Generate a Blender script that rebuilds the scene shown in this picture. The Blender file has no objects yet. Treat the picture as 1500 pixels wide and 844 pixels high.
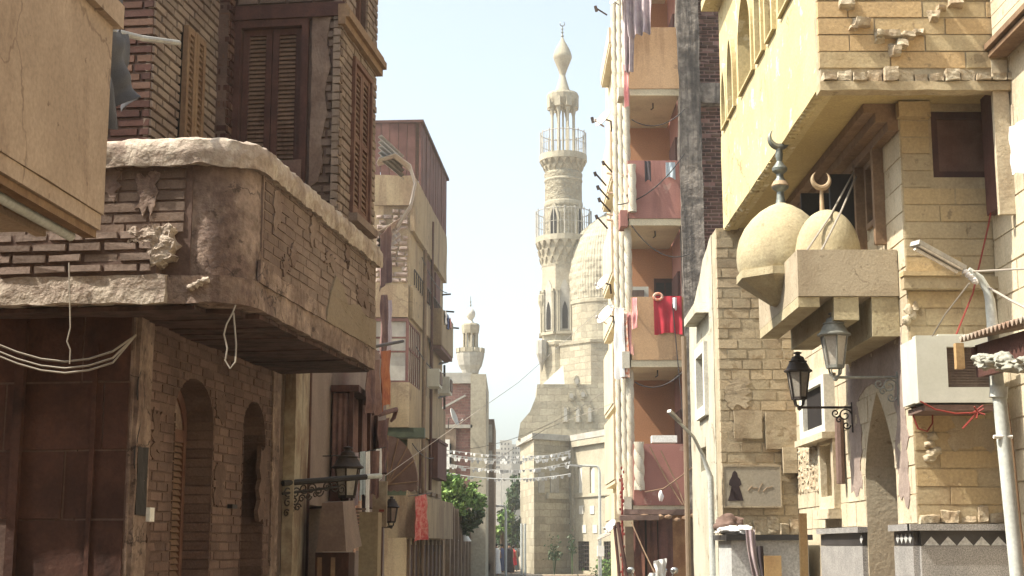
import bpy, bmesh, math, random
from mathutils import Vector, Matrix, noise, geometry
random.seed(7)
PI = math.pi
SC = bpy.context.scene
COL = SC.collection
# ---------------------------------------------------------------- camera model
FPX = 2150.0
PITCH = math.atan((800 - 422) / FPX)
CP, SP = math.cos(PITCH), math.sin(PITCH)
EYE = 1.6
def ray(u, v):
    x = (u - 750) / FPX; w = (422 - v) / FPX
    y = CP - w * SP; z = SP + w * CP
    return x / y, z / y
def P(u, v, Y):
    a, b = ray(u, v)
    return Vector((a * Y, Y, EYE + b * Y))
def zz(v, Y, u=750): return P(u, v, Y).z
def xx(u, Y, v=600): return P(u, v, Y).x
class Fc:
    """a vertical plane: s along t, d outward, z up"""
    def __init__(self, O, t, flip=False):
        t = Vector((t[0], t[1])); t.normalize()
        self.O = Vector((O[0], O[1])); self.t = t; self.flip = flip
        self.n = Vector((t.y, -t.x)) * (-1 if flip else 1)
    def w(self, s, d, z):
        p = self.O + self.t * s + self.n * d
        return Vector((p.x, p.y, z))
    def off(self, d, s=0):
        p = self.O + self.n * d + self.t * s
        return Fc(p, self.t, self.flip)
    def px(self, u, v, d=0):
        a, b = ray(u, v); O = self.O + self.n * d
        k = (a * O.y - O.x) / (self.t.x - a * self.t.y)
        return k, EYE + b * (O.y + self.t.y * k)
    def rect(self, u0, v0, u1, v1, d=0):
        s0, za = self.px(u0, v0, d); s1, zb = self.px(u1, v0, d)
        _, zc = self.px(u0, v1, d); _, zd = self.px(u1, v1, d)
        return min(s0, s1), max(s0, s1), (zc + zd) / 2, (za + zb) / 2
# ---------------------------------------------------------------- mesh builder
ORG = {}
class MB:
    def __init__(self): self.v = []; self.f = []
    def add(self, vs, fs):
        o = len(self.v); self.v += [tuple(p) for p in vs]
        self.f += [tuple(i + o for i in f) for f in fs]; return self
    BF = [(0,1,2,3),(7,6,5,4),(0,4,5,1),(1,5,6,2),(2,6,7,3),(3,7,4,0)]
    def hexa(self, c): return self.add(c, MB.BF)
    def fbox(self, f, s0, s1, d0, d1, z0, z1, cham=0, jit=0):
        c = cham; r = (lambda: random.uniform(-jit, jit)) if jit else (lambda: 0)
        b = [(s0,z0),(s1,z0),(s1,z1),(s0,z1)]; t = [(s0+c,z0+c),(s1-c,z0+c),(s1-c,z1-c),(s0+c,z1-c)]
        return self.hexa([f.w(s+r(), d0, z+r()) for s, z in b] + [f.w(s+r(), d1+r(), z+r()) for s, z in t])
    def box(self, x0, x1, y0, y1, z0, z1):
        return self.hexa([(x0,y0,z0),(x1,y0,z0),(x1,y1,z0),(x0,y1,z0),(x0,y0,z1),(x1,y0,z1),(x1,y1,z1),(x0,y1,z1)])
    def obox(self, c, ax, sx, sy, sz, ay=None):
        """box centred at c, long axis ax"""
        ax = Vector(ax).normalized(); up = Vector((0,0,1)) if abs(ax.z) < .95 else Vector((0,1,0))
        ay = Vector(ay).normalized() if ay else up.cross(ax).normalized()
        az = ax.cross(ay); c = Vector(c)
        return self.hexa([c + ax*sx*i/2 + ay*sy*j/2 + az*sz*k/2 for k in (-1,1) for i, j in ((-1,-1),(1,-1),(1,1),(-1,1))])
    def prism(self, f, pts, d0, d1):
        n = len(pts)
        vs = [f.w(s, d0, z) for s, z in pts] + [f.w(s, d1, z) for s, z in pts]
        tri = geometry.tessellate_polygon([[Vector((s, z, 0)) for s, z in pts]])
        fs = [tuple(t) for t in tri] + [tuple(i+n for i in reversed(t)) for t in tri]
        return self.add(vs, fs + [(i, (i+1)%n, n+(i+1)%n, n+i) for i in range(n)])
    def plan(self, pts, z0, z1):
        n = len(pts)
        vs = [(x,y,z0) for x, y in pts] + [(x,y,z1) for x, y in pts]
        tri = geometry.tessellate_polygon([[Vector((x, y, 0)) for x, y in pts]])
        fs = [tuple(t) for t in tri] + [tuple(i+n for i in reversed(t)) for t in tri]
        return self.add(vs, fs + [(i, (i+1)%n, n+(i+1)%n, n+i) for i in range(n)])
    def wall(self, f, outline, holes, d0, d1):
        loops = [outline] + holes; flat = [p for l in loops for p in l]; n = len(flat)
        tri = geometry.tessellate_polygon([[Vector((s, z, 0)) for s, z in l] for l in loops])
        vs = [f.w(s, d0, z) for s, z in flat] + [f.w(s, d1, z) for s, z in flat]
        fs = [tuple(t) for t in tri] + [tuple(i+n for i in reversed(t)) for t in tri]
        o = 0
        for l in loops:
            m = len(l); fs += [(o+i, o+(i+1)%m, n+o+(i+1)%m, n+o+i) for i in range(m)]; o += m
        return self.add(vs, fs)
    def tube(self, pts, r, n=8, r1=None, caps=True):
        pts = [Vector(p) for p in pts]; m = len(pts)
        rs = r if isinstance(r, (list, tuple)) else [r + ((r1 if r1 is not None else r) - r)*i/max(1, m-1) for i in range(m)]
        T = [(pts[min(i+1, m-1)] - pts[max(i-1, 0)]).normalized() for i in range(m)]
        a = T[0].orthogonal().normalized(); vs = []
        for i in range(m):
            a = (a - T[i]*a.dot(T[i])); a = a.normalized() if a.length > 1e-6 else T[i].orthogonal().normalized()
            b = T[i].cross(a)
            vs += [pts[i] + (a*math.cos(2*PI*k/n) + b*math.sin(2*PI*k/n))*rs[i] for k in range(n)]
        fs = [(i*n+k, i*n+(k+1)%n, (i+1)*n+(k+1)%n, (i+1)*n+k) for i in range(m-1) for k in range(n)]
        if caps: fs += [tuple(range(n)), tuple((m-1)*n+k for k in reversed(range(n)))]
        return self.add(vs, fs)
    def lathe(self, c, prof, n=24, rot=0, half=None, sx=1):
        c = Vector(c); vs = []; m = len(prof)
        for r, z in prof:
            vs += [c + Vector((r*math.cos(rot+2*PI*k/n)*sx, r*math.sin(rot+2*PI*k/n), z)) for k in range(n)]
        fs = [(i*n+k, i*n+(k+1)%n, (i+1)*n+(k+1)%n, (i+1)*n+k) for i in range(m-1) for k in range(n)]
        fs += [tuple(range(n)), tuple((m-1)*n+k for k in reversed(range(n)))]
        return self.add(vs, fs)
    def lump(self, c, sx, sy, sz, amp=.25, sub=2, seed=0):
        bm = bmesh.new(); bmesh.ops.create_icosphere(bm, subdivisions=sub, radius=1)
        c = Vector(c); vs = []
        for v in bm.verts:
            q = v.co * (1 + amp*(noise.noise(v.co*1.7 + Vector((seed*3.1, seed, 0))) + .5*noise.noise(v.co*4 + Vector((0, seed*2, 7)))))
            vs.append(c + Vector((q.x*sx, q.y*sy, q.z*sz)))
        fs = [tuple(x.index for x in f.verts) for f in bm.faces]; bm.free()
        return self.add(vs, fs)
    def sheet(self, fn, nu, nv):
        vs = [fn(i/nu, j/nv) for j in range(nv+1) for i in range(nu+1)]
        return self.add(vs, [(j*(nu+1)+i, j*(nu+1)+i+1, (j+1)*(nu+1)+i+1, (j+1)*(nu+1)+i) for j in range(nv) for i in range(nu)])
    def sweep(self, path, prof, closed=True):
        """prof (outward, up) swept along plan path of (x,y,z,nx,ny)"""
        n = len(prof); vs = []
        for x, y, z, nx, ny in path: vs += [(x+nx*o, y+ny*o, z+h) for o, h in prof]
        m = len(path)
        fs = [(i*n+k, i*n+(k+1)%n, (i+1)*n+(k+1)%n, (i+1)*n+k) for i in range(m-1) for k in range(n)]
        fs += [tuple(range(n)), tuple((m-1)*n+k for k in reversed(range(n)))]
        return self.add(vs, fs)
    def split(self, name, mat, parent=None, **kw):
        """one object per connected piece"""
        par = list(range(len(self.v)))
        def fd(i):
            while par[i] != i: par[i] = par[par[i]]; i = par[i]
            return i
        for f in self.f:
            for k in f[1:]: par[fd(k)] = fd(f[0])
        G = {}
        for f in self.f: G.setdefault(fd(f[0]), []).append(f)
        out = []
        for g in G.values():
            ids = sorted({i for f in g for i in f}); mp = {i: k for k, i in enumerate(ids)}
            q = MB(); q.v = [self.v[i] for i in ids]; q.f = [tuple(mp[i] for i in f) for f in g]; out.append(q.build(name, mat, parent, **kw))
        return out
    def rubble(self, f, s0, s1, z0, z1, d=.05, w=.09, n=None):
        """row of broken blocks"""
        x = s0
        while x < s1:
            ww = random.uniform(.5, 1.5)*w; h = (z1-z0)*random.uniform(.45, 1.0); dd = d*random.uniform(.2, 1)
            self.fbox(f, x+.003, min(x+ww, s1), -.03, dd, z0, z0+h, .012, .012); x += ww
        return self
    def build(self, name, mat, parent=None, bev=0, rough=None, smooth=False, thick=0, org=None):
        o0 = ORG.get(parent.name, Vector()) if parent else (Vector(org) if org is not None else Vector())
        bm = bmesh.new(); vv = [bm.verts.new(p) for p in self.v]
        for f in self.f:
            try: bm.faces.new([vv[i] for i in f])
            except ValueError: pass
        if bev: bmesh.ops.bevel(bm, geom=[e for e in bm.edges if len(e.link_faces) == 2 and e.calc_face_angle(0) > .5], offset=bev, segments=2, affect='EDGES', clamp_overlap=True)
        if rough:
            amp, sc, ln = rough
            for _ in range(7):
                ed = [e for e in bm.edges if e.calc_length() > ln]
                if not ed or len(bm.verts) > 60000: break
                bmesh.ops.subdivide_edges(bm, edges=ed, cuts=1, use_grid_fill=True)
                bmesh.ops.triangulate(bm, faces=[f for f in bm.faces if len(f.verts) > 4])
            bmesh.ops.remove_doubles(bm, verts=bm.verts, dist=1e-4)
            for v in bm.verts:
                v.co += (noise.noise_vector(v.co*sc)*.7 + noise.noise_vector(v.co*sc*3.1)*.3) * amp
        bmesh.ops.recalc_face_normals(bm, faces=bm.faces)
        if thick:
            bmesh.ops.solidify(bm, geom=bm.faces, thickness=thick)
        uv = bm.loops.layers.uv.new('UVMap')
        for f in bm.faces:
            n = f.normal
            if abs(n.z) < .75:
                t = Vector((-n.y, n.x, 0)); t = t.normalized() if t.length > 1e-6 else Vector((1,0,0))
                if abs(t.x) > abs(t.y):
                    if t.x < 0: t = -t
                elif t.y < 0: t = -t
                for l in f.loops: l[uv].uv = (l.vert.co.dot(t), l.vert.co.z)
            else:
                for l in f.loops: l[uv].uv = (l.vert.co.x, l.vert.co.y)
        for v in bm.verts: v.co -= o0
        me = bpy.data.meshes.new(name); bm.to_mesh(me); bm.free()
        if smooth:
            for p in me.polygons: p.use_smooth = True
            try: me.set_sharp_from_angle(angle=math.radians(38 if smooth is True else smooth))
            except Exception: pass
        me.materials.append(mat)
        o = bpy.data.objects.new(name, me); COL.objects.link(o)
        if parent: o.parent = parent
        else: o.location = o0
        ORG[o.name] = o0
        return o
def T(name, label, cat, loc=(0,0,0), group=None):
    o = bpy.data.objects.new(name, None); COL.objects.link(o); o.location = loc
    o.empty_display_size = .2
    o['label'] = label; o['category'] = cat; o['kind'] = 'thing'
    if group: o['group'] = group
    ORG[o.name] = Vector(loc); return o
def tag(o, label, cat, group=None):
    o['label'] = label; o['category'] = cat; o['kind'] = 'thing'
    if group: o['group'] = group
    return o
def struct(o, kind='structure'):
    o['kind'] = kind; return o
def dup(o, loc, rz=0, label=None, sc=None, rot=None):
    def cp(q, par):
        c = q.copy(); COL.objects.link(c)
        if par: c.parent = par
        for ch in q.children: cp(ch, c)
        return c
    c = cp(o, None); c.location = loc; c.rotation_euler = rot if rot else (0, 0, rz)
    if sc: c.scale = (sc, sc, sc)
    if label: c['label'] = label
    ORG[c.name] = Vector(loc); return c
def blocks(mb, f, s0, s1, z0, z1, bw, bh, gap=.01, d0=-.02, d1=.02, jit=.008, holes=(), cham=.006, miss=0, wj=.12, cj=.002, rowj=0):
    nr = max(1, round((z1 - z0)/bh)); h = (z1 - z0)/nr
    for r in range(nr):
        za, zb = z0 + r*h, z0 + (r+1)*h; zm = (za+zb)/2
        iv = [(s0, s1)]
        for H in holes:
            g = H(zm)
            if not g: continue
            nv = []
            for a, b in iv:
                if g[1] <= a or g[0] >= b: nv.append((a, b)); continue
                if g[0] > a: nv.append((a, g[0]))
                if g[1] < b: nv.append((g[1], b))
            iv = nv
        for a, b in iv:
            x = a - (bw/2 if r % 2 else 0) - random.uniform(0, bw*.1)
            while x < b - .004:
                x2 = x + bw*(1 + random.uniform(-wj, wj))
                if b - x2 < bw*.25: x2 = b
                xa, xb = max(x, a), min(x2, b)
                if xb - xa > gap*2.5 and random.random() >= miss:
                    j = random.uniform(-jit, jit)
                    mb.fbox(f, xa+gap/2, xb-gap/2, d0, d1 + j, za+gap/2, zb-gap/2, cham, cj)
                x = x2
    return mb
def hrect(a, b, z0, z1): return lambda z: (a, b) if z0 < z < z1 else None
def harch(a, b, z0, zs, zt):
    """opening with pointed/segmental top between spring zs and apex zt"""
    def g(z):
        if z < z0 or z > zt: return None
        if z <= zs: return (a, b)
        k = math.sqrt(max(0, 1 - ((z - zs)/(zt - zs))**2)); m = (a+b)/2; w = (b-a)/2*k
        return (m - w, m + w)
    return g
def prect(a, b, z0, z1): return [(a,z0),(b,z0),(b,z1),(a,z1)]
def parch(a, b, z0, zs, zt, n=10, pointed=0):
    m = (a+b)/2; w = (b-a)/2; top = []
    for i in range(n+1):
        q = PI*i/n; c, s = math.cos(q), math.sin(q)
        if pointed: s = s*(1-pointed) + pointed*(1-abs(c))
        top.append((m + w*c, zs + (zt-zs)*s))
    return [(a, z0), (b, z0)] + top
def shutter(par, f, s0, s1, z0, z1, d, mat, name='shutter', leaves=2, rail=True, fr=.05, slat=.035, smat=None):
    """louvred leaves, each a part"""
    w = (s1 - s0)/leaves
    for i in range(leaves):
        a, b = s0 + i*w + .004, s0 + (i+1)*w - .004; m = MB()
        m.fbox(f, a, a+fr, d-.02, d+.02, z0, z1); m.fbox(f, b-fr, b, d-.02, d+.02, z0, z1)
        zs = [z0, z1 - fr] + ([(z0+z1)/2 - fr/2] if rail else [])
        for q in zs: m.fbox(f, a+fr, b-fr, d-.018, d+.018, q, q+fr)
        lf_ = m.build(name, mat, par); m = MB()
        z = z0 + fr + .01
        while z < z1 - fr - .02:
            if not rail or abs(z + .012 - (z0+z1)/2) > fr*.75:
                m.hexa([f.w(a+fr, d-.014, z+slat*.8), f.w(b-fr, d-.014, z+slat*.8), f.w(b-fr, d-.007, z+slat*.8+.006), f.w(a+fr, d-.007, z+slat*.8+.006),
                        f.w(a+fr, d+.008, z), f.w(b-fr, d+.008, z), f.w(b-fr, d+.015, z+.005), f.w(a+fr, d+.015, z+.005)])
            z += slat
        m.build('louvre', smat or mat, lf_)
    back = MB().fbox(f, s0, s1, d-.05, d-.03, z0, z1); return back.build('shutter_backing', M['void'], par)
def catenary(a, b, sag, n=14):
    a, b = Vector(a), Vector(b)
    return [a.lerp(b, i/n) - Vector((0, 0, sag*4*(i/n)*(1-i/n))) for i in range(n+1)]
def cable(name, label, pts, r, mat, group=None, cat='cable'):
    return tag(MB().tube(pts, r, 6).build(name, mat, smooth=True), label, cat, group)
def cloth(name, label, cat, a, b, drop, mat, amp=.03, folds=4, nu=26, nv=18, taper=0, group=None, seed=0, hem=.03, lean=(0,0,0), over=0):
    """cloth hanging from line a-b"""
    a, b = Vector(a), Vector(b); t = (b-a); nrm = Vector((t.y, -t.x, 0)).normalized(); lean = Vector(lean)
    def fn(u, v):
        k = 1 - taper*v; uu = .5 + (u-.5)*k
        p = a.lerp(b, uu)
        w = math.sin(u*PI*2*folds + seed + .6*math.sin(v*3+seed)) * amp * (.25 + .75*v) + amp*.9*noise.noise(Vector((u*3, v*3, seed*1.7)))
        return p + nrm*w + lean*v*v - Vector((0, 0, drop*v + hem*v*math.sin(u*5+seed) ))
    m = MB().sheet(fn, nu, nv)
    if over:
        m.sheet(lambda u, v: a.lerp(b, u) - nrm*(.02 + .6*amp*math.sin(u*PI*2*folds+seed)*v) - Vector((0,0,over*v)), nu, 4)
    o = m.build(name, mat, smooth=80, thick=.006)
    return tag(o, label, cat, group)
rr = random.Random(11)
def ragged(f, s0, s1, z0, z1, n=14, amp=.09, d=.012):
    pts = []
    for i in range(n): pts.append((s0 + rr.uniform(-amp, amp)*.8, z0 + (z1-z0)*i/n))
    for i in range(5): pts.append((s0+(s1-s0)*i/5, z1 + rr.uniform(-amp, amp)*.6))
    for i in range(n): pts.append((s1 + rr.uniform(-amp, amp)*.8, z1 - (z1-z0)*i/n))
    for i in range(5): pts.append((s1-(s1-s0)*i/5, z0 + rr.uniform(-amp, amp)))
    return MB().prism(f, pts, -.02, d)
# ---------------------------------------------------------------- materials
M = {}
def mat(name, c1, c2=None, sc=1.5, stain=None, samt=.5, sthr=.52, ssc=1.2, streak=.25, rnd=0, rough=.9, bump=.3, bsc=25, bdist=.01, metal=0,
        grain=.15, brick=None, spec=.3, isl=None, spots=None, cracks=None):
    m = bpy.data.materials.new(name); m.use_nodes = True; nt = m.node_tree; N = nt.nodes; L = nt.links
    bs = N['Principled BSDF']; bs.inputs['Roughness'].default_value = rough; bs.inputs['Metallic'].default_value = metal
    bs.inputs['Specular IOR Level'].default_value = spec
    geo = N.new('ShaderNodeNewGeometry'); pos = geo.outputs['Position']
    def nz(scale, det=6, vec=pos, rg=.6):
        n = N.new('ShaderNodeTexNoise'); n.inputs['Scale'].default_value = scale; n.inputs['Detail'].default_value = det; n.inputs['Roughness'].default_value = rg
        L.new(vec, n.inputs['Vector']); return n.outputs['Fac']
    def rmp(src, a, b):
        r = N.new('ShaderNodeMapRange'); r.inputs[1].default_value = a; r.inputs[2].default_value = b; r.interpolation_type = 'SMOOTHSTEP'
        L.new(src, r.inputs[0]); return r.outputs[0]
    def mix(fac, a, b, mode='MIX'):
        x = N.new('ShaderNodeMix'); x.data_type = 'RGBA'; x.blend_type = mode
        if isinstance(fac, float) or isinstance(fac, int): x.inputs[0].default_value = fac
        else: L.new(fac, x.inputs[0])
        for s, i in ((a, 6), (b, 7)):
            if isinstance(s, tuple): x.inputs[i].default_value = (*s[:3], 1)
            else: L.new(s, x.inputs[i])
        return x.outputs[2]
    def mul(a, k):
        q = N.new('ShaderNodeMath'); q.operation = 'MULTIPLY'; L.new(a, q.inputs[0])
        if isinstance(k, (int, float)): q.inputs[1].default_value = k
        else: L.new(k, q.inputs[1])
        return q.outputs[0]
    c2 = c2 or tuple(x*.8 for x in c1)
    col = mix(rmp(nz(sc, 8), .36, .64), c1, c2)
    hgt = None
    if isl:
        col = mix(rmp(geo.outputs['Random Per Island'], .55, .8), col, isl)
    if brick:
        bw, bh, ms, mc = brick
        tc = N.new('ShaderNodeTexCoord'); b = N.new('ShaderNodeTexBrick')
        wv = N.new('ShaderNodeVectorMath'); wv.operation = 'ADD'; nn = N.new('ShaderNodeTexNoise'); nn.inputs['Scale'].default_value = 3
        L.new(pos, nn.inputs['Vector']); sv = N.new('ShaderNodeVectorMath'); sv.operation = 'SCALE'; sv.inputs['Scale'].default_value = bh*.35
        L.new(nn.outputs['Color'], sv.inputs[0]); L.new(tc.outputs['UV'], wv.inputs[0]); L.new(sv.outputs[0], wv.inputs[1]); L.new(wv.outputs[0], b.inputs['Vector'])
        b.inputs['Scale'].default_value = 1; b.inputs['Brick Width'].default_value = bw; b.inputs['Row Height'].default_value = bh
        b.inputs['Mortar Size'].default_value = ms; b.inputs['Mortar Smooth'].default_value = .3
        b.inputs['Color1'].default_value = (.8,.8,.8,1); b.inputs['Color2'].default_value = (1.15,1.15,1.15,1); b.inputs['Mortar'].default_value = (1,1,1,1)
        col = mix(1., col, b.outputs['Color'], 'MULTIPLY'); col = mix(mul(b.outputs['Fac'], .9), col, mc)
        iv = N.new('ShaderNodeMath'); iv.operation = 'SUBTRACT'; iv.inputs[0].default_value = 1; L.new(b.outputs['Fac'], iv.inputs[1]); hgt = iv.outputs[0]
    if stain:
        mp = N.new('ShaderNodeMapping'); mp.inputs['Scale'].default_value = (1, 1, streak); L.new(pos, mp.inputs[0])
        f = rmp(nz(ssc, 9, mp.outputs[0], .68), sthr, sthr+.16); col = mix(mul(f, samt), col, stain)
    if spots:
        f = rmp(nz(spots[2], 5), spots[1], spots[1]+.05); col = mix(mul(f, .7), col, spots[0])
    if cracks:
        cv = N.new('ShaderNodeTexVoronoi'); cv.feature = 'DISTANCE_TO_EDGE'; cv.inputs['Scale'].default_value = cracks[0]
        nn2 = N.new('ShaderNodeTexNoise'); nn2.inputs['Scale'].default_value = cracks[0]*2.5; nn2.inputs['Detail'].default_value = 6; L.new(pos, nn2.inputs['Vector'])
        av = N.new('ShaderNodeVectorMath'); av.operation = 'MULTIPLY_ADD'; av.inputs[1].default_value = (.9/cracks[0],)*3; L.new(nn2.outputs['Color'], av.inputs[0]); L.new(pos, av.inputs[2]); L.new(av.outputs[0], cv.inputs['Vector'])
        r_ = N.new('ShaderNodeMapRange'); r_.inputs[1].default_value = .004; r_.inputs[2].default_value = .016; r_.inputs[3].default_value = 1; r_.inputs[4].default_value = 0; L.new(cv.outputs['Distance'], r_.inputs[0])
        col = mix(mul(mul(r_.outputs[0], rmp(nz(cracks[0]*.8, 3), .48, .58)), .8), col, cracks[1])
    if rnd:
        h = N.new('ShaderNodeHueSaturation'); L.new(col, h.inputs['Color'])
        r = N.new('ShaderNodeMapRange'); r.inputs[3].default_value = 1-rnd; r.inputs[4].default_value = 1+rnd; L.new(geo.outputs['Random Per Island'], r.inputs[0]); L.new(r.outputs[0], h.inputs['Value']); col = h.outputs[0]
    if grain:
        g = N.new('ShaderNodeMapRange'); g.inputs[1].default_value = .3; g.inputs[2].default_value = .7; g.inputs[3].default_value = 1-grain; g.inputs[4].default_value = 1+grain
        L.new(nz(bsc*1.7, 4), g.inputs[0]); cc = N.new('ShaderNodeCombineColor')
        for i in range(3): L.new(g.outputs[0], cc.inputs[i])
        col = mix(1., col, cc.outputs[0], 'MULTIPLY')
    L.new(col, bs.inputs['Base Color'])
    if bump:
        bp = N.new('ShaderNodeBump'); bp.inputs['Strength'].default_value = bump; bp.inputs['Distance'].default_value = bdist
        hh = nz(bsc, 6)
        if hgt is not None:
            a = N.new('ShaderNodeMath'); a.operation = 'MULTIPLY_ADD'; L.new(hgt, a.inputs[0]); a.inputs[1].default_value = 1.2; L.new(hh, a.inputs[2]); hh = a.outputs[0]
        L.new(hh, bp.inputs['Height']); L.new(bp.outputs[0], bs.inputs['Normal'])
    M[name] = m; return m
mat('void', (.012,.008,.007), bump=0, grain=0)  # near-black for openings; the dark inside them is put into the colour
# left house
mat('lbrick', (0.167, 0.118, 0.090), (0.122, 0.082, 0.061), sc=2.5, stain=(0.065, 0.039, 0.030), samt=.7, sthr=.5, ssc=1.6, rnd=.22, bump=.5, bsc=40, isl=(0.146, 0.107, 0.085))
mat('lmortar', (0.137, 0.088, 0.069), (0.095, 0.059, 0.047), sc=4, bump=.5)
mat('dustbrick', (0.247, 0.186, 0.150), (0.178, 0.128, 0.102), sc=1.6, stain=(0.134, 0.088, 0.071), samt=.75, sthr=.47, ssc=1.5, rnd=.15, bump=.5, bsc=35)
mat('lowerbrick', (0.162, 0.105, 0.084), (0.118, 0.072, 0.058), sc=2, stain=(0.063, 0.038, 0.031), samt=.7, sthr=.48, ssc=1.4, rnd=.2, bump=.5, bsc=40)  # separate, darker brick tone for the lower street wall
mat('dustmortar', (0.213, 0.154, 0.121), (0.144, 0.096, 0.075), sc=3, bump=.5)
mat('tanbrick', (0.234, 0.181, 0.139), (0.184, 0.132, 0.104), sc=2, stain=(0.106, 0.071, 0.058), samt=.5, sthr=.55, rnd=.18, bump=.4, bsc=40)
mat('redbrick', (0.082, 0.034, 0.024), (0.055, 0.022, 0.017), sc=3, stain=(0.024, 0.011, 0.009), samt=.6, rnd=.25, bump=.4, bsc=40, isl=(0.095, 0.051, 0.034))
mat('lplaster', (0.310, 0.231, 0.184), (0.174, 0.121, 0.095), sc=3.2, stain=(0.122, 0.079, 0.064), samt=.85, sthr=.46, ssc=4, streak=.5, bump=1, bsc=11, bdist=.03, grain=.25, spots=((0.052, 0.035, 0.027), .62, 8), cracks=(1.7, (0.036, 0.023, 0.018)))
mat('coping', (0.468, 0.398, 0.322), (0.341, 0.271, 0.218), sc=7, stain=(0.202, 0.143, 0.111), samt=.7, sthr=.48, ssc=5, streak=.7, bump=1, bsc=16, bdist=.03)
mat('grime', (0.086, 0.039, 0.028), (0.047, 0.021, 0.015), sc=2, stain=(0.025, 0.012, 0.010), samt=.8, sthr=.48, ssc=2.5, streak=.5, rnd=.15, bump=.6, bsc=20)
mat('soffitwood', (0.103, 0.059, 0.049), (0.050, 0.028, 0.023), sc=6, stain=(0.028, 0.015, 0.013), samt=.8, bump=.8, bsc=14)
mat('creamplaster', (0.228, 0.178, 0.125), (0.196, 0.148, 0.100), sc=1.2, stain=(0.149, 0.104, 0.069), samt=.6, sthr=.52, ssc=2, streak=.35, bump=.35, bsc=30)
mat('brownwood', (.085,.036,.027), (.055,.022,.017), sc=5, stain=(.15,.08,.055), samt=.4, sthr=.56, ssc=6, streak=.2, rough=.75, bump=.4, bsc=40)
mat('paintwood', (.16,.085,.06), (.11,.05,.036), sc=5, stain=(.25,.15,.1), samt=.5, sthr=.55, ssc=8, streak=.15, rough=.75, bump=.3, bsc=40)
mat('tanwood', (0.226, 0.146, 0.086), (0.178, 0.107, 0.062), sc=5, stain=(0.107, 0.057, 0.037), samt=.5, ssc=8, streak=.15, rough=.75, bump=.3)
mat('paleslat', (.20,.125,.085), (.15,.09,.06), sc=6, stain=(.08,.04,.03), samt=.6, ssc=9, streak=.3, rough=.85, bump=.2)  # louvre slats in a paler tan than their frames
mat('greycloth', (0.114, 0.114, 0.124), (0.085, 0.084, 0.094), sc=4, rough=1, bump=.3, bsc=120)
mat('nearplaster', (0.395, 0.301, 0.223), (0.328, 0.246, 0.180), sc=1.4, stain=(0.224, 0.157, 0.114), samt=.6, sthr=.5, ssc=2.5, streak=.4, bump=.5, bsc=22, spots=((.12,.075,.05), .66, 9), cracks=(.8, (.2,.14,.1)))
mat('darkcloth', (.07,.055,.06), (.045,.035,.04), sc=4, rough=1, bump=.2)
mat('galv', (.42,.41,.38), (.32,.31,.29), sc=6, stain=(.3,.22,.16), samt=.4, rough=.55, metal=.3, bump=.15)
mat('palepipe', (0.527, 0.544, 0.510), (0.442, 0.459, 0.425), sc=3, stain=(0.340, 0.306, 0.238), samt=.4, sthr=.58, ssc=3, rough=.5, bump=.1)
mat('iron', (.035,.028,.026), (.055,.038,.03), sc=9, rough=.6, metal=.4, bump=.3, bsc=60)
mat('cord', (.35,.31,.26), rough=.7, bump=0, grain=0)
mat('darkcord', (.03,.025,.025), rough=.6, bump=0, grain=0)
mat('redcord', (0.231, 0.033, 0.025), rough=.6, bump=0, grain=0)
mat('white', (.78,.77,.72), (.70,.68,.62), sc=4, stain=(.5,.42,.33), samt=.3, sthr=.58, rough=.6, bump=.1)
# mid left
mat('pinkplaster', (0.220, 0.165, 0.135), (0.182, 0.132, 0.105), sc=1.5, stain=(0.132, 0.083, 0.061), samt=.6, sthr=.5, ssc=1.8, bump=.4, bsc=20)
mat('peelplaster', (0.341, 0.291, 0.211), (0.211, 0.149, 0.099), sc=3, stain=(0.105, 0.062, 0.046), samt=.8, sthr=.5, ssc=2.5, streak=.12, bump=.5, bsc=14)
mat('beige', (0.304, 0.240, 0.149), (0.255, 0.197, 0.121), sc=.8, stain=(0.182, 0.123, 0.077), samt=.85, sthr=.47, ssc=1.3, streak=.12, bump=.3, bsc=14, spots=((0.173, 0.123, 0.077), .60, 1.6), cracks=(.35, (0.156, 0.114, 0.073)))
mat('drape', (.20,.12,.10), (.12,.065,.06), sc=3, stain=(.07,.04,.045), samt=.8, sthr=.48, ssc=9, streak=.03, rough=1, bump=.2)
mat('orangerug', (.36,.125,.055), (.26,.075,.04), sc=7, stain=(.45,.2,.09), samt=.5, ssc=12, streak=.6, rough=1, bump=.5, bsc=80)
mat('maroonwood', (0.129, 0.058, 0.048), (0.088, 0.037, 0.031), sc=2, stain=(0.061, 0.027, 0.024), samt=.7, ssc=6, streak=.05, rough=.85, bump=.4)
mat('corrug', (.40,.36,.30), (.27,.2,.15), sc=2, stain=(.2,.1,.06), samt=.7, sthr=.5, ssc=3, rough=.6, metal=.2, bump=.2)
mat('greenpaint', (.06,.075,.045), (.04,.05,.032), sc=3, rough=.7)
mat('canvas', (.17,.11,.09), (.13,.08,.065), sc=3, stain=(.22,.16,.12), samt=.5, rough=1, bump=.3)
mat('sheetmetal', (.21,.15,.12), (.16,.11,.09), sc=4, stain=(.1,.06,.05), samt=.5, rough=.55, metal=.3, bump=.2)
mat('blackiron', (.02,.016,.016), rough=.6, bump=.2)
mat('rustpatch', (0.177, 0.115, 0.093), (0.131, 0.083, 0.066), sc=3, bump=.5)
mat('redcloth', (0.408, 0.030, 0.047), (0.340, 0.021, 0.034), sc=4, rough=1, bump=.3, bsc=90)
mat('redcheck', (.36,.045,.05), (.45,.2,.17), sc=9, stain=(.2,.03,.03), samt=.7, ssc=5, streak=.1, rough=1, bump=.2)
mat('mauvecloth', (.44,.36,.36), (.34,.27,.29), sc=6, stain=(.6,.55,.52), samt=.6, ssc=9, streak=.06, rough=1, bump=.3, bsc=60)
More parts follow.
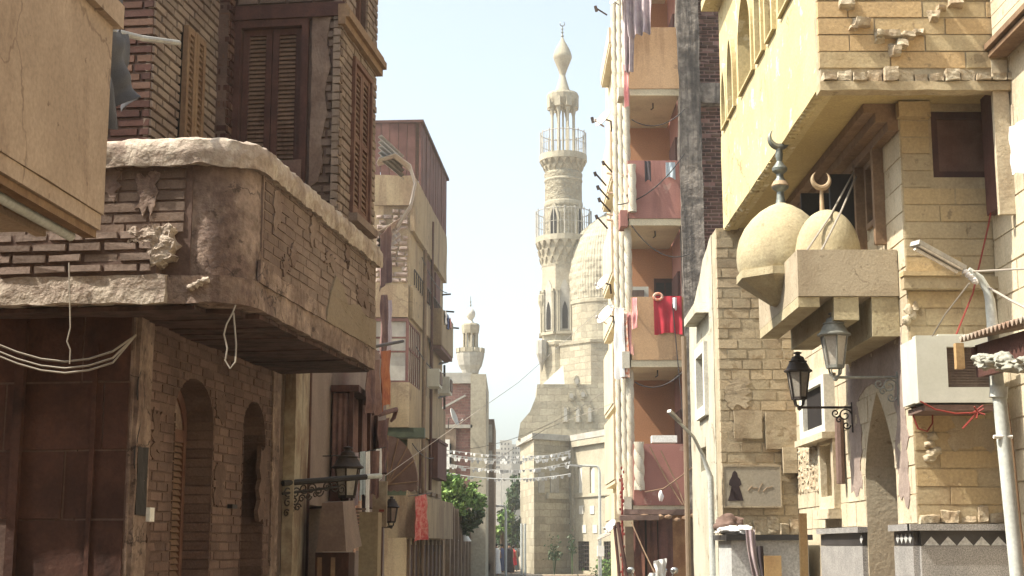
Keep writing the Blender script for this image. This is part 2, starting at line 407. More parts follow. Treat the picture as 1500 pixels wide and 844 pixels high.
mat('whitecloth', (.75,.74,.72), (.68,.66,.64), sc=5, rough=1, bump=.3, bsc=60)
mat('pinkcloth', (.60,.30,.27), (.5,.22,.22), sc=6, rough=1, bump=.2)
mat('orangecloth', (.55,.17,.09), (.62,.5,.4), sc=11, rough=1, bump=.2)
mat('bluecloth', (.09,.12,.25), rough=1, bump=.2)
mat('palebluecloth', (.44,.50,.53), rough=1, bump=.2)
# right
mat('limestone', (0.402, 0.336, 0.229), (0.349, 0.281, 0.189), sc=2, stain=(0.274, 0.194, 0.121), samt=.5, sthr=.5, ssc=2.4, streak=.5, rnd=.13, bump=.45, bsc=30, isl=(0.373, 0.300, 0.200), spots=((.22,.16,.09), .61, 6))
mat('limemortar', (0.395, 0.337, 0.239), (0.310, 0.251, 0.167), sc=4, bump=.5)
mat('darkmortar', (.30,.22,.13), (.2,.14,.08), sc=4, bump=.5)
mat('palestone', (0.518, 0.448, 0.327), (0.445, 0.375, 0.265), sc=1.6, stain=(0.317, 0.239, 0.161), samt=.5, sthr=.5, ssc=2.2, streak=.6, rnd=.07, bump=.5, bsc=26, spots=((.26,.2,.13), .63, 7))
mat('ochrestone', (.42,.34,.215), (.36,.285,.175), sc=2, stain=(.28,.2,.115), samt=.6, sthr=.5, ssc=2.6, streak=.6, rnd=.09, bump=.55, bsc=26, isl=(.40,.30,.165), spots=((.2,.15,.09), .62, 7))
mat('orangestone', (.44,.355,.215), (.38,.29,.165), sc=2, stain=(.29,.2,.11), samt=.5, sthr=.52, ssc=2.6, streak=.6, rnd=.09, bump=.5, bsc=26, isl=(.42,.295,.155), spots=((.22,.16,.09), .62, 7))
mat('brokenstone', (0.453, 0.388, 0.280), (0.326, 0.246, 0.159), sc=6, bump=.8, bsc=24, bdist=.02)
mat('yellowplaster', (0.513, 0.421, 0.230), (0.463, 0.371, 0.195), sc=1.4, stain=(0.330, 0.253, 0.131), samt=.5, sthr=.54, ssc=2, streak=.12, bump=.35, bsc=24, spots=((.70,.64,.46), .60, 5), cracks=(1.0, (.25,.18,.08)))
mat('soffityellow', (0.461, 0.358, 0.166), (0.408, 0.309, 0.143), sc=1.2, stain=(0.336, 0.242, 0.114), samt=.4, bump=.3, bsc=30)
mat('domeplaster', (.42,.36,.23), (.36,.30,.185), sc=3, stain=(.27,.215,.13), samt=.6, sthr=.5, ssc=3.5, streak=.25, bump=.5, bsc=28, bdist=.012, spots=((.22,.17,.10), .63, 10), cracks=(1.1, (.34,.28,.18)))
mat('concrete', (0.386, 0.321, 0.227), (0.328, 0.266, 0.183), sc=3, stain=(0.245, 0.187, 0.129), samt=.5, ssc=2.5, bump=.4, bsc=40, spots=((.2,.16,.11), .62, 9), cracks=(1.5, (.17,.13,.09)))
mat('mauvecement', (.30,.235,.20), (.24,.185,.16), sc=4, stain=(.38,.3,.24), samt=.5, ssc=3, streak=.8, bump=.5, bsc=26)
mat('marble', (.50,.50,.48), (.43,.43,.42), sc=3, stain=(.36,.35,.34), samt=.4, ssc=8, streak=.5, rough=.45, bump=.05, grain=.3)
mat('granite', (.30,.285,.27), (.24,.23,.22), sc=5, rough=.5, bump=.05, bsc=60, grain=.55)
mat('blackstone', (.03,.028,.028), (.05,.045,.045), rough=.4, bump=.1)
mat('lampglass', (.36,.33,.28), (.31,.28,.235), sc=3, rough=.35, bump=.05, spec=.5)
mat('lampmetal', (.20,.20,.175), (.14,.14,.125), sc=6, rough=.5, metal=.2, bump=.15)
mat('acbody', (0.527, 0.527, 0.468), (0.468, 0.468, 0.408), sc=3, stain=(0.340, 0.306, 0.238), samt=.5, sthr=.54, ssc=4, streak=.3, rough=.6, bump=.05, grain=.04)
mat('acgrille', (.115,.08,.065), (.15,.11,.09), sc=8, rough=.8, bump=.3)
mat('finialmetal', (.20,.22,.2), (.15,.155,.14), sc=9, stain=(.33,.22,.14), samt=.5, ssc=9, rough=.45, metal=.5, bump=.1)
mat('finialtan', (.42,.31,.19), (.3,.21,.13), sc=9, rough=.7, bump=.1)
mat('posterboard', (.34,.30,.23), (.29,.26,.21), sc=2, stain=(.26,.24,.21), samt=.6, rough=.7, bump=.1)
mat('postersketch', (.40,.29,.2), rough=.8, bump=0)
mat('posterdark', (.035,.022,.025), rough=.8, bump=0)
mat('tarp', (0.336, 0.328, 0.272), (0.264, 0.256, 0.216), sc=8, stain=(0.160, 0.136, 0.104), samt=.5, ssc=8, rough=1, bump=.5, bsc=40)
mat('plank', (.42,.28,.13), (.34,.21,.095), sc=4, rough=.85, bump=.3)
# pink block
mat('pinkpanel', (0.342, 0.157, 0.128), (0.299, 0.133, 0.109), sc=1.5, stain=(.19,.085,.07), samt=.65, sthr=.5, ssc=2.2, streak=.12, bump=.4, bsc=30, spots=((.40,.25,.2), .63, 2.4))
mat('orangepanel', (0.467, 0.300, 0.166), (0.424, 0.265, 0.143), sc=1.5, stain=(.25,.14,.075), samt=.65, sthr=.5, ssc=2.2, streak=.12, bump=.4, spots=((.24,.15,.09), .63, 2.4))
mat('orangewall', (.46,.235,.125), (.42,.21,.11), sc=.8, bump=.2)
mat('ropewhite', (0.540, 0.495, 0.398), (0.480, 0.427, 0.330), sc=3, stain=(0.315, 0.255, 0.180), samt=.5, ssc=2, streak=.2, bump=.2)
mat('dirtyconc', (.25,.215,.18), (.12,.10,.085), sc=5, stain=(.05,.043,.04), samt=.85, sthr=.45, ssc=6, streak=.05, bump=1, bsc=7, bdist=.05, grain=.25)
mat('creamwall', (.60,.52,.36), (.52,.44,.3), sc=1, stain=(.36,.28,.19), samt=.5, ssc=1.5, streak=.15, bump=.3)
mat('fadedplaster', (0.448, 0.424, 0.336), (0.384, 0.352, 0.272), sc=1.5, stain=(0.288, 0.240, 0.176), samt=.5, ssc=1.5, streak=.12, bump=.4, spots=((.24,.19,.13), .6, 3), cracks=(.9, (.2,.16,.11)))
mat('dish', (0.560, 0.560, 0.528), rough=.5, bump=0, grain=.03)
mat('carpetbrown', (.13,.055,.035), (.085,.035,.028), sc=3, rough=1, bump=.3)
mat('carpettan', (.30,.165,.08), (.22,.11,.055), sc=3, rough=1, bump=.3)
mat('chrome', (.6,.6,.58), rough=.2, metal=.9, bump=0, grain=0)
mat('blackplastic', (.025,.025,.027), rough=.4, bump=0, grain=0)
mat('tyre', (.02,.02,.02), rough=.9, bump=.2)
mat('carglass', (.03,.035,.04), rough=.08, bump=0, grain=0, spec=.6)
mat('carred', (.30,.05,.04), (.26,.045,.035), rough=.35, bump=0, grain=.03)
# far
mat('mosque', (0.353, 0.317, 0.234), (0.304, 0.267, 0.192), sc=.6, stain=(0.240, 0.199, 0.142), samt=.5, sthr=.52, ssc=.7, streak=.4, bump=.5, bsc=4, bdist=.05, brick=(.9,.42,.02,(0.242, 0.205, 0.148)))
mat('mosqueplain', (0.367, 0.332, 0.249), (0.311, 0.275, 0.203), sc=.8, stain=(0.242, 0.205, 0.148), samt=.5, ssc=1, bump=.4, bsc=5, bdist=.04)
mat('carved', (0.339, 0.302, 0.220), (0.304, 0.268, 0.195), sc=2, bump=1, bsc=2.6, bdist=.4)
mat('paleplaster', (0.578, 0.561, 0.493), (0.510, 0.484, 0.425), sc=2, bump=.1)
mat('farbrick', (0.289, 0.152, 0.129), (0.228, 0.121, 0.102), sc=1, bump=.4, bsc=6, brick=(.3,.12,.012,(0.270, 0.194, 0.163)), stain=(0.176, 0.100, 0.085), samt=.4)
mat('farwall', (0.223, 0.167, 0.118), (0.167, 0.118, 0.081), sc=.6, stain=(0.105, 0.068, 0.050), samt=.7, ssc=.9, streak=.2, bump=.4, bsc=5)
mat('fargrey', (.38,.36,.31), (.3,.28,.24), sc=.5, stain=(.22,.19,.15), samt=.5, bump=.3, bsc=3)
mat('bark', (.11,.075,.05), (.07,.045,.03), sc=4, bump=.6)
mat('leaf', (.085,.17,.035), (.13,.22,.05), sc=1.2, rnd=.35, rough=.6, bump=0, grain=.1, isl=(.16,.24,.06))
mat('leafdark', (.032,.06,.022), (.05,.085,.03), sc=1, rnd=.35, rough=.6, bump=0, grain=.1)
mat('flag', (0.541, 0.541, 0.520), rnd=.1, rough=1, bump=0)
mat('dirt', (.30,.24,.17), (.24,.18,.125), sc=.4, stain=(.16,.12,.09), samt=.5, bump=.4, bsc=9)
mat('asphalt', (.11,.095,.08), (.08,.07,.06), sc=.7, stain=(.17,.14,.1), samt=.5, ssc=.6, streak=1, bump=.4, bsc=40)
mat('kerb', (.33,.29,.23), (.26,.22,.17), sc=2, bump=.3)
mat('skin', (.32,.18,.11), rough=.6, bump=0, grain=0)
mat('hair', (.02,.015,.012), rough=.7, bump=0, grain=0)
# ---------------------------------------------------------------- setting
struct(MB().box(-400, 400, -60, 800, -.5, -.012).build('ground', M['dirt']))
struct(MB().box(-1.0, 1.7, -12, 95, -.1, 0).build('road', M['asphalt']))
pv = MB()
pv.box(-1.15, -1.003, -12, 60, -.1, .13); pv.box(1.703, 1.85, -12, 60, -.1, .13)
struct(pv.build('kerb', M['kerb'], bev=.015))
struct(MB().box(-6, -1.153, -12, 60, -.1, .12).box(1.853, 7, -12, 60, -.1, .12).build('pavement', M['dirt']))
# ================================================================ LEFT: brown brick house (local frame a along street, b towards street)
H = Fc((-1.67, 9.0), (.1353, .9908))
def hp(a, b, z=0): return H.w(a, b, z)
def ff(a, b): p = hp(a, b); return Fc((p.x, p.y), (H.n.x, H.n.y))       # front-facing plane, s = to the right
house = T('brick_house', 'old brown brick house with shuttered upper floor above a rounded plastered balcony', 'house', hp(1.8, -1.5, 0))
AEND = 3.62
LW = H.off(-.844)
doors = [(.339+.79, .339+1.6), (.339+2.30, .339+2.9)]
w = MB()
outer = prect(.339, AEND, 0, 3.1)
w.wall(LW, outer, [parch(a, b, .14, zs, zt) for (a, b), zs, zt in zip(doors, (2.5, 2.5), (2.80, 2.77))], -.34, 0)
w.box(*[0]*6) if False else None
c4 = [hp(.339, -1.19), hp(AEND, -1.19), hp(AEND, -4.5), hp(.339, -4.5)]
w.plan([(p.x, p.y) for p in c4], 0, 3.1)
w.build('lower_wall', M['lmortar'], house)
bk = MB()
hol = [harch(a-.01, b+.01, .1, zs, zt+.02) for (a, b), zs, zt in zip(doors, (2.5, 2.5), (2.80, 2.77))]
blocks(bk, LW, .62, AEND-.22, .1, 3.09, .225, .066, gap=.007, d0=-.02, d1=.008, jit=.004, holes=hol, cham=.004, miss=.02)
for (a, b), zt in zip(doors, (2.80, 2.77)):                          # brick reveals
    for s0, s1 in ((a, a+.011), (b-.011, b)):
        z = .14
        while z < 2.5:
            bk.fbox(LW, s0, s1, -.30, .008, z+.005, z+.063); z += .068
bk.build('brickwork', M['lowerbrick'], house)
pl = MB()
pl.prism(LW, [(.34,.0),(.60,.0),(.57,.6),(.61,1.1),(.56,1.7),(.60,2.2),(.57,2.75),(.66,3.09),(.34,3.09)], -.01, .014)
pl.prism(LW, [(AEND-.2,0),(AEND,0),(AEND,3.09),(AEND-.24,3.09),(AEND-.2,2)], -.01, .016)
pl.split('plaster_edge', M['lplaster'], house, rough=(.008, 7, .12))
for (a, b), zs, zt, e in zip(doors, (2.5, 2.5), (2.80, 2.77), (1, .75)):
    fr = MB()
    fr.wall(LW, parch(a+.012, b-.012, .14, zs, zt-.01), [parch(a+.06, b-.06, .2, zs-.1, zt-.07)], -.24, -.20)
    fr.fbox(LW, a+.06, b-.06, -.24, -.20, 2.40, 2.45)
    f_ = fr.build('door_frame', M['paintwood'], house)
    MB().prism(LW, parch(a+.06, b-.06, 2.45, zs-.09, zt-.07), -.235, -.215).build('fanlight', M['lplaster'], f_)
    shutter(house, LW, a+.06, b-.06, .2, 2.4, -.205, M['paintwood'], leaves=2, slat=.045, fr=.045, smat=M['paleslat'])
FL = ff(.339, 0)      # lower front face
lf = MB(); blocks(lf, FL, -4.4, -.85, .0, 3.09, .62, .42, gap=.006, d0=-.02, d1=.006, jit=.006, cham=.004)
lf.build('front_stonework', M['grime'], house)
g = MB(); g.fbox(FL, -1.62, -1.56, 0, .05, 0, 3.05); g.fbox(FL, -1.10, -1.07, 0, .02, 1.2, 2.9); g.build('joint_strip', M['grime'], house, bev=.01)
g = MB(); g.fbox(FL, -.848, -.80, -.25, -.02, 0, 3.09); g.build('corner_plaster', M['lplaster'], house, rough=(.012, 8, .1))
# raised black block, its colour standing for the slot's inner shade; plus service box
a0, a1, z0, z1 = LW.rect(192, 655, 207, 755)
n_ = MB().fbox(LW, a0, a1, .012, .05, z0, z1).build('dark_slot', M['blackiron'], house, rough=(.01, 9, .08))
q = LW.px(207, 755); tag(MB().fbox(LW, q[0]-.03, q[0]+.05, .02, .07, q[1]-.04, q[1]+.05).build('switch_box', M['white'], bev=.006), 'small white switch box on the brick wall under the dark slot', 'switch box')
q = LW.px(335, 742)
MB().fbox(LW, q[0]-.06, q[0]+.06, .01, .05, q[1]-.015, q[1]+.015).build('iron_hook', M['blackiron'], house)
# ---- balcony slab
def arcpath(r, b0, a1, n=9, d=0, a_f=0.0):
    """plan path of the wrap: along the front from b0, round the corner, along the street to a1; returns local a,b,na,nb"""
    out = [(a_f - 0, b0, -1, 0)] if b0 < -r else []
    x = b0
    for i in range(1, 8): out.append((a_f, b0 + (-r - b0)*i/7., -1, 0))
    for i in range(1, n+1):
        q = PI/2*i/n; out.append((a_f + r - r*math.cos(q), -r + r*math.sin(q), -math.cos(q), math.sin(q)))
    for i in range(1, 25): out.append((a_f + r + (a1 - a_f - r)*i/24., 0, 0, 1))
    return out
def swp(path, prof, z):
    L = []
    for a, b, na, nb in path:
        p = hp(a, b, z); nn = H.t*na + H.n*nb; L.append((p.x, p.y, z, nn.x, nn.y))
    return MB().sweep(L, prof)
bal = swp(arcpath(.30, -2.6, AEND), [(.0,.0),(.0,.175),(-.9,.175),(-.9,.0)], 3.10)
balcony = bal.build('balcony', M['lplaster'], house, rough=(.018, 5, .12))
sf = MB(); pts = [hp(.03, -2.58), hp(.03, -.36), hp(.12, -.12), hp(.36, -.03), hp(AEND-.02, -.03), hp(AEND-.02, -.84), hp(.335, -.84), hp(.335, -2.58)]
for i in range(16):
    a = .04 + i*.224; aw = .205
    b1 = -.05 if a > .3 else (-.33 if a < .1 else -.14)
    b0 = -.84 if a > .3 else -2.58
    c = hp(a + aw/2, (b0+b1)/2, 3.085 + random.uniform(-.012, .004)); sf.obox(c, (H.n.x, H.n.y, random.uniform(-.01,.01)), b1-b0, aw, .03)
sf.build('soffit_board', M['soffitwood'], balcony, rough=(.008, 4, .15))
# parapet core, brick faces, rounded plaster corner
swp(arcpath(.30, -2.6, AEND, a_f=.06), [(-.02,.0),(-.02,.82),(-.20,.82),(-.20,.0)], 3.27).build('parapet', M['lplaster'], balcony, rough=(.012, 5, .12), smooth=50)
pb = MB()
blocks(pb, H, .38, AEND-.02, 3.38, 4.03, .225, .064, gap=.006, d0=-.05, d1=.000, jit=.004, cham=.004, miss=.03)
pb.build('street_brickwork', M['dustbrick'], balcony)
pm = MB().fbox(H, .36, AEND-.01, -.06, -.006, 3.275, 4.06); pm.build('street_mortar', M['dustmortar'], balcony)
FP0 = ff(.06, 0)
pf = MB(); blocks(pf, FP0, -2.55, -.42, 3.56, 4.05, .225, .066, gap=.007, d0=-.05, d1=.006, jit=.004, cham=.004, miss=.03)
pf.build('front_brickwork', M['lbrick'], balcony)
MB().fbox(FP0, -2.58, -.38, -.06, -.002, 3.275, 4.06).build('front_mortar', M['lmortar'], balcony)
FB = ff(-.03, 0)
lg = MB(); blocks(lg, FB, -2.55, -.58, 3.285, 3.565, .235, .070, gap=.008, d0=-.10, d1=.03, jit=.010, cham=.010, wj=.05, cj=.004)
lg.build('ledge_brick', M['dustbrick'], balcony, bev=.004)
MB().fbox(FB, -2.58, -.56, -.12, .016, 3.275, 3.55).build('ledge_mortar', M['lmortar'], balcony)
MB().fbox(FB, -2.58, -.50, -.10, .02, 3.10, 3.275).build('ledge_plaster', M['coping'], balcony, rough=(.022, 7, .07), smooth=50)
rb = MB(); rj = random.Random(5)
up_ = [(-.80+.34*i/16, 3.53 + .07*i/16 + rj.uniform(-.025,.03)) for i in range(17)]
dn_ = [(-.46+rj.uniform(-.03,.02), 3.54-.03*i) for i in range(6)] + [(-.50-.02*i+rj.uniform(-.02,.02), 3.36-.012*i) for i in range(4)] + [(-.57-.23*i/12, 3.40 + .13*i/12 + rj.uniform(-.035,.03)) for i in range(13)]
rb.prism(FB, up_ + dn_, -.09, .028); rb.build('broken_plaster', M['coping'], balcony, rough=(.03, 15, .022))
rb = MB()
for i in range(4): rb.lump(FB.w(-.34+.03*i, -.02, 3.19+.015*i), .028, .03, .022, .5, 2, i+40)
rb.build('plaster_chunk', M['coping'], balcony, smooth=60)
# coping of rough mortar: thick on the street side
cp = swp(arcpath(.34, -2.6, AEND+.03, a_f=.04), [(.04,-.06),(.05,.03),(.035,.10),(-.02,.13),(-.16,.125),(-.20,.06),(-.20,-.03)], 4.05)
coping = cp.build('coping', M['coping'], balcony, rough=(.026, 11, .045), smooth=45)
MB().prism(H, [(1.95,3.27),(AEND-.03,3.27),(AEND-.03,3.52),(3.2,3.5),(2.95,3.56),(2.6,3.5),(2.4,3.62),(2.2,3.66),(2.05,3.5)], -.01, .012).build('patch_plaster', M['creamplaster'], balcony, rough=(.008, 8, .1))
MB().prism(H, [(.3,3.27),(1.95,3.27),(1.9,3.36),(1.2,3.40),(.8,3.37),(.3,3.42)], -.01, .010).build('skirt_plaster', M['lplaster'], balcony, rough=(.008, 8, .1))
for s0, s1, z0, z1 in ((.55,.72,3.72,3.95),(1.0,1.12,3.55,3.66),(1.45,1.6,3.78,3.98),(1.9,2.2,3.70,3.80),(2.5,2.62,3.82,4.0),(2.9,3.3,3.6,3.7),(.8,.95,3.45,3.55),(3.2,3.35,3.85,3.98)):
    ragged(H, s0, s1, z0, z1, 6, .05, .010).build('mortar_smear', M['dustmortar'], balcony, rough=(.006, 14, .05))
for s0, s1, z0, z1 in ((-.75,-.62,3.72,3.95),(-.98,-.88,3.8,4.02),(-1.25,-1.1,3.66,3.78)):
    ragged(FP0, s0, s1, z0, z1, 6, .05, .014).build('mortar_smear', M['lplaster'], balcony, rough=(.006, 14, .05))
for s0, s1, z0, z1 in ((.72,.85,2.2,2.5),(2.0,2.2,1.9,2.2),(1.95,2.15,2.55,2.72),(3.1,3.25,1.8,2.4),(.66,.74,1.4,1.75)):
    ragged(LW, s0, s1, z0, z1, 7, .05, .014).build('mortar_smear', M['lmortar'], house, rough=(.006, 14, .06))
# ---- upper floor
up = MB()
def lbox(m, a0, a1, b0, b1, z0, z1): 
    return m.plan([tuple(hp(a, b).xy) for a, b in ((a0,b0),(a1,b0),(a1,b1),(a0,b1))], z0, z1)
lbox(up, .86, 2.18, -4.4, -1.02, 3.28, 7.2); lbox(up, 2.18, AEND-.02, -4.4, -.92, 3.28, 7.2)
FU = ff(2.32, 0); US = H.off(-.03)
ds0, ds1, _, dz1 = FU.rect(345, 30, 453, 300); dz0 = 3.28
up.wall(FU, prect(-.92, -.05, 3.28, 7.2), [prect(ds0, ds1, 3.3, dz1)], -.16, -.02)
ws0, ws1, wz0, wz1 = US.rect(516, 85, 543, 322); wz0, wz1 = 4.28, 5.62
wt = (3.03-.22, 3.03+.2, 6.0, 6.9)
up.wall(US, prect(2.48, AEND-.02, 3.28, 7.2), [prect(ws0, ws1, wz0, wz1), prect(*wt)], -.2, -.015)
up.build('upper_wall', M['lmortar'], house)
ub = MB()
blocks(ub, FU, ds1+.02, -.005, 3.9, 5.86, .13, .075, gap=.011, d0=-.04, d1=.0, jit=.005, cham=.008, miss=.04)
blocks(ub, FU, -.90, -.005, 5.95, 7.2, .22, .075, gap=.01, d0=-.04, d1=.0, jit=.004, cham=.006)
ub.build('pier_brickwork', M['lbrick'], house)
ub = MB()
blocks(ub, US, 2.30, AEND, 4.1, 7.2, .22, .068, gap=.006, d0=-.05, d1=.004, jit=.005, holes=[hrect(ws0, ws1, wz0, wz1), hrect(*wt)], cham=.006)
ub.build('street_wall_brickwork', M['tanbrick'], house)
# light plaster remnant on the pier
MB().prism(FU, [(ds1+.03,5.84),(-.10,5.84),(-.14,5.6),(-.10,5.4),(-.15,5.2),(-.12,5.0),(-.17,4.8),(-.15,4.6),(-.19,4.45),(ds1+.03,4.4)], -.01, .009).build('worn_plaster', M['dustmortar'], house, rough=(.010, 9, .07))
SA = H.off(-1.0); SBk = H.off(-.9); FA = ff(.84, 0); FBk = ff(2.18, 0)
sw = SA.rect(266, 60, 294, 185); sw = (sw[0], sw[1], 3.95, 5.45)
ab = MB()
blocks(ab, SA, .84, 2.18, 3.9, 7.2, .225, .068, gap=.009, d0=-.05, d1=.004, jit=.005, cham=.006, holes=[hrect(sw[0], sw[1], sw[2], sw[3])])
ab.build('side_brickwork', M['tanbrick'], house)
ab = MB()
blocks(ab, FA, -2.2, -1.0, 3.9, 7.2, .225, .068, gap=.01, d0=-.05, d1=.0, jit=.005, cham=.006)
ab.build('front_upper_brickwork', M['redbrick'], house); ab = MB()
blocks(ab, FBk, -1.0, -.9, 3.9, 7.2, .1, .068, gap=.01, d0=-.05, d1=.0, jit=.004, cham=.006)
blocks(ab, SBk, 2.18, 2.34, 3.9, 7.2, .12, .068, gap=.01, d0=-.05, d1=.0, jit=.004, cham=.006)
ab.build('inner_brickwork', M['redbrick'], house)
# shutters
shutter(house, SA, sw[0], sw[1], sw[2], sw[3], .03, M['tanwood'], leaves=2, rail=False, fr=.05, slat=.05)
fr = MB()
for s in ((ds0-.0, ds0+.055), (ds1-.055, ds1)): fr.fbox(FU, s[0], s[1], -.14, .02, 3.29, dz1)
fr.fbox(FU, ds0+.055, ds1-.055, -.14, .02, dz1-.06, dz1); fr.build('door_frame', M['brownwood'], house, bev=.006)
shutter(house, FU, ds0+.06, ds1-.06, 3.3, dz1-.065, -.05, M['brownwood'], leaves=2, fr=.05, slat=.036, smat=M['paleslat'])
MB().fbox(FU, -.92, .01, -.05, .035, dz1+.005, dz1+.12).build('lintel', M['brownwood'], house, bev=.008)
fr = MB().wall(US, prect(ws0, ws1, wz0, wz1), [prect(ws0+.045, ws1-.045, wz0+.045, wz1-.045)], -.1, .03); fr.build('window_frame', M['paintwood'], house)
shutter(house, US, ws0+.05, ws1-.05, wz0+.05, wz1-.05, -.01, M['paintwood'], leaves=2, fr=.045, slat=.05, smat=M['paleslat'])
MB().fbox(US, ws0-.04, ws1+.04, -.02, .08, wz0-.07, wz0-.005).build('window_sill', M['dustbrick'], house, bev=.01)
MB().fbox(US, wt[0], wt[1], -.19, -.14, wt[2], wt[3]).build('upper_window', M['void'], house)
fr = MB().wall(US, prect(*wt), [prect(wt[0]+.04, (wt[0]+wt[1])/2-.02, wt[2]+.04, wt[3]-.04), prect((wt[0]+wt[1])/2+.02, wt[1]-.04, wt[2]+.04, wt[3]-.04)], -.12, -.06); fr.build('window_frame', M['paintwood'], house)
cn = MB()
for d, z0, z1 in ((.05, 5.74, 5.80), (.085, 5.80, 5.86), (.06, 5.86, 5.91)): cn.fbox(US, 2.28, AEND+.03, -.01, d, z0, z1)
cn.build('cornice', M['tanwood'], house, bev=.008)
rt = MB(); lbox(rt, .84, 2.18, -4.4, -.95, 7.203, 7.3); lbox(rt, 2.18, 3.66, -4.4, -.0, 7.203, 7.3); rt.build('roof', M['lplaster'], house)
# cloth hung inside balcony across the door foot
cloth('hung_sheet', 'grey brown sheet hanging across the foot of the dark louvred balcony door', 'cloth', FU.w(ds0+.15, .06, 4.60), FU.w(ds1-.02, .06, 4.62), .95, M['darkcloth'] if False else M['canvas'], .012, 2, seed=2)
# ---- cables and wires of the house
A_ = LW.px(197, 492); ar = LW.w(A_[0], .06, A_[1])
for i, (vv, sg) in enumerate(((490, .16), (503, .20), (512, .24))):
    e = ar + Vector((-2.6, -.25, .20 - .05*i)); 
    cable('hanging_cable', ['upper of three pale cables sagging across the dark lower left wall', 'middle of three pale cables sagging across the dark lower left wall', 'lowest of three pale cables sagging across the dark lower left wall'][i], [P(199,491,9.36)] + [P(u_, v_ + (vv-490)*.75, 9.2) for u_, v_ in ((165,515),(130,526),(95,530),(60,526),(25,516),(-20,498),(-80,470))], .007, M['cord'], 'pale cables sagging on the lower left wall')
p0 = P(345, 447, 9.1); pts = [p0, P(341,458,9.1), P(332,475,9.08), P(328,490,9.08), P(333,510,9.08), P(330,528,9.08), P(337,540,9.08), P(345,530,9.08), P(346,505,9.1), P(344,480,9.1), P(342,458,9.1)]
cable('wire_loop', 'pale loop of loose wire hanging from the corner of the balcony slab', pts, .006, M['cord'])
pts = [P(101,385,9.05), P(102,430,9.05), P(103,480,9.05), P(98,500,9.05), P(103,512,9.05), P(102,533,9.05)]
cable('hanging_wire', 'thin brown wire dangling down the front of the brick ledge', pts, .005, M['cord'])
for k in range(3):
    pts = [LW.w(A_[0]+.02+.03*k+.035*math.sin(i*1.3+k), .04, A_[1]-.02-i*.09) for i in range(11-2*k)]
    cable('tangled_wire', ['longest dark wire tangled down the plastered house corner', 'middle dark wire tangled down the plastered house corner', 'shortest dark wire tangled down the plastered house corner'][k], pts, .005, M['darkcord'], 'dark wires on the plastered house corner')
# ================================================================ near left: plastered balcony house
NB = Fc((-2.28, 8.0), (.08, 1))
nh = T('plastered_house', 'cream plastered house with a boxy solid balcony, cut off at the upper left corner', 'house', (-3.4, 5, 0))
nb = MB(); nb.fbox(NB, -6.5, -.2, -4, -1.0, 0, 5.4); nb.build('wall', M['nearplaster'], nh)
bal2 = MB().wall(NB, prect(-6.4, 0, 3.42, 4.52), [], -.14, 0).build('balcony', M['nearplaster'], nh, rough=(.006, 3, .3), smooth=50)
m = MB(); m.fbox(NB, -.14, -.003, -.999, -.141, 3.42, 4.52); m.build('end_parapet', M['nearplaster'], bal2)
m = MB(); m.fbox(NB, -6.4, .05, -1.05, .045, 4.523, 4.66); m.build('coping', M['nearplaster'], bal2, bev=.015)
m = MB(); m.fbox(NB, -6.4, -.01, -.999, -.01, 3.33, 3.417); m.build('slab', M['nearplaster'], bal2)
m = MB(); m.fbox(NB, -6.4, -.02, -.10, -.03, 3.285, 3.327); m.build('drip_moulding', M['tanwood'], bal2, bev=.008)
m = MB().tube([NB.w(-6.4, -.16, 3.29), NB.w(-.06, -.16, 3.29)], .03, 10); m.build('drain_pipe', M['palepipe'], bal2, smooth=True)
m = MB(); m.fbox(NB, -6.4, -.06, -.36, -.30, 3.29, 3.327); m.build('soffit_moulding', M['nearplaster'], bal2, bev=.008)
# pole and dark cloths behind it
pa, pb_ = P(150, 42, 8.6), P(262, 63, 9.35)
tag(MB().tube([pa, pa.lerp(pb_, .5)+Vector((0,0,-.015)), pb_], [.022,.02,.018], 8).build('clothes_pole', M['galv'], smooth=True), 'bent grey clothes pole reaching from the brick side wall behind the plastered balcony', 'pole')
cloth('dark_garment', 'blue grey garment hanging with a limp hem below the clothes pole', 'garment', P(148, 46, 8.45), P(192, 50, 8.75), .52, M['greycloth'], .09, 1.6, taper=-.1, seed=1, hem=.10, lean=(.05,0,0))
cloth('dark_garment', 'grey green garment hanging above the clothes pole at the plastered balcony', 'garment', P(160, -60, 8.45), P(187, -58, 8.7), .46, M['greycloth'], .03, 1.5, taper=.3, seed=3)
cloth('dark_garment', 'black garment bunched against the edge of the plastered balcony', 'garment', P(140, -40, 8.3), P(165, -40, 8.35), .95, M['darkcloth'], .03, 1.5, taper=.1, seed=5)
# ================================================================ LEFT: plastered house with workshop
L2 = Fc((-2.0, 12.85), (.014, 1)); F2 = Fc((-2.0, 12.85), (1, 0))
ph = T('plaster_house', 'pinkish plastered house with a draped wooden bay beyond the brown brick house', 'house', (-3, 17, 0))
op = L2.rect(421, 745, 470, 844); op = (op[0]+.05, op[1]+.2, .13, 2.0)
m = MB().wall(L2, prect(.0, 9, 0, 4.3), [prect(*op)], -.3, 0); m.build('wall', M['pinkplaster'], ph)
m = MB(); m.plan([tuple(L2.w(s, d, 0).xy) for s, d in ((0,-1.3),(9,-1.3),(9,-4),(0,-4))], 0, 4.3); m.fbox(L2, 0, 9, -3.9, -.3, 4.1, 4.3); m.build('rear_wall', M['pinkplaster'], ph)
MB().fbox(L2, 0, 9, -1.28, -1.2, 0, 4.1).build('workshop_back', M['grime'], ph)
m = MB(); m.fbox(L2, .02, .80, .005, .10, 0, 4.28); m.build('pier', M['peelplaster'], ph, rough=(.012, 6, .2))
m = MB().tube([L2.w(.93, .06, .1), L2.w(.93, .06, 4.3)], .045, 10); m.tube([L2.w(1.08, .045, 2.1), L2.w(1.08, .045, 4.3)], .022, 8); m.build('drain_pipe', M['brownwood'], ph, smooth=True)
bay = MB(); b0, b1 = 2.95, 5.5
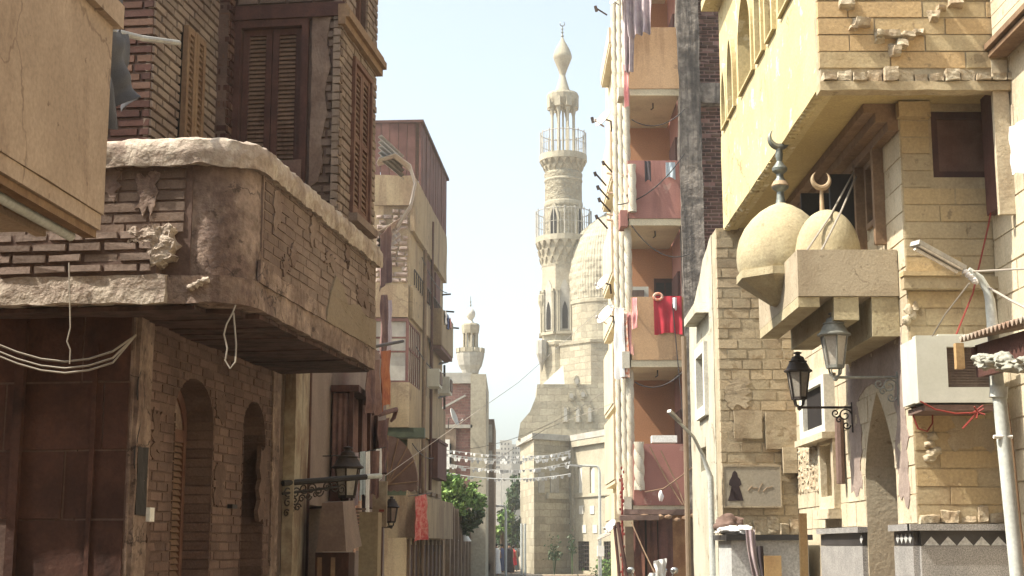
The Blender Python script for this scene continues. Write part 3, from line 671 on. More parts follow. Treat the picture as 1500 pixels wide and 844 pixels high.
bay.fbox(L2, b0, b1, .01, .26, 2.05, 2.25); bay.fbox(L2, b0-.04, b1+.04, .01, .31, 3.24, 3.31)
for s in (b0, b0+.85, b0+1.7, b1-.05): bay.fbox(L2, s, s+.05, .205, .25, 2.25, 3.24)
by = bay.build('window_bay', M['brownwood'], ph, bev=.006)
cu = MB()
def drp(fa, fb, z1, z0, n, amp, ax):
    return lambda u, v: fa.lerp(fb, u) + ax*(amp*math.sin(u*n*2*PI + .4*math.sin(v*4)) * (.4+.6*v)) - Vector((0,0,(z1-z0)*v))
cu.sheet(drp(L2.w(b0+.03,.20,3.23), L2.w(b1-.03,.20,3.23), 3.23, 2.26, 11, .022, Vector((1,0,0))), 120, 10)
cu.sheet(drp(L2.w(b0+.03,.02,3.23), L2.w(b0+.03,.20,3.23), 3.23, 2.26, 3, .015, Vector((0,-1,0))), 30, 10)
cu.build('bay_curtain', M['drape'], by, smooth=80)
# dark implements inside workshop
m = MB(); m.obox(L2.w(1.1, -.25, 1.45), (.25, .35, .9), 1.3, .05, .04); m.obox(L2.w(.8, -.2, 1.55), (.05, .4, .7), .9, .03, .03)
tag(m.build('timber_prop', M['tanwood'], bev=.004), 'slanting timber props leaning in the dark workshop opening', 'timber')
# second house further on, behind the hanging rugs
ph2 = T('brown_house', 'narrow shaded brown house between the draped bay and the beige block', 'house', (-3.4, 30, 0))
L2b = Fc((-2.12, 21.9), (-.0875, 1))
MB().fbox(L2b, 0, 19, -3, 0, 0, 6.2).build('wall', M['farwall'], ph2)
m = MB()
for s in (.4, 3.4, 6.5): m.fbox(L2b, s, s+1.2, .003, .06, 1.4, 2.7)
m.split('window_shutter', M['maroonwood'], ph2, bev=.01)
# pole frame with drapes above the rug
rx = P(562, 430, 17.0)
tag(MB().tube([P(548, 508, 16.2), P(590, 500, 18.2)], .02, 8).build('rug_pole', M['iron'], smooth=True), 'dark pole sticking out past the brick house carrying the orange rug', 'pole')
cloth('hanging_rug', 'worn orange rug hanging with a red fringe beside the brick house end', 'rug', P(557, 515, 16.6), P(574, 513, 17.4), .66, M['orangerug'], .03, 1.5, seed=2)
cloth('hanging_rug', 'dark red blanket edge hanging half hidden behind the brick house end', 'rug', P(538, 530, 16.0), P(556, 526, 16.5), .60, M['redcloth'] if False else M['drape'], .03, 1.5, seed=4)
m = MB().tube([P(540, 602, 16.4), P(556, 607, 16.6), P(570, 603, 17.0), P(580, 600, 17.3), P(577, 612, 17.3), P(572, 618, 17.3)], [.02,.03,.03,.03,.025,.015], 8)
tag(m.build('red_roll', M['drape'], smooth=True), 'rolled dark red cloth slung under the orange rug', 'cloth')
cloth('brown_drape', 'long brown drape hanging above the orange rug, left of the pair', 'drape', P(557, 432, 20), P(566, 432, 20.4), .86, M['drape'], .04, 1, seed=1)
cloth('brown_drape', 'pale striped drape hanging above the orange rug, right of the pair', 'drape', P(567, 440, 20.4), P(573, 440, 20.8), .78, M['mauvecloth'], .04, 1, seed=6)
cloth('brown_drape', 'dark bundled drape hanging below the red rolled cloth', 'drape', P(552, 618, 18), P(570, 612, 18.4), .68, M['drape'], .05, 1.5, seed=9)
# ---- iron bracket with scrollwork and lantern
def scroll(m, c, ax, r0, turns, r, sgn=1, n=26):
    ax = Vector(ax).normalized(); pts = []
    for i in range(n+1):
        q = i/n; rr = r0*(1 - .8*q); th = sgn*2*PI*turns*q
        pts.append(Vector(c) + ax*(rr*math.cos(th)) + Vector((0,0,rr*math.sin(th))))
    m.tube(pts, r, 6)
def lantern(name, label, arm0, tip, W, Hh, metal, glass, group=None, scr=1, arm_r=.012, n=6):
    """street lantern standing on the end of a wall arm"""
    tip = Vector(tip); arm0 = Vector(arm0)
    t = T(name, label, 'lantern', tuple(arm0), group)
    ax = (arm0 - tip).normalized()
    m = MB().tube([arm0, tip], arm_r, 8); m.lathe(tip + Vector((0,0,-.03*Hh/.5)), [(.002,0),(.02,.012),(.022,.03),(.012,.05)], 10)
    arm = m.build('arm', metal, t, smooth=True)
    if scr:
        m = MB(); L = (arm0-tip).length
        for c, r0, tr, sg in ((arm0 - ax*.07 + Vector((0,0,-.075)), .065, 1.4, 1), (arm0 - ax*.16 + Vector((0,0,-.055)), .045, 1.3, -1), (arm0 - ax*.06 + Vector((0,0,-.17)), .04, 1.2, -1), (arm0 - ax*.13 + Vector((0,0,-.12)), .035, 1.2, 1)): scroll(m, c, ax, r0, tr, .007, sg)
        m.tube([arm0 + Vector((0,0,.05)), arm0 + Vector((0,0,-.24))], .012, 6)
        m.build('scrollwork', metal, arm, smooth=True)
    h = Hh
    m = MB()
    for k in range(4):
        q = PI/4 + k*PI/2; r1 = W*.24
        m.tube([tip + Vector((.012*math.cos(q), .012*math.sin(q), .0)), tip + Vector((r1*.8*math.cos(q), r1*.8*math.sin(q), .05*h)), tip + Vector((r1*math.cos(q), r1*math.sin(q), .16*h))], .008, 6)
    m.build('cradle', metal, t, smooth=True)
    zb, zt = .16*h, .64*h
    m = MB().lathe(tip, [(W*.27, zb+.012), (W*.415, zt-.005)], n, rot=PI/n); m.build('glass', glass, t)
    m = MB()
    for k in range(n):
        q = PI/n + k*2*PI/n
        m.tube([tip + Vector((W*.275*math.cos(q), W*.275*math.sin(q), zb)), tip + Vector((W*.425*math.cos(q), W*.425*math.sin(q), zt))], .009, 5)
    m.lathe(tip, [(W*.24, zb-.012), (W*.30, zb-.012), (W*.30, zb+.014), (W*.24, zb+.014)], n, rot=PI/n)
    m.build('frame', metal, t)
    m = MB().lathe(tip, [(W*.44, zt-.01), (W*.53, zt), (W*.53, zt+.02*h), (W*.44, zt+.05*h), (W*.36, zt+.13*h), (W*.31, zt+.17*h), (W*.34, zt+.175*h), (W*.34, zt+.19*h), (W*.26, zt+.20*h), (W*.22, zt+.26*h), (W*.10, zt+.29*h), (W*.09, zt+.315*h), (W*.155, zt+.325*h), (W*.155, zt+.345*h), (W*.06, zt+.36*h), (.002, zt+.365*h)], 16)
    m.build('cap', metal, t, smooth=40)
    return t
br0, br1 = P(414, 708, 12.82), P(558, 697, 13.6)
br = T('iron_bracket', 'ornate dark iron bracket with pale tip jutting from the peeling pier', 'bracket', tuple(br0))
m = MB().tube([br0, br0.lerp(br1, .84)], .026, 8); m.tube([br0+Vector((0,0,-.09)), br0.lerp(br1, .55)+Vector((0,0,-.07))], .012, 6); m.build('arm', M['blackiron'], br, smooth=40)
MB().tube([br0.lerp(br1, .84), br1], .024, 8).build('arm_tip', M['palepipe'], br, smooth=True)
m = MB(); axb = (br1-br0).normalized()
for i in range(8): scroll(m, br0 + axb*(.06+.085*i) + Vector((0,0,-.075-.02*math.sin(i*2))), axb, .05, 1.4, .007, 1 if i % 2 else -1)
for i in range(5): scroll(m, br0 + axb*(.06+.075*i) + Vector((0,0,-.17+.012*i)), axb, .045-.004*i, 1.3, .007, -1 if i % 2 else 1)
for i in range(3): scroll(m, br0 + axb*(.05+.06*i) + Vector((0,0,-.26+.02*i)), axb, .035, 1.3, .007, 1)
m.build('scrollwork', M['iron'], br, smooth=True)
lp = P(508, 742, 13.9)
lantern('street_lantern', 'dusty dark lantern rising behind the ornate iron bracket on the left', L2.w(1.5, .0, lp.z), lp, .29, .56, M['iron'], M['lampglass'], scr=0)
lp = P(573, 772, 20.5)
lantern('street_lantern', 'small dark lantern beside the painted board under the curved canvas awning', Vector((-2.1, 20.5, lp.z)), lp, .22, .42, M['iron'], M['sheetmetal'], scr=0)
# ---- street stall with sheet metal hood
def q4(u0, v0, u1, v1, Y): return P(u0, v0, Y), P(u1, v1, Y)
st = T('street_stall', 'dark street stall with a tapered sheet metal hood at the workshop door', 'stall', (-1.65, 13.6, .12))
y0, y1 = 13.3, 13.9
a_ = [P(472,737,y0), P(502,735,y0), P(507,808,y0), P(463,808,y0)]
bq = [P(476,735,y1+.0), P(512,733,y1), P(520,800,y1), P(470,802,y1)]
c8 = [a_[3], a_[2], bq[2], bq[3], a_[0], a_[1], bq[1], bq[0]]
c8[2].x = -1.40; c8[3].x = -1.80; c8[6].x = -1.48; c8[7].x = -1.75
MB().hexa(c8).build('hood', M['sheetmetal'], st, bev=.012)
m = MB(); m.box(-1.76, -1.46, 13.35, 13.85, .35, c8[0].z-.01); m.build('cabinet', M['grime'], st, bev=.01)
m = MB()
for x in (-1.75, -1.5):
    for y in (13.37, 13.8): m.box(x, x+.04, y, y+.04, .12, .35)
m.build('stand', M['iron'], st)
m = MB(); m.box(-1.74, -1.70, 13.345, 13.349, .9, 1.5); m.box(-1.62, -1.58, 13.345, 13.349, .9, 1.5); m.build('trim', M['tanwood'], st)
tag(MB().box(-1.46, -1.28, 14.2, 14.6, .12, 1.92).build('pale_crate', M['beige'], bev=.01), 'tall pale blank crate standing just right of the stall hood', 'crate')
MB_ = MB()
for i in range(9): MB_.box(-1.74, -1.50, 15.0+.03*i, 15.015+.03*i, 1.68+.035*i, 1.705+.035*i)
tag(MB_.build('stacked_slats', M['sheetmetal']), 'grey stepped slats stacked behind the stall hood', 'slats')
# ---- laundry line below the draped bay
la, lb = P(455, 668, 15.2), P(565, 655, 15.9)
cable('laundry_line', 'thin laundry line strung below the draped wooden bay', catenary(la, lb, .03), .006, M['darkcord'])
LN = [(512,664,525,.36,'mauvecloth','mauve floral top hanging first on the laundry line'),(527,662,535,.30,'palebluecloth','pale blue shirt hanging on the laundry line beside the mauve top'),
      (519,672,531,.62,'orangecloth','orange patterned cloth hanging long below the laundry line'),(536,662,542,.72,'whitecloth','narrow white towel hanging long from the laundry line'),
      (545,661,556,.30,'drape','dark red shirt hanging on the laundry line right of the white towel'),(528,705,541,.36,'darkcloth','black garment hanging low between orange cloth and white towel'),(551,658,558,.22,'whitecloth','small white sleeve hung at the right end of the laundry line')]
for i, (u0, v, u1, dr, mt, lab) in enumerate(LN): cloth('laundry', lab, 'laundry', P(u0, v, 15.5+.05*i), P(u1, v-1, 15.55+.05*i), dr*1.6, M[mt], .014, 1.3, 14, 12, seed=i, group='laundry under the draped bay')
for i, (u, v, c, lab) in enumerate(((452,690,'redcloth','red cloth bunch'),)):
    pass
# painted board
pbd = P(557, 735, 16.2)
t = T('painted_board', 'pale weathered board with a small red mark beside the laundry', 'board', (pbd.x, 16.2, 0))
b_ = P(545, 772, 16.2); c_ = P(567, 705, 16.2)
MB().box(b_.x, c_.x, 16.2, 16.26, b_.z, c_.z).build('panel', M['peelplaster'], t, bev=.008)
MB().box(b_.x+.04, b_.x+.07, 16.22, 16.25, .1, b_.z).box(c_.x-.07, c_.x-.04, 16.22, 16.25, .1, b_.z).build('post', M['brownwood'], t)
q = P(560, 748, 16.19); m = MB(); m.box(q.x-.035, q.x+.02, 16.188, 16.198, q.z-.012, q.z+.012); m.prism(Fc((q.x, 16.199), (1, 0)), [(.015,-.035),(.05,0),(.015,.035)], 0, .01); m.build('mark', M['redcord'], t)
# ================================================================ LEFT: beige block with balconies (about 42 m away)
S3 = Fc((-2.96, 41.8), (.065, 1)); F3 = Fc((-2.96, 41.8), (1, 0)); K = 1.9
def k3(z): return (z-1.6)*K + 1.6
bb = T('beige_block', 'beige plastered apartment block with stacked balconies and a ragged roof shack', 'apartment block', (-4.5, 46, 0))
LEN = 8.6
m = MB(); m.fbox(S3, 0, LEN, -5, -.001, 0, k3(7.2)-.4); m.build('wall', M['beige'], bb)
# street side panels
m = MB(); m.fbox(S3, -.05, LEN, .003, .12, k3(6.35), k3(7.22)); m.fbox(F3, -1.05, .06, .003, .1, k3(6.75), k3(7.22)); m.build('roof_parapet', M['beige'], bb, rough=(.03, 2, .5))
m = MB(); m.fbox(F3, -1.0, -.02, .003, .25, k3(5.0), k3(5.5)); m.fbox(S3, -.02, LEN+.1, .003, .10, k3(5.0), k3(5.5)); m.build('balcony_parapet', M['beige'], bb, bev=.02)
m = MB(); m.fbox(S3, 4.6, LEN-.5, .102, .42, k3(4.93), k3(5.55)); bp = m.build('balcony', M['beige'], bb, bev=.02)
MB().fbox(S3, 4.65, LEN-.55, .104, .40, k3(4.86), k3(4.925)).build('balcony_soffit', M['maroonwood'], bp)
# glazed corner bay
m = MB()
za, zb = k3(4.0), k3(4.95)
m.fbox(F3, -1.0, .0, .003, .5, zb-.06, zb+.02)
for s in (-1.0, -.06): m.fbox(F3, s, s+.06, .45, .5, za, zb-.06)
for z in (za, za+.85, za+1.25): m.fbox(F3, -.94, -.06, .455, .495, z, z+.05)
for i in range(7): m.fbox(S3, -.5+i*.42, -.44+i*.42, .003, .06, za, zb-.06)
for z in (za, za+.95, zb-.12): m.fbox(S3, -.44, 2.08, .006, .055, z, z+.06)
wb = m.build('glazed_bay', M['maroonwood'], bb)
m = MB(); m.fbox(F3, -.94, -.06, .42, .44, za, zb-.06); m.fbox(S3, -.44, 2.0, .02, .03, za, zb-.06); m.build('pane', M['carglass'] if False else M['fargrey'], wb)
m = MB(); m.fbox(F3, -.8, -.1, .36, .40, za+.9, za+1.7); m.build('dark_opening', M['void'], wb)
m = MB(); m.fbox(F3, -1.05, .0, .003, .52, k3(3.33), za-.004); m.fbox(S3, -.52, LEN+.2, .003, .1, k3(3.33), za-.004); m.build('lower_panel', M['beige'], bb, bev=.02)
MB().fbox(F3, -1.05, .5, .003, .5, k3(3.18), k3(3.325)).build('green_soffit', M['greenpaint'], bb)
MB().fbox(F3, -1.1, -.02, -.05, -.0015, k3(2.3), k3(3.17)).build('green_shutter', M['greenpaint'], bb)
m = MB(); blocks(m, F3, -1.0, -.05, k3(5.55), k3(6.7), .3, .16, .03, -.02, .05, .04, cham=.03, miss=.1, cj=.02, wj=.4)
m.build('rubble_masonry', M['mauvecement'], bb)
m = MB()
for s0, z0, z1 in ((3.2, 5.6, 6.3), (6.0, 5.65, 6.3), (2.6, 1.9, 3.1)): m.fbox(S3, s0, s0+1.3, .003, .05, k3(z0), k3(z1))
m.split('window_shutter', M['maroonwood'], bb, bev=.01)
sh = S3.rect(630, 655, 642, 700); m = MB().fbox(S3, 5.0, 7.6, .003, .28, k3(2.72), k3(3.32)); m.fbox(S3, 4.95, 7.65, .003, .32, k3(3.325), k3(3.37)); m.build('wooden_shutter', M['maroonwood'], bb, bev=.01)
# ground floor shops of the block
m = MB(); m.fbox(S3, -.6, LEN, .05, .4, k3(1.72), k3(2.35)); m.fbox(F3, -1.1, .3, .52, .56, k3(1.72), k3(2.33)); m.build('shop_balcony', M['beige'], bb, bev=.02)
m = MB()
for i in range(9): m.fbox(S3, .1+i*1.05, .32+i*1.05, .002, .08, .1, k3(1.7))
m.split('shop_post', M['farwall'], bb)
m = MB()
for i in range(8): m.fbox(S3, .36+i*1.05, 1.1+i*1.05, .002, .03, .1, k3(1.62))
m.split('shop_door', M['grime'], bb)
# clutter on the block: pipes, cooler boxes, rails, cables
m = MB(); m.tube([S3.w(2.35, .15, .2), S3.w(2.35, .15, k3(6.3))], .06, 8); m.build('drain_pipe', M['farwall'], bb, smooth=True)
m = MB(); m.tube([S3.w(4.3, .13, k3(2.5)), S3.w(4.3, .13, k3(7.0))], .05, 8); m.build('drain_pipe', M['brownwood'], bb, smooth=True)
for s0, z0 in ((3.3, 4.15), (6.3, 4.2)):
    o_ = MB().fbox(S3, s0, s0+.8, .13, .5, k3(z0), k3(z0)+.55).build('cooler_box', M['acbody'], bb, bev=.03); MB().fbox(S3, s0+.1, s0+.7, .502, .53, k3(z0)+.08, k3(z0)+.47).build('grille', M['acgrille'], o_)
m = MB()
for i in range(18): m.tube([S3.w(.2+i*.46, .11, k3(5.53)), S3.w(.2+i*.46, .11, k3(5.53)+.45)], .018, 5)
m.tube([S3.w(.2, .11, k3(5.53)+.45), S3.w(8.1, .11, k3(5.53)+.45)], .022, 6); m.build('balcony_rail', M['iron'], bb)
for i, (s0, s1, z) in enumerate(((.3, 8.0, 4.6), (-.2, 6.5, 3.1), (1.5, 8.4, 6.1))): MB().tube(catenary(S3.w(s0, .16, k3(z)), S3.w(s1, .16, k3(z)+.1), .25), .016, 5).build('facade_cable', M['darkcord'], bb)
m = MB()
for i in range(5): m.fbox(S3, .6+i*1.5, 1.5+i*1.5, .05, .11, k3(2.42), k3(2.42)+.12)
m.split('ledge', M['farwall'], bb, bev=.02)
for i, (s0, mt_, dr_) in enumerate(((5.2, 'whitecloth', .7), (5.9, 'bluecloth', .8), (6.6, 'pinkcloth', .6))):
    p0_ = S3.w(s0, .45, k3(5.56)); cloth('balcony_laundry', ['white cloth', 'dark blue cloth', 'pink cloth'][i] + ' hung over the small projecting balcony of the beige block', 'laundry', p0_, S3.w(s0+.5, .45, k3(5.56)), dr_*.6, M[mt_], .03, 1.5, 12, 8, seed=i) if i != 5 else None
# roof shack
rs = T('roof_shack', 'maroon plank shack with a flat lid on top of the beige block', 'shack', (-3.6, 45, k3(7.2)-.39))
zt0 = P(602, 185, 44.5).z
m = MB()
for i in range(22): m.fbox(S3, 2.2+i*.33, 2.5+i*.33, -.06, .0+random.uniform(-.01,.02), k3(7.2)-.38, zt0-.05+random.uniform(-.02,.02))
for i in range(7): m.fbox(F3.off(-2.2), -1.9+i*.27, -1.65+i*.27, -.05, .0+random.uniform(-.01,.01), k3(7.2)-.38, zt0-.05)
m.build('plank_wall', M['maroonwood'], rs)
MB().fbox(S3, 2.1, 9.6, -2.2, .08, zt0-.04, zt0+.04).build('lid', M['brownwood'], rs)
# corrugated awnings between brick house and block
def corr(f0, u0, u1, n, amp):
    pass
def corrugated(a, b, drop, mt, name, label, cat, waves=9, amp=.03, thick=.008):
    """sheet from edge a-b (ridge) falling by vector drop; ridges run down the fall"""
    a, b, drop = Vector(a), Vector(b), Vector(drop); nrm = (b-a).cross(drop).normalized()
    m = MB().sheet(lambda u, v: a.lerp(b, u) + drop*v + nrm*(amp*math.cos(u*waves*2*PI)), waves*8, 4)
    return tag(m.build(name, mt, smooth=80, thick=thick), label, cat)
corrugated(P(556, 197, 24), P(556, 236, 24.3), P(593, 236, 27)-P(560, 206, 24.2), M['galv'], 'corrugated_awning', 'pale grey corrugated sheet, uppermost behind the brick house cornice', 'awning', 5, .03)
def curl(path, Y0_, dY, du, dv, waves, amp):
    def fn(u, v):
        k = v*(len(path)-1); i = min(int(k), len(path)-2); q = k-i; q = q*q*(3-2*q)*.4 + q*.6
        a, b = path[i], path[i+1]; p = P(a[0]+(b[0]-a[0])*q + du*u, a[1]+(b[1]-a[1])*q + dv*u, Y0_+dY*u)
        return p + Vector((.5,0,1)).normalized()*(amp*math.cos(u*waves*2*PI))
    return fn
m = MB().sheet(curl([(553,236),(578,228),(600,244),(607,266),(600,300),(580,330)], 24, 4.5, 2, 6, 9, .035), 90, 20)
tag(m.build('corrugated_awning', M['corrug'], smooth=80, thick=.01), 'curled rusty brown corrugated awning with a drooping lip above the beige block', 'awning')
corrugated(P(553, 338, 25), P(553, 375, 25.2), P(585, 325, 28)-P(553, 345, 25.1), M['corrug'], 'corrugated_awning', 'lowest brown corrugated sheet tucked under the rusty awning', 'awning', 4, .025)
cloth('brown_drape', 'maroon curtain hanging under the rusty corrugated awning', 'drape', P(557, 345, 25), P(572, 330, 26), 1.0, M['drape'], .04, 2, seed=3)
# curved canvas awning
aw = T('canvas_awning', 'curved dusty canvas awning under the green soffit of the beige block', 'awning', tuple(P(575, 715, 40.5)))
hc = P(571, 712, 41.0)
R_ = (P(571, 642, 41.0) - hc).z
m = MB()
def awf(u, v):
    q = u*PI/2
    return hc + Vector((R_*.98*math.sin(q)*.62 , -.9*v*(1-.2*u) , R_*math.cos(q))) + Vector((.0, -.02*math.sin(v*20), 0))
m.sheet(awf, 14, 10)
m.build('hood', M['canvas'], aw, smooth=60, thick=.02)
m = MB(); m.sheet(lambda u, v: hc + Vector((R_*.62*math.sin(u*PI/2)*v, -.9+.18*u, R_*math.cos(u*PI/2)*v)), 14, 6); m.build('end_panel', M['canvas'], aw, thick=.02)
m = MB(); a_ = hc + Vector((0,-.92,0))
for q in (0, .35, .7, 1.05, 1.5): m.tube([a_, a_ + Vector((R_*.63*math.sin(q), .12*q, R_*1.01*math.cos(q)))], .02, 6)
m.build('rib', M['tanwood'], aw)
m = MB(); m.sheet(lambda u, v: hc + Vector((R_*.62*u, -.85, -.14*v - .05*abs(math.sin(u*14))*v)), 40, 2); m.build('valance', M['canvas'], aw, thick=.02)
cloth('red_garment', 'red checked garment hanging from the rail below the beige block balcony', 'garment', P(608, 728, 40.6), P(624, 724, 41.4), 1.22, M['redcheck'], .07, 2, taper=-.15, seed=3)
cable('laundry_line', 'short line holding the red checked garment', [P(598, 727, 40.2), P(632, 722, 41.9)], .012, M['darkcord'])
# scaffold pipes and roof rods on the block
m = MB()
for u in (640, 651): m.tube([P(u, 535, 49.9), P(u, 600, 49.9)], .04, 6)
for v in (531, 571, 580): m.tube([P(625, v+7, 48), P(656, v-1, 50.4)], .035, 6)
tag(m.build('pipe_frame', M['iron']), 'dark pipe frame standing out from the beige block corner', 'frame')
RODS = [(640,305,640,304),(632,383,650,383),(640,433,660,431),(640,455,665,457),(650,479,672,481)]
for i, (u0, v0, u1, v1) in enumerate(RODS[1:]):
    t_ = tag(MB().tube([P(u0-4, v0, 49.9), P(u1, v1, 50.3)], .03, 6).build('roof_rod', M['iron']), ['uppermost', 'second', 'third', 'lowest'][i] + ' thin rod sticking out of the beige block towards the sky', 'rod', 'rods on the beige block')
# ================================================================ FAR LEFT
def dish(name, label, r, loc, rz, tilt, group):
    t = T(name, label, 'satellite dish', loc, group)
    m = MB(); m.lathe((0,0,0), [(.001,0)]+[(r*i/6, .22*r*(i/6)**2) for i in range(1,7)]+[(r*i/6, .22*r*(i/6)**2+.015) for i in range(6,0,-1)], 20)
    o = m.build('bowl', M['dish'], None, smooth=60); o.parent = t; o.rotation_euler = (PI/2 - tilt, 0, 0)
    m = MB().tube([(0,-.02,-r*.9*math.cos(tilt)), (0,-r*1.1,-r*.25)], .012, 6); m.lathe((0,-r*1.1,-r*.25-.03), [(.03,0),(.035,.05),(.01,.08)], 8); o2 = m.build('feed_arm', M['galv'], t if False else None); o2.parent = t
    m = MB().tube([(0,.03,0),(0,.18,-.02),(0,.2,-r*1.1)], .025, 6); o3 = m.build('mount', M['iron'], None); o3.parent = t
    t.rotation_euler = (0,0,rz); return t
def onion(tip_z, pts): pass
# slim minaret of the far mosque and its brick neighbour
def minaret_small():
    Y = 72; c = P(689, 530, Y); Z = lambda v: P(689, v, Y).z; r = lambda px: px/FPX*Y
    t = T('small_minaret', 'slim pale minaret with open top gallery above the red brick wall on the left', 'minaret', (c.x, Y, 0))
    C0 = Vector((c.x, Y, 0)); L = lambda m, pr, n=12: m.lathe(C0, [(r(a), Z(b)) for a, b in pr], n)
    m = MB(); L(m, [(11.5,760),(11.5,566),(12.5,560),(12,548)], 8); m.build('shaft', M['mosqueplain'], t)
    m = MB(); L(m, [(12,547.5),(13,543),(17,536),(20,524),(20.5,521),(20.5,517.5),(11,517)], 12); g = m.build('gallery', M['fargrey'], t)
    m = MB()
    for k in range(12):
        q = k*PI/6; m.obox(C0 + Vector((r(20)*math.cos(q), r(20)*math.sin(q), Z(514))), (-math.sin(q), math.cos(q), 0), r(8), .08, Z(511)-Z(517))
    m.build('parapet', M['mosqueplain'], g)
    for k in range(8):
        q = k*PI/4+.2; x = C0 + Vector((r(10)*math.cos(q), r(10)*math.sin(q), 0))
        MB().tube([x+Vector((0,0,Z(517))), x+Vector((0,0,Z(489)))], r(1.6), 8).build('column', M['mosqueplain'], t)
    m = MB(); L(m, [(4,517),(4,489)], 8); L(m, [(12,489),(13,484),(13.5,477),(12,474.5),(6,474.4)], 8); m.build('crown_slab', M['mosqueplain'], t)
    m = MB(); L(m, [(6,474.3),(4,471),(3,469),(6.5,464),(7.2,460),(6.5,456),(4,453),(1,450)], 16); m.build('bulb', M['paleplaster'], t, smooth=True)
    m = MB(); L(m, [(.5,450),(1.4,447),(.6,445),(1.2,442),(.5,440),(.4,434)], 8); m.build('finial', M['finialmetal'], t)
minaret_small()
fb = T('red_brick_building', 'red brick building with a grey roof strip below the slim pale minaret', 'building', (-4, 66, 0))
def fbx(mb, u0, v0, u1, v1, Y, dep): 
    a = P(u0, v1, Y); b = P(u1, v0, Y); return mb.box(a.x, b.x, Y, Y+dep, max(a.z, -.01), b.z)
m = MB(); fbx(m, 600, 562, 690, 860, 66, 8); m.build('wall', M['farbrick'], fb)
m = MB(); fbx(m, 600, 546, 691, 561.5, 65.8, 8.4); m.build('roof_strip', M['fargrey'], fb)
m = MB(); fbx(m, 688, 548, 712, 860, 65.7, 8); m.build('corner_pier', M['mosqueplain'], fb)
m = MB(); fbx(m, 640, 622, 692, 627, 65.7, .28); m.obox(P(659, 592, 65.8), (1, 0, .55), 1.6, .2, .08); m.build('ledge', M['fargrey'], fb)
m = MB(); fbx(m, 644, 628, 668, 700, 65.75, .24); m.build('rendered_patch', M['farwall'], fb)
wn = MB().wall(Fc((P(644,0,65.6).x, 65.6), (1,0)), prect(0, .62, P(650,688,65.6).z, P(650,644,65.6).z), [prect(.14, .48, P(650,680,65.6).z, P(650,650,65.6).z)], -.12, .02).build('window_frame', M['white'], fb)
m = MB(); fbx(m, 648, 650, 661, 680, 65.65, .06); m.build('pane', M['void'], wn)
dish('satellite_dish', 'white satellite dish seen edge on at the red brick wall under the minaret', .42, P(663, 612, 65.2), PI*.42, .35, 'satellite dishes')
m = MB(); fbx(m, 706, 572, 713, 600, 66, 1.2); m.build('bay', M['fargrey'], fb)
gb = T('grey_building', 'grey weathered building end right of the slim minaret', 'building', (-1.5, 74, 0))
m = MB(); fbx(m, 705, 614, 724, 860, 74, 8); m.build('wall', M['farwall'], gb)
m = MB(); fbx(m, 709, 622, 721, 648, 73.9, .08); fbx(m, 709, 660, 721, 690, 73.9, .08); m.build('window', M['fargrey'], gb)
# house walls at street level, far left
fs = T('shop_row', 'long shaded row of old shopfronts with pilasters under the green tree', 'shops', (-2.4, 58, 0))
m = MB(); FS = Fc((-2.35, 52), (.028, 1)); m.fbox(FS, 0, 36, -3, 0, 0, 3.1); m.build('wall', M['farwall'], fs)
m = MB()
for i in range(16): m.fbox(FS, .3+i*2.2, .75+i*2.2, .002, .16, 0, 3.0)
m.split('pilaster', M['farwall'], fs)
m = MB()
for i in range(16): m.fbox(FS, 1.0+i*2.2, 2.2+i*2.2, .002, .05, 0, 2.3)
m.split('shop_door', M['grime'], fs)
m = MB(); fbx(m, 655, 790, 724, 860, 90, 3); fbx(m, 690, 700, 722, 860, 92, 4); m.build('end_wall', M['farwall'], fs)
for i, (u, v) in enumerate(((645, 790), (662, 792), (681, 793))):
    c = P(u, v, 54+i*3)
    t = T('shop_lamp', ['nearest', 'middle', 'farthest'][i] + ' of three white shop lamps hung along the shaded left shopfronts', 'lamp', tuple(c), 'white shop lamps')
    m = MB().lathe((0,0,0), [(.26,0),(.25,.03),(.07,.3),(.02,.36)], 12); o = m.build('lamp_shade', M['white']); o.parent = t
    m = MB().tube([(0,0,.36),(0,0,.5),(-.6,0,.62),(-1.4,0,.62)], .02, 6); o = m.build('arm', M['iron']); o.parent = t
# distant towers
for i, (u0, v0, u1, Y, l) in enumerate(((732,645,750,260,'taller hazy tower block closing the street'),(749,651,764,270,'lower hazy block beside the mosque wall'),(722,658,734,240,'hazy flat roofed block nearest the grey building'))):
    t = T('distant_block', l, 'building', (P(u0,v0,Y).x, Y, 0), 'hazy distant blocks')
    m = MB(); fbx(m, u0, v0, u1, 830, Y, 12); m.build('wall', M['fargrey'], t)
    m = MB()
    for j in range(3):
        for k in range(4): fbx(m, u0+2+j*(u1-u0-3)/3, v0+4+k*7, u0+4+j*(u1-u0-3)/3, v0+7+k*7, Y-.05, .06)
    m.build('window', M['void'], t)
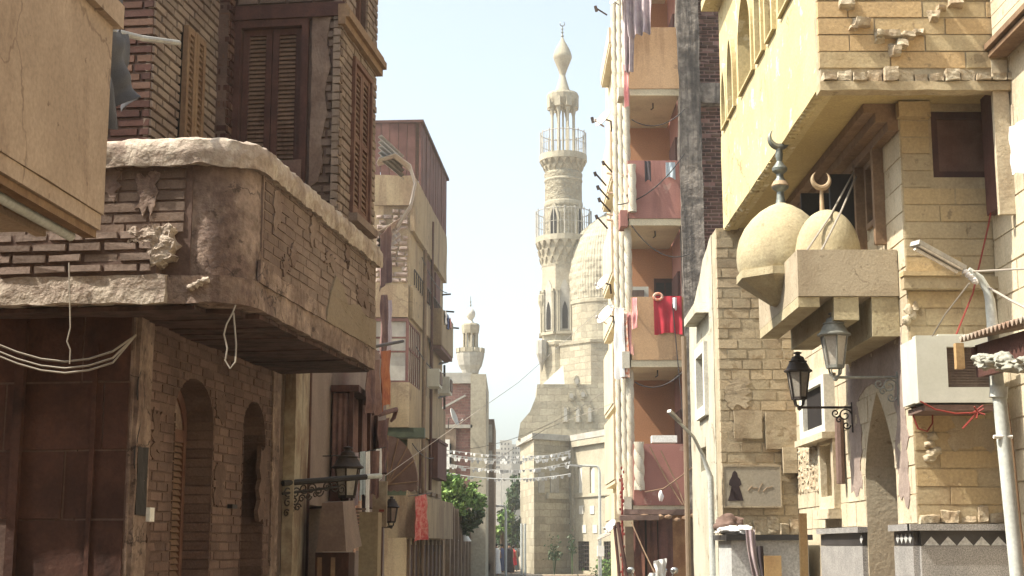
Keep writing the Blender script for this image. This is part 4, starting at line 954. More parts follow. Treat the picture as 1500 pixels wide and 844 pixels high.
# ---- trees
def tree(label, base, hT, crown, leafm, n, seed, ls=.16):
    """crown: list of (dx,dy,z,rx,ry,rz)"""
    rnd = random.Random(seed); t = T('tree', label, 'tree', tuple(base)); b = Vector(base)
    m = MB(); top = b + Vector((.1,.1,hT)); m.tube([b, b.lerp(top,.5)+Vector((.08,0,0)), top], [.2,.16,.12], 8)
    for c in crown: 
        e = b + Vector((c[0], c[1], c[2])); m.tube([top - Vector((0,0,.3)), top.lerp(e,.5)+Vector((0,0,.1)), e], [.09,.06,.02], 6)
    m.build('trunk', M['bark'], t)
    m = MB()
    tot = sum(c[3]*c[4]*c[5] for c in crown)
    for ci, c in enumerate(crown):
        k = int(n*c[3]*c[4]*c[5]/tot)
        subs = [Vector((rnd.gauss(0,.5)*c[3], rnd.gauss(0,.5)*c[4], rnd.gauss(0,.5)*c[5])) for _ in range(9)]
        for i in range(k):
            s = rnd.choice(subs); q = s + Vector((rnd.gauss(0,.22)*c[3], rnd.gauss(0,.22)*c[4], rnd.gauss(0,.2)*c[5]))
            p = b + Vector((c[0], c[1], c[2])) + q
            nv = Vector((rnd.gauss(0,1), rnd.gauss(0,1), rnd.gauss(.4,1))).normalized(); a = nv.orthogonal().normalized(); bb_ = nv.cross(a); w = ls*rnd.uniform(.6,1.4)
            m.add([p - a*w - bb_*w*.4, p + a*w*.2 - bb_*w*.6, p + a*w, p + a*w*.1 + bb_*w*.6], [(0,1,2,3)])
    m.build('crown', leafm, t)
Yt = 58
tb = P(668, 800, Yt); 
tree('bright green tree spilling over the shaded left shopfronts', (tb.x-.1, Yt, 0), 3.2,
     [(-.4,0,P(0,735,Yt).z,.75,.8,.55),(.35,.1,P(0,728,Yt).z,.7,.8,.5),(.8,.2,P(0,733,Yt).z,.45,.6,.35),(-.1,-.2,P(0,710,Yt).z,.5,.6,.42),(-.6,-.1,P(0,700,Yt).z,.5,.5,.45),(-.75,-.2,P(0,722,Yt).z,.5,.5,.5),(.5,-.2,P(0,714,Yt).z,.5,.5,.35)], M['leaf'], 7000, 3, .085)
tree('dark shaded shrub hanging below the bright green tree', (tb.x, Yt+1.4, 0), 2.2, [(-.5,0,P(0,762,Yt).z,.5,.6,.4),(.2,0,P(0,765,Yt).z,.6,.6,.4),(.6,0,P(0,755,Yt).z,.45,.6,.35)], M['leafdark'], 2600, 5, .085)
Y2 = 104
tree('tall dark green tree beside the mosque wall', (P(748,800,Y2).x, Y2, 0), 4.0, [(0,0,P(0,770,Y2).z,.9,1.2,1.1),(.3,0,P(0,735,Y2).z,.7,1,1.0),(-.2,0,P(0,790,Y2).z,.8,1,.8),(.4,.2,P(0,705,Y2).z,.55,.8,.7)], M['leafdark'], 5200, 9, .14)
tree('lighter green tree at the end of the street', (P(733,800,98).x, 98, 0), 2.6, [(0,0,P(0,775,98).z,.45,.8,.55),(.25,0,P(0,757,98).z,.4,.6,.4)], M['leaf'], 1500, 12, .11)
# ---- bunting
for i, (v0, v1, sg, Y) in enumerate(((664,668,.25,56),(673,681,.3,57),(687,694,.3,58.5),(664,660,.3,61),(658,664,.2,63),(680,676,.35,64))):
    a, b = P(628 if i < 3 else 650, v0, Y), P(836, v1, Y+1.5)
    t = T('flag_string', ['uppermost string of small white flags across the street', 'second string of small white flags, sagging across the street', 'lowest string of white flags with a pale bright rope', 'fourth string of tiny white flags behind the first three', 'topmost faint string of tiny flags, farthest but one', 'faint farthest string of tiny flags sagging most'][i], 'bunting', tuple(a), 'strings of white flags')
    pts = catenary(a, b, sg, 44); MB().tube(pts, .010 if i != 2 else .022, 5).build('rope', M['flag'], t)
    for k in range(1, 44):
        if random.random() < .33: continue
        p = pts[k] + (pts[min(k+1,44)]-pts[k])*random.uniform(0,.6); s = random.uniform(.05,.085)
        tw = random.uniform(-.9,.9); d = Vector((math.cos(tw), math.sin(tw), 0))*s
        mm = MB().add([p - d, p + d, p + d*.5 - Vector((0,0,s*1.7)), p - d*.6 - Vector((0,0,s*1.5))], [(0,1,2,3)]); mm.build('flag', M['flag'], t)
# ---- far street lamp, people, car
def gooseneck(label, x, Y, ztop, hx, r=.06):
    t = T('street_lamp', label, 'street lamp', (x, Y, 0))
    pts = [Vector((x,Y,0)), Vector((x,Y,ztop-.35))] + [Vector((x + hx*(.12*(1-math.cos(q))), Y, ztop-.35+.35*math.sin(q))) for q in (.5,1.0,1.5)] + [Vector((x+hx*.75, Y, ztop+.03))]
    MB().tube(pts, [r]*2+[r*.8]*3+[r*.7], 8).build('pole', M['palepipe'], t, smooth=True)
    m = MB().obox((x+hx*.9, Y, ztop+.03), (hx, 0, .1), abs(hx)*.5, .2, .1); m.build('lamp_head', M['galv'], t, bev=.02)
pz = P(741, 742, 82); gooseneck('white street lamp at the far end, beside the dark tree', pz.x, 82, pz.z, -.62, .07)
pz = P(878, 683, 76); gooseneck('grey street lamp in front of the sunlit mosque facade', pz.x, 76, pz.z, -1.35, .07)
def person(label, x, Y, h, robe, facing=0, robe_len=.92):
    s = h/1.72; t = T('person', label, 'person', (x, Y, 0))
    me = bpy.data.meshes.new('body')
    J = [(0,0,.95),(0,0,1.15),(0,0,1.36),(0,.0,1.48),(0,-.02,1.62),(.19,0,1.38),(.25,.03,1.12),(.22,-.08,.9),(-.19,0,1.38),(-.25,.02,1.12),(-.22,-.1,.9),(.09,0,.88),(.1,-.05,.48),(.1,.05,.06),(.1,-.1,.03),(-.09,0,.88),(-.1,.06,.48),(-.1,.12,.08),(-.1,.0,.03)]
    E = [(0,1),(1,2),(2,3),(3,4),(2,5),(5,6),(6,7),(2,8),(8,9),(9,10),(0,11),(11,12),(12,13),(13,14),(0,15),(15,16),(16,17),(17,18)]
    R = [.13,.13,.15,.06,.10,.065,.045,.035,.065,.045,.035,.09,.06,.045,.04,.09,.06,.045,.04]
    me.from_pydata([tuple(c*s for c in j) for j in J], E, []); o = bpy.data.objects.new('body', me); COL.objects.link(o); o.parent = t
    sm = o.modifiers.new('skin', 'SKIN')
    for i, r in enumerate(R): me.skin_vertices[0].data[i].radius = (r*s, r*s)
    me.skin_vertices[0].data[0].use_root = True
    o.modifiers.new('sub', 'SUBSURF').levels = 2; o.modifiers['sub'].render_levels = 2; me.materials.append(M['skin'])
    m = MB().lathe((0,0,0), [(.27*s,(1-robe_len)*s),(.24*s,.5*s),(.19*s,.9*s),(.2*s,1.2*s),(.215*s,1.36*s),(.1*s,1.47*s),(.07*s,1.5*s)], 16, sx=1.1); o = m.build('robe', robe, None, smooth=60); o.parent = t
    m = MB().lump((0,.015*s,1.68*s), .105*s, .115*s, .10*s, .05, 2); o = m.build('hair', M['hair'], None, smooth=True); o.parent = t
    t.rotation_euler = (0,0,facing); return t
person('person in a dark robe standing by the far street lamp', P(746,800,88).x, 88, 1.75, M['darkcloth'], .4)
person('person in a red top beside the dark robed person', P(752,800,90).x, 90, 1.6, M['redcloth'], 2.5, .5)
person('person in a pale blue robe at the street end', P(755,800,96).x, 96, 1.7, M['palebluecloth'], 3.0)
person('person in dark blue clothes near the far left shops', P(735,800,93).x, 93, 1.7, M['bluecloth'], 1.0)
person('person in a white robe walking in the middle of the far street', P(727,800,84).x, 84, 1.72, M['whitecloth'], .2)
person('person in a brown robe before the far left shopfronts', P(712,800,79).x, 79, 1.75, M['carpetbrown'], -.6)
person('person in grey clothes near the red roofed car', P(686,800,72).x, 72, 1.72, M['greycloth'], .9)
car = T('parked_car', 'parked car with a faded red roof at the left kerb far down the street', 'car', (P(697,840,76).x, 76, 0))
cx, cy = P(697,840,76).x, 76
def carprof(m, half):
    pr = [(-2.0,.35),(-2.0,.75),(-1.1,.9),(-.55,1.4),(.9,1.43),(1.5,.95),(2.0,.88),(2.05,.4)]
    n = len(pr); vs = [(cx-half, cy+y, z) for y, z in pr] + [(cx+half, cy+y, z) for y, z in pr]
    return m.add(vs, [tuple(range(n)), tuple(n+i for i in reversed(range(n)))] + [(i,(i+1)%n,n+(i+1)%n,n+i) for i in range(n)])
carprof(MB(), .78).build('body', M['carred'], car, bev=.06)
m = MB(); m.add([(cx-.62,cy-1.08,.94),(cx+.62,cy-1.08,.94),(cx+.55,cy-.60,1.36),(cx-.55,cy-.60,1.36)], [(0,1,2,3)])
for v_ in range(4): m.v[v_] = (m.v[v_][0], m.v[v_][1]-.03, m.v[v_][2]+.02)
m.build('windscreen', M['carglass'], car, thick=.01)
for sx in (-1, 1):
    for y in (-1.35, 1.35):
        m = MB().tube([(cx+sx*.62,cy+y,.31),(cx+sx*.80,cy+y,.31)], .31, 18); w_ = m.build('wheel', M['tyre'], car)
        MB().tube([(cx+sx*.79,cy+y,.31),(cx+sx*.81,cy+y,.31)], .18, 14).build('rim', M['galv'], w_)
    MB().lathe((cx+sx*.55,cy-2.02,.68), [(.02,-.08),(.09,-.05),(.09,.05),(.02,.08)], 12).build('headlight', M['dish'], car)
# ================================================================ CENTRE: mosque with dome and tall minaret
Ym = 95; UM = 826
def mz(v): return P(UM, v, Ym).z
def mr(px): return px/FPX*Ym
mc = Vector((P(UM, 400, Ym).x, Ym, 0))
mq = T('mosque', 'old stone mosque with a carved dome and blind arched windows in the street centre', 'mosque', (5, 92, 0))
A, B, Cc, D_ = [P(u, 640, y) for u, y in ((762, 93), (782, 86.5), (833, 88.5), (838, 88.5))]
E_ = P(905, 640, 82.5)
zc = P(800, 640, 88).z
ft = MB().plan([(A.x, A.y), (B.x, B.y), (Cc.x, Cc.y), (Cc.x+6, Cc.y+8), (A.x+4, A.y+9)], 0, zc-.25); ft.build('front_block', M['mosque'], mq)
FD = Fc((D_.x, D_.y), (E_.x-D_.x, E_.y-D_.y)); LD = (E_-D_).to_2d().length
gr = [FD.rect(846, 793, 863, 836), FD.rect(884, 793, 905, 836)]
wn = [FD.rect(845.5, 682, 852.5, 722), FD.rect(863.5, 682, 870.5, 722)]
m = MB().wall(FD, prect(0, LD, 0, zc-.25), [prect(*g) for g in gr] + [parch(a, b, z0, z1-.25, z1) for a, b, z0, z1 in wn], -.5, 0); m.build('facade', M['mosqueplain'], mq)
m = MB().fbox(FD, 0, LD, -.9, -.52, 0, zc-.3); m.build('facade_backing', M['void'], mq)
for a, b, z0, z1 in gr:
    m = MB(); n = 7
    for i in range(n): m.fbox(FD, a+(b-a)*i/(n-1)-.025, a+(b-a)*i/(n-1)+.025, -.12, -.07, z0, z1)
    for i in range(8): m.fbox(FD, a, b, -.10, -.05, z0+(z1-z0)*i/7-.03, z0+(z1-z0)*i/7+.03)
    m.build('window_grille', M['iron'], mq)
for a, b, z0, z1 in wn:
    MB().prism(FD, parch(a+.005, b-.005, z0, z1-.25, z1-.01), -.2, -.1).build('stucco_window', M['paleplaster'], mq)
m = MB()
m.fbox(FD, -.05, .35, .003, .16, 0, zc-.25); m.fbox(FD, .35, LD, .003, .10, P(860,727,87).z-.06, P(860,727,87).z+.05)
m.fbox(FD, .35, LD, .003, .22, zc-.62, zc-.25); m.build('pilaster', M['mosqueplain'], mq)
m = MB()
m.plan([(A.x-.25, A.y), (B.x-.1, B.y-.3), (Cc.x, Cc.y-.3), (Cc.x+5.5, Cc.y+8), (A.x+4, A.y+9)], zc-.247, zc+.1); m.fbox(FD, -.1, LD, -2.5, .25, zc-.247, zc+.1)
m.build('cornice', M['fargrey'], mq, bev=.04)
FBk_ = Fc((B.x, B.y), (Cc.x-B.x, Cc.y-B.y))
m = MB(); swn = [FBk_.rect(788, 692, 797, 722), FBk_.rect(806, 692, 818, 722)]
for a, b, z0, z1 in swn: m.fbox(FBk_, a, b, .003, .05, z0, z1)
m.build('shaded_window', M['fargrey'], mq)
m = MB(); a, b, z0, z1 = FBk_.rect(800, 724, 830, 728); m.fbox(FBk_, a, b, .003, .2, z0-.12, z1+.05); m.build('string_course', M['mosqueplain'], mq)
m = MB()                                                            # dark blind openings high on the lit facade
for (u, v) in ((856, 775), (872, 775), (852, 747), (868, 747)):
    a, b, z0, z1 = FD.rect(u-3, v-6, u+3, v+6); m.fbox(FD, a, b, .003, .04, z0, z1)
m.build('carved_boss', M['paleplaster'], mq)
# upper block, transition, drum, dome
dc = Vector((P(890, 400, 94.5).x, 94.5, 0)); dz = lambda v: P(890, v, 94.5).z; dr = lambda px: px/FPX*94.5
ub = P(783, 562, 92).x
Fu = Fc((P(800, 600, 91.0).x, 91.0), (1, 0))
zs_, zt_ = zc+.1, P(840, 563, 91).z
m = MB().prism(Fu, [(-1.75, zs_), (6.5, zs_), (6.5, zt_), (-.55, zt_), (-.6, zt_-.7), (-1.0, zt_-1.7), (-1.6, zt_-2.4)], -6, 0); m.build('upper_block', M['mosque'], mq)
m = MB()
for u, v, rx_, rz_ in ((845, 558, 5, 8), (837, 580, 6, 7), (854, 578, 6, 7)):
    c = P(u, v, 90.98); m.prism(Fc((c.x, c.y), (1,0)), [(rx_/FPX*91*math.cos(q*PI/8), c.z + rz_/FPX*91*math.sin(q*PI/8)) for q in range(16)], -.02, .06)
for u in (828.5, 846.5, 864):
    c = P(u, 618, 90.98); w_ = 4.6/FPX*91; m.prism(Fc((c.x, c.y), (1,0)), parch(-w_, w_, c.z-.05, P(u,600,90.98).z, P(u,593,90.98).z), -.02, .06)
m.build('carved_window', M['carved'], mq)
m = MB()
for u, v, rx_, rz_ in ((845, 558, 2.6, 5), (837, 580, 3, 4), (854, 578, 3, 4)):
    c = P(u, v, 90.9); m.prism(Fc((c.x, c.y), (1,0)), [(rx_/FPX*91*math.cos(q*PI/8), c.z + rz_/FPX*91*math.sin(q*PI/8)) for q in range(16)], -.03, .012)
for u in (828.5, 846.5, 864):
    c = P(u, 618, 90.9); w_ = 2.4/FPX*91; m.prism(Fc((c.x, c.y), (1,0)), parch(-w_, w_, c.z, P(u,602,90.9).z, P(u,597,90.9).z), -.03, .012)
m.build('stucco_pane', M['fargrey'], mq)
Z0 = zt_
o8 = lambda r, z: (r, z)
m = MB().lathe(dc, [(dr(78), Z0-.1), (dr(78), dz(512)), (dr(80), dz(511)), (dr(80), dz(507)), (dr(63), dz(505))], 8, rot=PI/8); m.build('transition', M['mosque'], mq)
m = MB()
for s in (-1, 1): 
    q = Vector((dc.x - dr(76), dc.y - 2.0*s - 1, 0))
c = P(818, 545, 91.6); m.add([(c.x-1.0, 90.97, Z0), (c.x+.35, 90.97, Z0), (c.x+.35, 92.6, Z0), (c.x+.3, 91.4, Z0+1.25)], [(0,1,3),(1,2,3),(0,3,2),(0,2,1)]); m.build('stepped_corner', M['paleplaster'], mq)
m = MB().lathe(dc, [(dr(60), dz(507)), (dr(60.0), dz(500)), (dr(60.0), dz(452)), (dr(61.5), dz(450)), (dr(61.5), dz(446)), (dr(60.0), dz(444))], 40); m.build('drum', M['mosque'], mq, smooth=30)
prof = [(dr(60.2), dz(443.9)), (dr(61.6), dz(428)), (dr(61.6), dz(408)), (dr(59.8), dz(390)), (dr(55.5), dz(371)), (dr(48.5), dz(354)), (dr(38.5), dz(339.5)), (dr(25), dz(329)), (dr(13), dz(320)), (dr(5), dz(315)), (.02, dz(311))]
bm_ = MB(); n_ = 160; fine = []
for i in range(len(prof)-1):
    for k in range(5): fine.append((prof[i][0]+(prof[i+1][0]-prof[i][0])*k/5, prof[i][1]+(prof[i+1][1]-prof[i][1])*k/5))
vs = []
for i, (r, z) in enumerate(fine):
    for k in range(n_*2):
        q = PI*k/n_; g = math.sin(q*42 + i*1.0)*math.sin(q*42 - i*1.0) + .7*math.sin(q*21+1.3*math.sin(i*.7))*math.sin(i*1.1)
        vs.append(dc + Vector(((r+.028*g)*math.cos(q), (r+.028*g)*math.sin(q), z)))
N2 = n_*2
bm_.add(vs, [(i*N2+k, i*N2+(k+1)%N2, (i+1)*N2+(k+1)%N2, (i+1)*N2+k) for i in range(len(fine)-1) for k in range(N2)])
bm_.build('dome', M['mosqueplain'], mq)
# minaret
mt = T('minaret', 'tall carved stone minaret with two railed galleries and an onion top', 'minaret', tuple(mc))
L = lambda m, pr, n=16, rot=0: m.lathe(mc, [(mr(a), mz(b)) for a, b in pr], n, rot)
m = MB(); L(m, [(39, 640), (39, 512), (41, 509), (41, 505), (37, 503)], 8, PI/8); base_ = m.build('base', M['mosque'], mt)
m = MB()
for u, v0, v1, d in ((786, 500, 538, 8), ):
    L(m, [(0.5, 548), (3, 538), (7, 525), (8, 522), (8, 503), (7, 502)], 8)
m.v = [(x - mr(34), y - 1.2, z) for x, y, z in m.v]; m.build('corbel_balcony', M['fargrey'], mt)
m = MB(); L(m, [(.5, 462), (3, 455), (6, 446), (6.5, 444), (6.5, 435), (5.5, 434)], 8); m.v = [(x - mr(33), y - .6, z) for x, y, z in m.v]; m.build('corbel_balcony', M['mosqueplain'], mt)
m = MB(); L(m, [(35, 502.9), (35, 395), (36, 392)], 8, PI/8); sh_ = m.build('octagon_shaft', M['mosqueplain'], mt)
for k in range(8):                                                  # niches and colonettes on each facet
    q = PI/4*k; nrm = Vector((math.cos(q), math.sin(q))); ap = mr(35)*math.cos(PI/8)
    f = Fc((mc.x+nrm.x*ap, mc.y+nrm.y*ap), (-nrm.y, nrm.x)); f.n = nrm
    if nrm.y > .5: continue
    m = MB(); m.prism(f, parch(-mr(7), mr(7), mz(488), mz(432), mz(414), 10, .5), .003, .05); m.build('niche', M['fargrey'], mt)
    m = MB()
    m.prism(f, parch(-mr(4.0), mr(4.0), mz(486), mz(462), mz(446), 8, .5), .051, .09); m.build('niche_opening', M['void'], mt)
    m = MB()
    for s in (-9.5, 9.5):
        for ds in (-1.3, 1.3): m.tube([f.w(mr(s+ds), .10, mz(490)), f.w(mr(s+ds), .10, mz(432))], mr(1.2), 6)
    m.fbox(f, -mr(12.5), mr(12.5), .003, .22, mz(494), mz(490)); m.fbox(f, -mr(11.5), -mr(7.4), .003, .18, mz(432), mz(428)); m.fbox(f, mr(7.4), mr(11.5), .003, .18, mz(432), mz(428)); m.build('colonette', M['mosqueplain'], mt)
def muq(r0, r1, v0, v1, tiers, n, name):
    """stalactite corbelling: rings of small bracket blocks"""
    m = MB(); L(m, [(r0-2, v0), (r1-4, v1)], 24)
    for t in range(tiers):
        a, b = (t)/tiers, (t+1)/tiers; ra = r0 + (r1-r0)*(b**1.2); va, vb = v0+(v1-v0)*a, v0+(v1-v0)*b
        for k in range(n):
            q = 2*PI*(k+.5*(t%2))/n; d = Vector((math.cos(q), math.sin(q), 0)); tt = Vector((-d.y, d.x, 0)); w = mr(ra)*PI/n*.72
            p0 = mc + d*mr(ra-5) ; p1 = mc + d*mr(ra)
            m.hexa([p0-tt*w*.2+Vector((0,0,mz(va))), p0+tt*w*.2+Vector((0,0,mz(va))), p1-d*mr(1.5)+tt*w*.2+Vector((0,0,mz(va+(vb-va)*.45))), p1-d*mr(1.5)-tt*w*.2+Vector((0,0,mz(va+(vb-va)*.45))),
                    p0-tt*w+Vector((0,0,mz(vb))), p0+tt*w+Vector((0,0,mz(vb))), p1+tt*w+Vector((0,0,mz(vb))), p1-tt*w+Vector((0,0,mz(vb)))])
    return m.build(name, M['mosqueplain'], mt)
muq(35, 42, 392, 358, 3, 20, 'stalactite_corbel')
m = MB(); L(m, [(42.5, 357.9), (42.5, 350), (20, 349.9)], 24); m.build('gallery_floor', M['mosqueplain'], mt)
def rail(r, v0, v1, n, posts, name, slabs=False):
    m = MB(); zt, zb = mz(v0), mz(v1)
    ring = lambda z, rad: m.tube([mc + Vector((mr(r)*math.cos(2*PI*k/n), mr(r)*math.sin(2*PI*k/n), z)) for k in range(n+1)], rad, 6, caps=False)
    ring(zt, .03); ring((zt+zb)/2, .02)
    for k in range(n*3):
        q = 2*PI*k/(n*3); c, s = math.cos(q)*mr(r), math.sin(q)*mr(r); m.tube([mc+Vector((c,s,zb)), mc+Vector((c,s,zt if k%3 else zt+.12))], .04 if k % 3 == 0 else .014, 5)
    return m.build(name, M['paleplaster'] if slabs else M['fargrey'], mt)
rail(41.5, 312, 350, 16, 0, 'gallery_railing')
m = MB(); L(m, [(28, 349.8), (28, 262), (29, 259), (29, 256), (27, 254)], 24); m.build('round_shaft', M['carved'], mt, smooth=30)
m = MB(); L(m, [(28.6, 305), (29.2, 303), (29.2, 299), (28.6, 297)], 24); L(m, [(28.6, 268), (29.2, 266), (28.6, 264)], 24); m.build('band', M['mosqueplain'], mt)
for q_ in (-PI/2 - .55, -PI/2+.9):
    nrm = Vector((math.cos(q_), math.sin(q_))); f = Fc((mc.x+nrm.x*mr(27.6), mc.y+nrm.y*mr(27.6)), (-nrm.y, nrm.x)); f.n = nrm
    m = MB().prism(f, parch(-mr(8.5), mr(8.5), mz(349), mz(325), mz(302), 10, .4), -.2, .10); dsur = m.build('door_surround', M['mosqueplain'], mt)
    MB().prism(f, parch(-mr(5), mr(5), mz(349), mz(325), mz(309), 10, .5), .0, .13).build('doorway', M['void'], dsur)
muq(28, 35, 254, 238, 2, 18, 'stalactite_corbel')
m = MB(); L(m, [(36, 237.9), (36, 229), (15, 228.9)], 24); m.build('gallery_floor', M['mosqueplain'], mt)
rail(34.5, 197, 229, 14, 0, 'gallery_railing')
for k in range(8):
    q = k*PI/4 + PI/8; x = mc + Vector((mr(17.5)*math.cos(q), mr(17.5)*math.sin(q), 0))
    m = MB(); m.lathe(x, [(mr(3), mz(229)), (mr(2.0), mz(225)), (mr(1.9), mz(170)), (mr(3.4), mz(164)), (mr(4.4), mz(156))], 8); m.build('column', M['mosqueplain'], mt)
m = MB(); L(m, [(1.6, 229), (1.6, 165), (3, 156)], 12); m.build('core_column', M['mosqueplain'], mt)
m = MB(); L(m, [(19, 157), (22, 153), (24, 148), (24.5, 141), (23, 138), (13, 137)], 16); m.build('crown_slab', M['mosqueplain'], mt)
m = MB()
for k in range(8):
    q = k*PI/4 + PI/8; d = Vector((math.cos(q), math.sin(q), 0)); m.obox(mc + d*mr(20.5) + Vector((0,0,mz(153))), (-d.y, d.x, 0), mr(9), mr(7), mz(146)-mz(160))
m.build('capital_block', M['mosqueplain'], mt)
m = MB(); L(m, [(13, 136.8), (10, 130), (7, 121), (5, 114), (4.4, 112), (4.4, 110), (5.3, 107), (8, 100), (11, 93), (13.4, 87.5), (14.4, 84.5), (14.2, 82.5), (13.4, 79), (11, 73), (7.4, 66.5), (4, 61), (1.2, 55)], 24); m.build('bulb', M['mosqueplain'], mt, smooth=25)
m = MB(); L(m, [(.8, 57), (1, 55), (2.4, 53), (1, 51), (1, 49), (2.2, 47.5), (1, 46), (1, 44), (2, 42.5), (.8, 41), (.7, 38)], 10); f = m.build('finial', M['finialmetal'], mt)
m = MB(); m.tube([mc + Vector((mr(3.6)*math.sin(q), 0, mz(35) + mr(3.6)*-math.cos(q))) for q in [ -2.6+5.2*i/16 for i in range(17)]], [mr(.25+.75*math.sin(PI*i/16)) for i in range(17)], 6); m.build('crescent', M['finialmetal'], f)
# small things by the mosque
m = MB()
rb_ = random.Random(4)
def bush(label, c, r, n, mt_, ls=.1):
    m = MB()
    for i in range(n):
        p = Vector(c) + Vector((rb_.gauss(0,.45)*r[0], rb_.gauss(0,.45)*r[1], abs(rb_.gauss(.3,.45))*r[2])); nv = Vector((rb_.gauss(0,1), rb_.gauss(0,1), rb_.gauss(.4,1))).normalized(); a = nv.orthogonal().normalized(); b = nv.cross(a); w = ls*rb_.uniform(.6,1.4)
        m.add([p-a*w, p-b*w*.5, p+a*w, p+b*w*.5], [(0,1,2,3)])
    for i in range(5): m.tube([Vector((c[0], c[1], 0)), Vector(c)+Vector((rb_.gauss(0,.2)*r[0], rb_.gauss(0,.2)*r[1], r[2]*.5))], .02, 5)
    return tag(m.build('bush', M[mt_]), label, 'bush')
b_ = P(896, 838, 78); bush('low bright green bush at the foot of the sunlit mosque facade', (b_.x, 78, b_.z-.3), (.9,.6,.9), 900, 'leaf', .09)
b_ = P(812, 805, 84.5); bush('thin green sapling against the shaded mosque front', (b_.x, 84.5, b_.z-.6), (.5,.4,1.0), 260, 'leafdark', .08)
b_ = P(838, 795, 84); bush('sparse green sapling by the mosque pilaster', (b_.x, 84, b_.z-.6), (.25,.25,1.2), 120, 'leafdark', .08)
pw = P(770, 770, 84); m = MB()
for u in (764, 769): m.tube([P(u,860,84) if False else Vector((P(u,800,84).x, 84, 0)), P(u, 767, 84)], .07, 8)
tag(m.build('pole_pair', M['palepipe'], smooth=True), 'pair of pale poles standing at the mosque corner', 'poles')
aw2 = P(888, 790, 60); t = T('shop_awning', 'small dusty awning jutting before the barred mosque windows', 'awning', (aw2.x, 60, 0))
m = MB(); a_, b_ = P(874, 792, 60), P(908, 782, 60); m.add([(a_.x, 59.3, a_.z), (b_.x, 59.3, b_.z+.15), (b_.x, 61, b_.z+.3), (a_.x+.1, 61, a_.z+.15)], [(0,1,2,3)]); m.build('sheet', M['corrug'], t, thick=.03)
m = MB()
for p in (a_, b_): m.tube([(p.x+.05, 59.4, 0), (p.x+.05, 59.4, p.z)], .04, 6)
m.build('post', M['galv'], t); MB().box(a_.x-.02, a_.x+.25, 59.2, 59.5, a_.z-.62, a_.z-.2).build('lamp_box', M['white'], t, bev=.02)
# ================================================================ RIGHT: pink and orange block with stacked balconies
F5 = Fc((2.5, 31.0), (1, 0)); XR = 3.67; YB = 33.6
S5 = Fc((2.5, 31.0), (0, 1), True)
pk = T('balcony_block', 'pink and orange apartment block with deep stacked balconies and white rope columns', 'apartment block', (4, 33, 0))
m = MB(); m.box(2.75, 9, YB, YB+2.3, 2.3, 17); m.build('rear_wall', M['orangewall'], pk)
m = MB(); m.box(XR+.06, 4.3, 31.3, YB-.003, 2.3, 17); m.build('side_wall', M['pinkpanel'], pk)
LV = [(14.6, 16.2, 'orangepanel'), (11.5, 12.91, 'orangepanel'), (8.58, 9.87, 'pinkpanel'), (5.5, 6.86, 'orangepanel'), (2.44, 3.72, 'pinkpanel')]
for i, (z0, z1, mt_) in enumerate(LV):
    m = MB(); m.fbox(F5, .05 if i != 2 else .02, XR-2.5, -.14, 0, z0, z1)
    b = m.build('balcony', M[mt_], pk, bev=.012)
    if i == 4: b['label'] = 'lowest pink balcony with strings across it'
    m = MB(); m.fbox(S5, .145, 2.55, -.12, -.02, z0, z1-.28); m.build('street_parapet', M['ropewhite'], b, bev=.012)
    m = MB(); m.box(2.53, XR-.002, 31.02, YB-.004, z0-.15, z0-.004); m.build('slab', M['creamwall'], b)
    MB().tube([(3.15,31.6,z0-.15),(3.15,31.6,z0-.27),(3.1,31.6,z0-.3)], .015, 6).build('lamp_hook', M['blackiron'], b)
    m = MB(); m.fbox(S5, -.02, .5, .0, .16, z0-.18, z0+.18 if i != 1 else z0+.02); m.build('corner_block', M['ropewhite'] if i != 2 else M['pinkpanel'], b, bev=.02)
    if i not in (0,):
        m = MB(); m.box(XR+.0, XR+.058, 32.0, 33.2, z0, z0+2.1); m.build('side_door', M['maroonwood'], b)
# rope columns (twisted)
def rope(c, z0, z1, r, name='rope_column'):
    m = MB(); n = 24; ns = int((z1-z0)/.03); vs = []
    for i in range(ns+1):
        z = z0 + (z1-z0)*i/ns; tw = z*9.5
        for k in range(n):
            q = 2*PI*k/n; rr = r*(.66 + .36*abs(math.sin(q+tw))**.45); vs.append((c[0]+rr*math.cos(q), c[1]+rr*math.sin(q), z))
    m.add(vs, [(i*n+k, i*n+(k+1)%n, (i+1)*n+(k+1)%n, (i+1)*n+k) for i in range(ns) for k in range(n)])
    return m.build(name, M['ropewhite'], pk)
rope((2.52, 31.0+.25, 0), 2.3, 16.5, .085); rope((2.47, 32.1, 0), 2.3, 16.5, .085); rope((2.42, 33.1, 0), 2.3, 16.5, .085)
rope((2.66, 30.88, 0), 2.75, 3.75, .11, 'short_rope_column'); rope((2.60, 30.9, 0), 8.7, 9.75, .09, 'short_rope_column')
# louvred door and boxed AC in the orange loggia
t = MB().box(3.30, 3.80, YB-.06, YB-.005, 5.53, 7.72).build('loggia_door', M['brownwood'], pk); MB().box(3.34, 3.53, YB-.075, YB-.062, 5.6, 7.62).box(3.57, 3.76, YB-.075, YB-.062, 5.6, 7.62).build('leaf', M['blackiron'], t)
tag(MB().box(2.95, 3.25, 32.9, 33.35, 6.45, 6.98).build('air_cooler', M['maroonwood'], bev=.02), 'dark boxed cooler standing in the orange loggia behind the red towel', 'cooler')
cloth('red_towel', 'bright red towel hung over the orange balcony parapet', 'towel', F5.w(.53, .03, 6.87), F5.w(1.13, .03, 6.87), .82, M['redcloth'], .035, 3, seed=2, over=.25)
m = MB(); m.tube([F5.w(.62+.09*math.cos(q), .07, 6.85+.07*math.sin(q)) for q in [i*PI/6 for i in range(13)]], .03, 8, caps=False); tag(m.build('orange_ring', M['orangecloth']), 'orange ring hanging at the left corner of the red towel', 'ring')
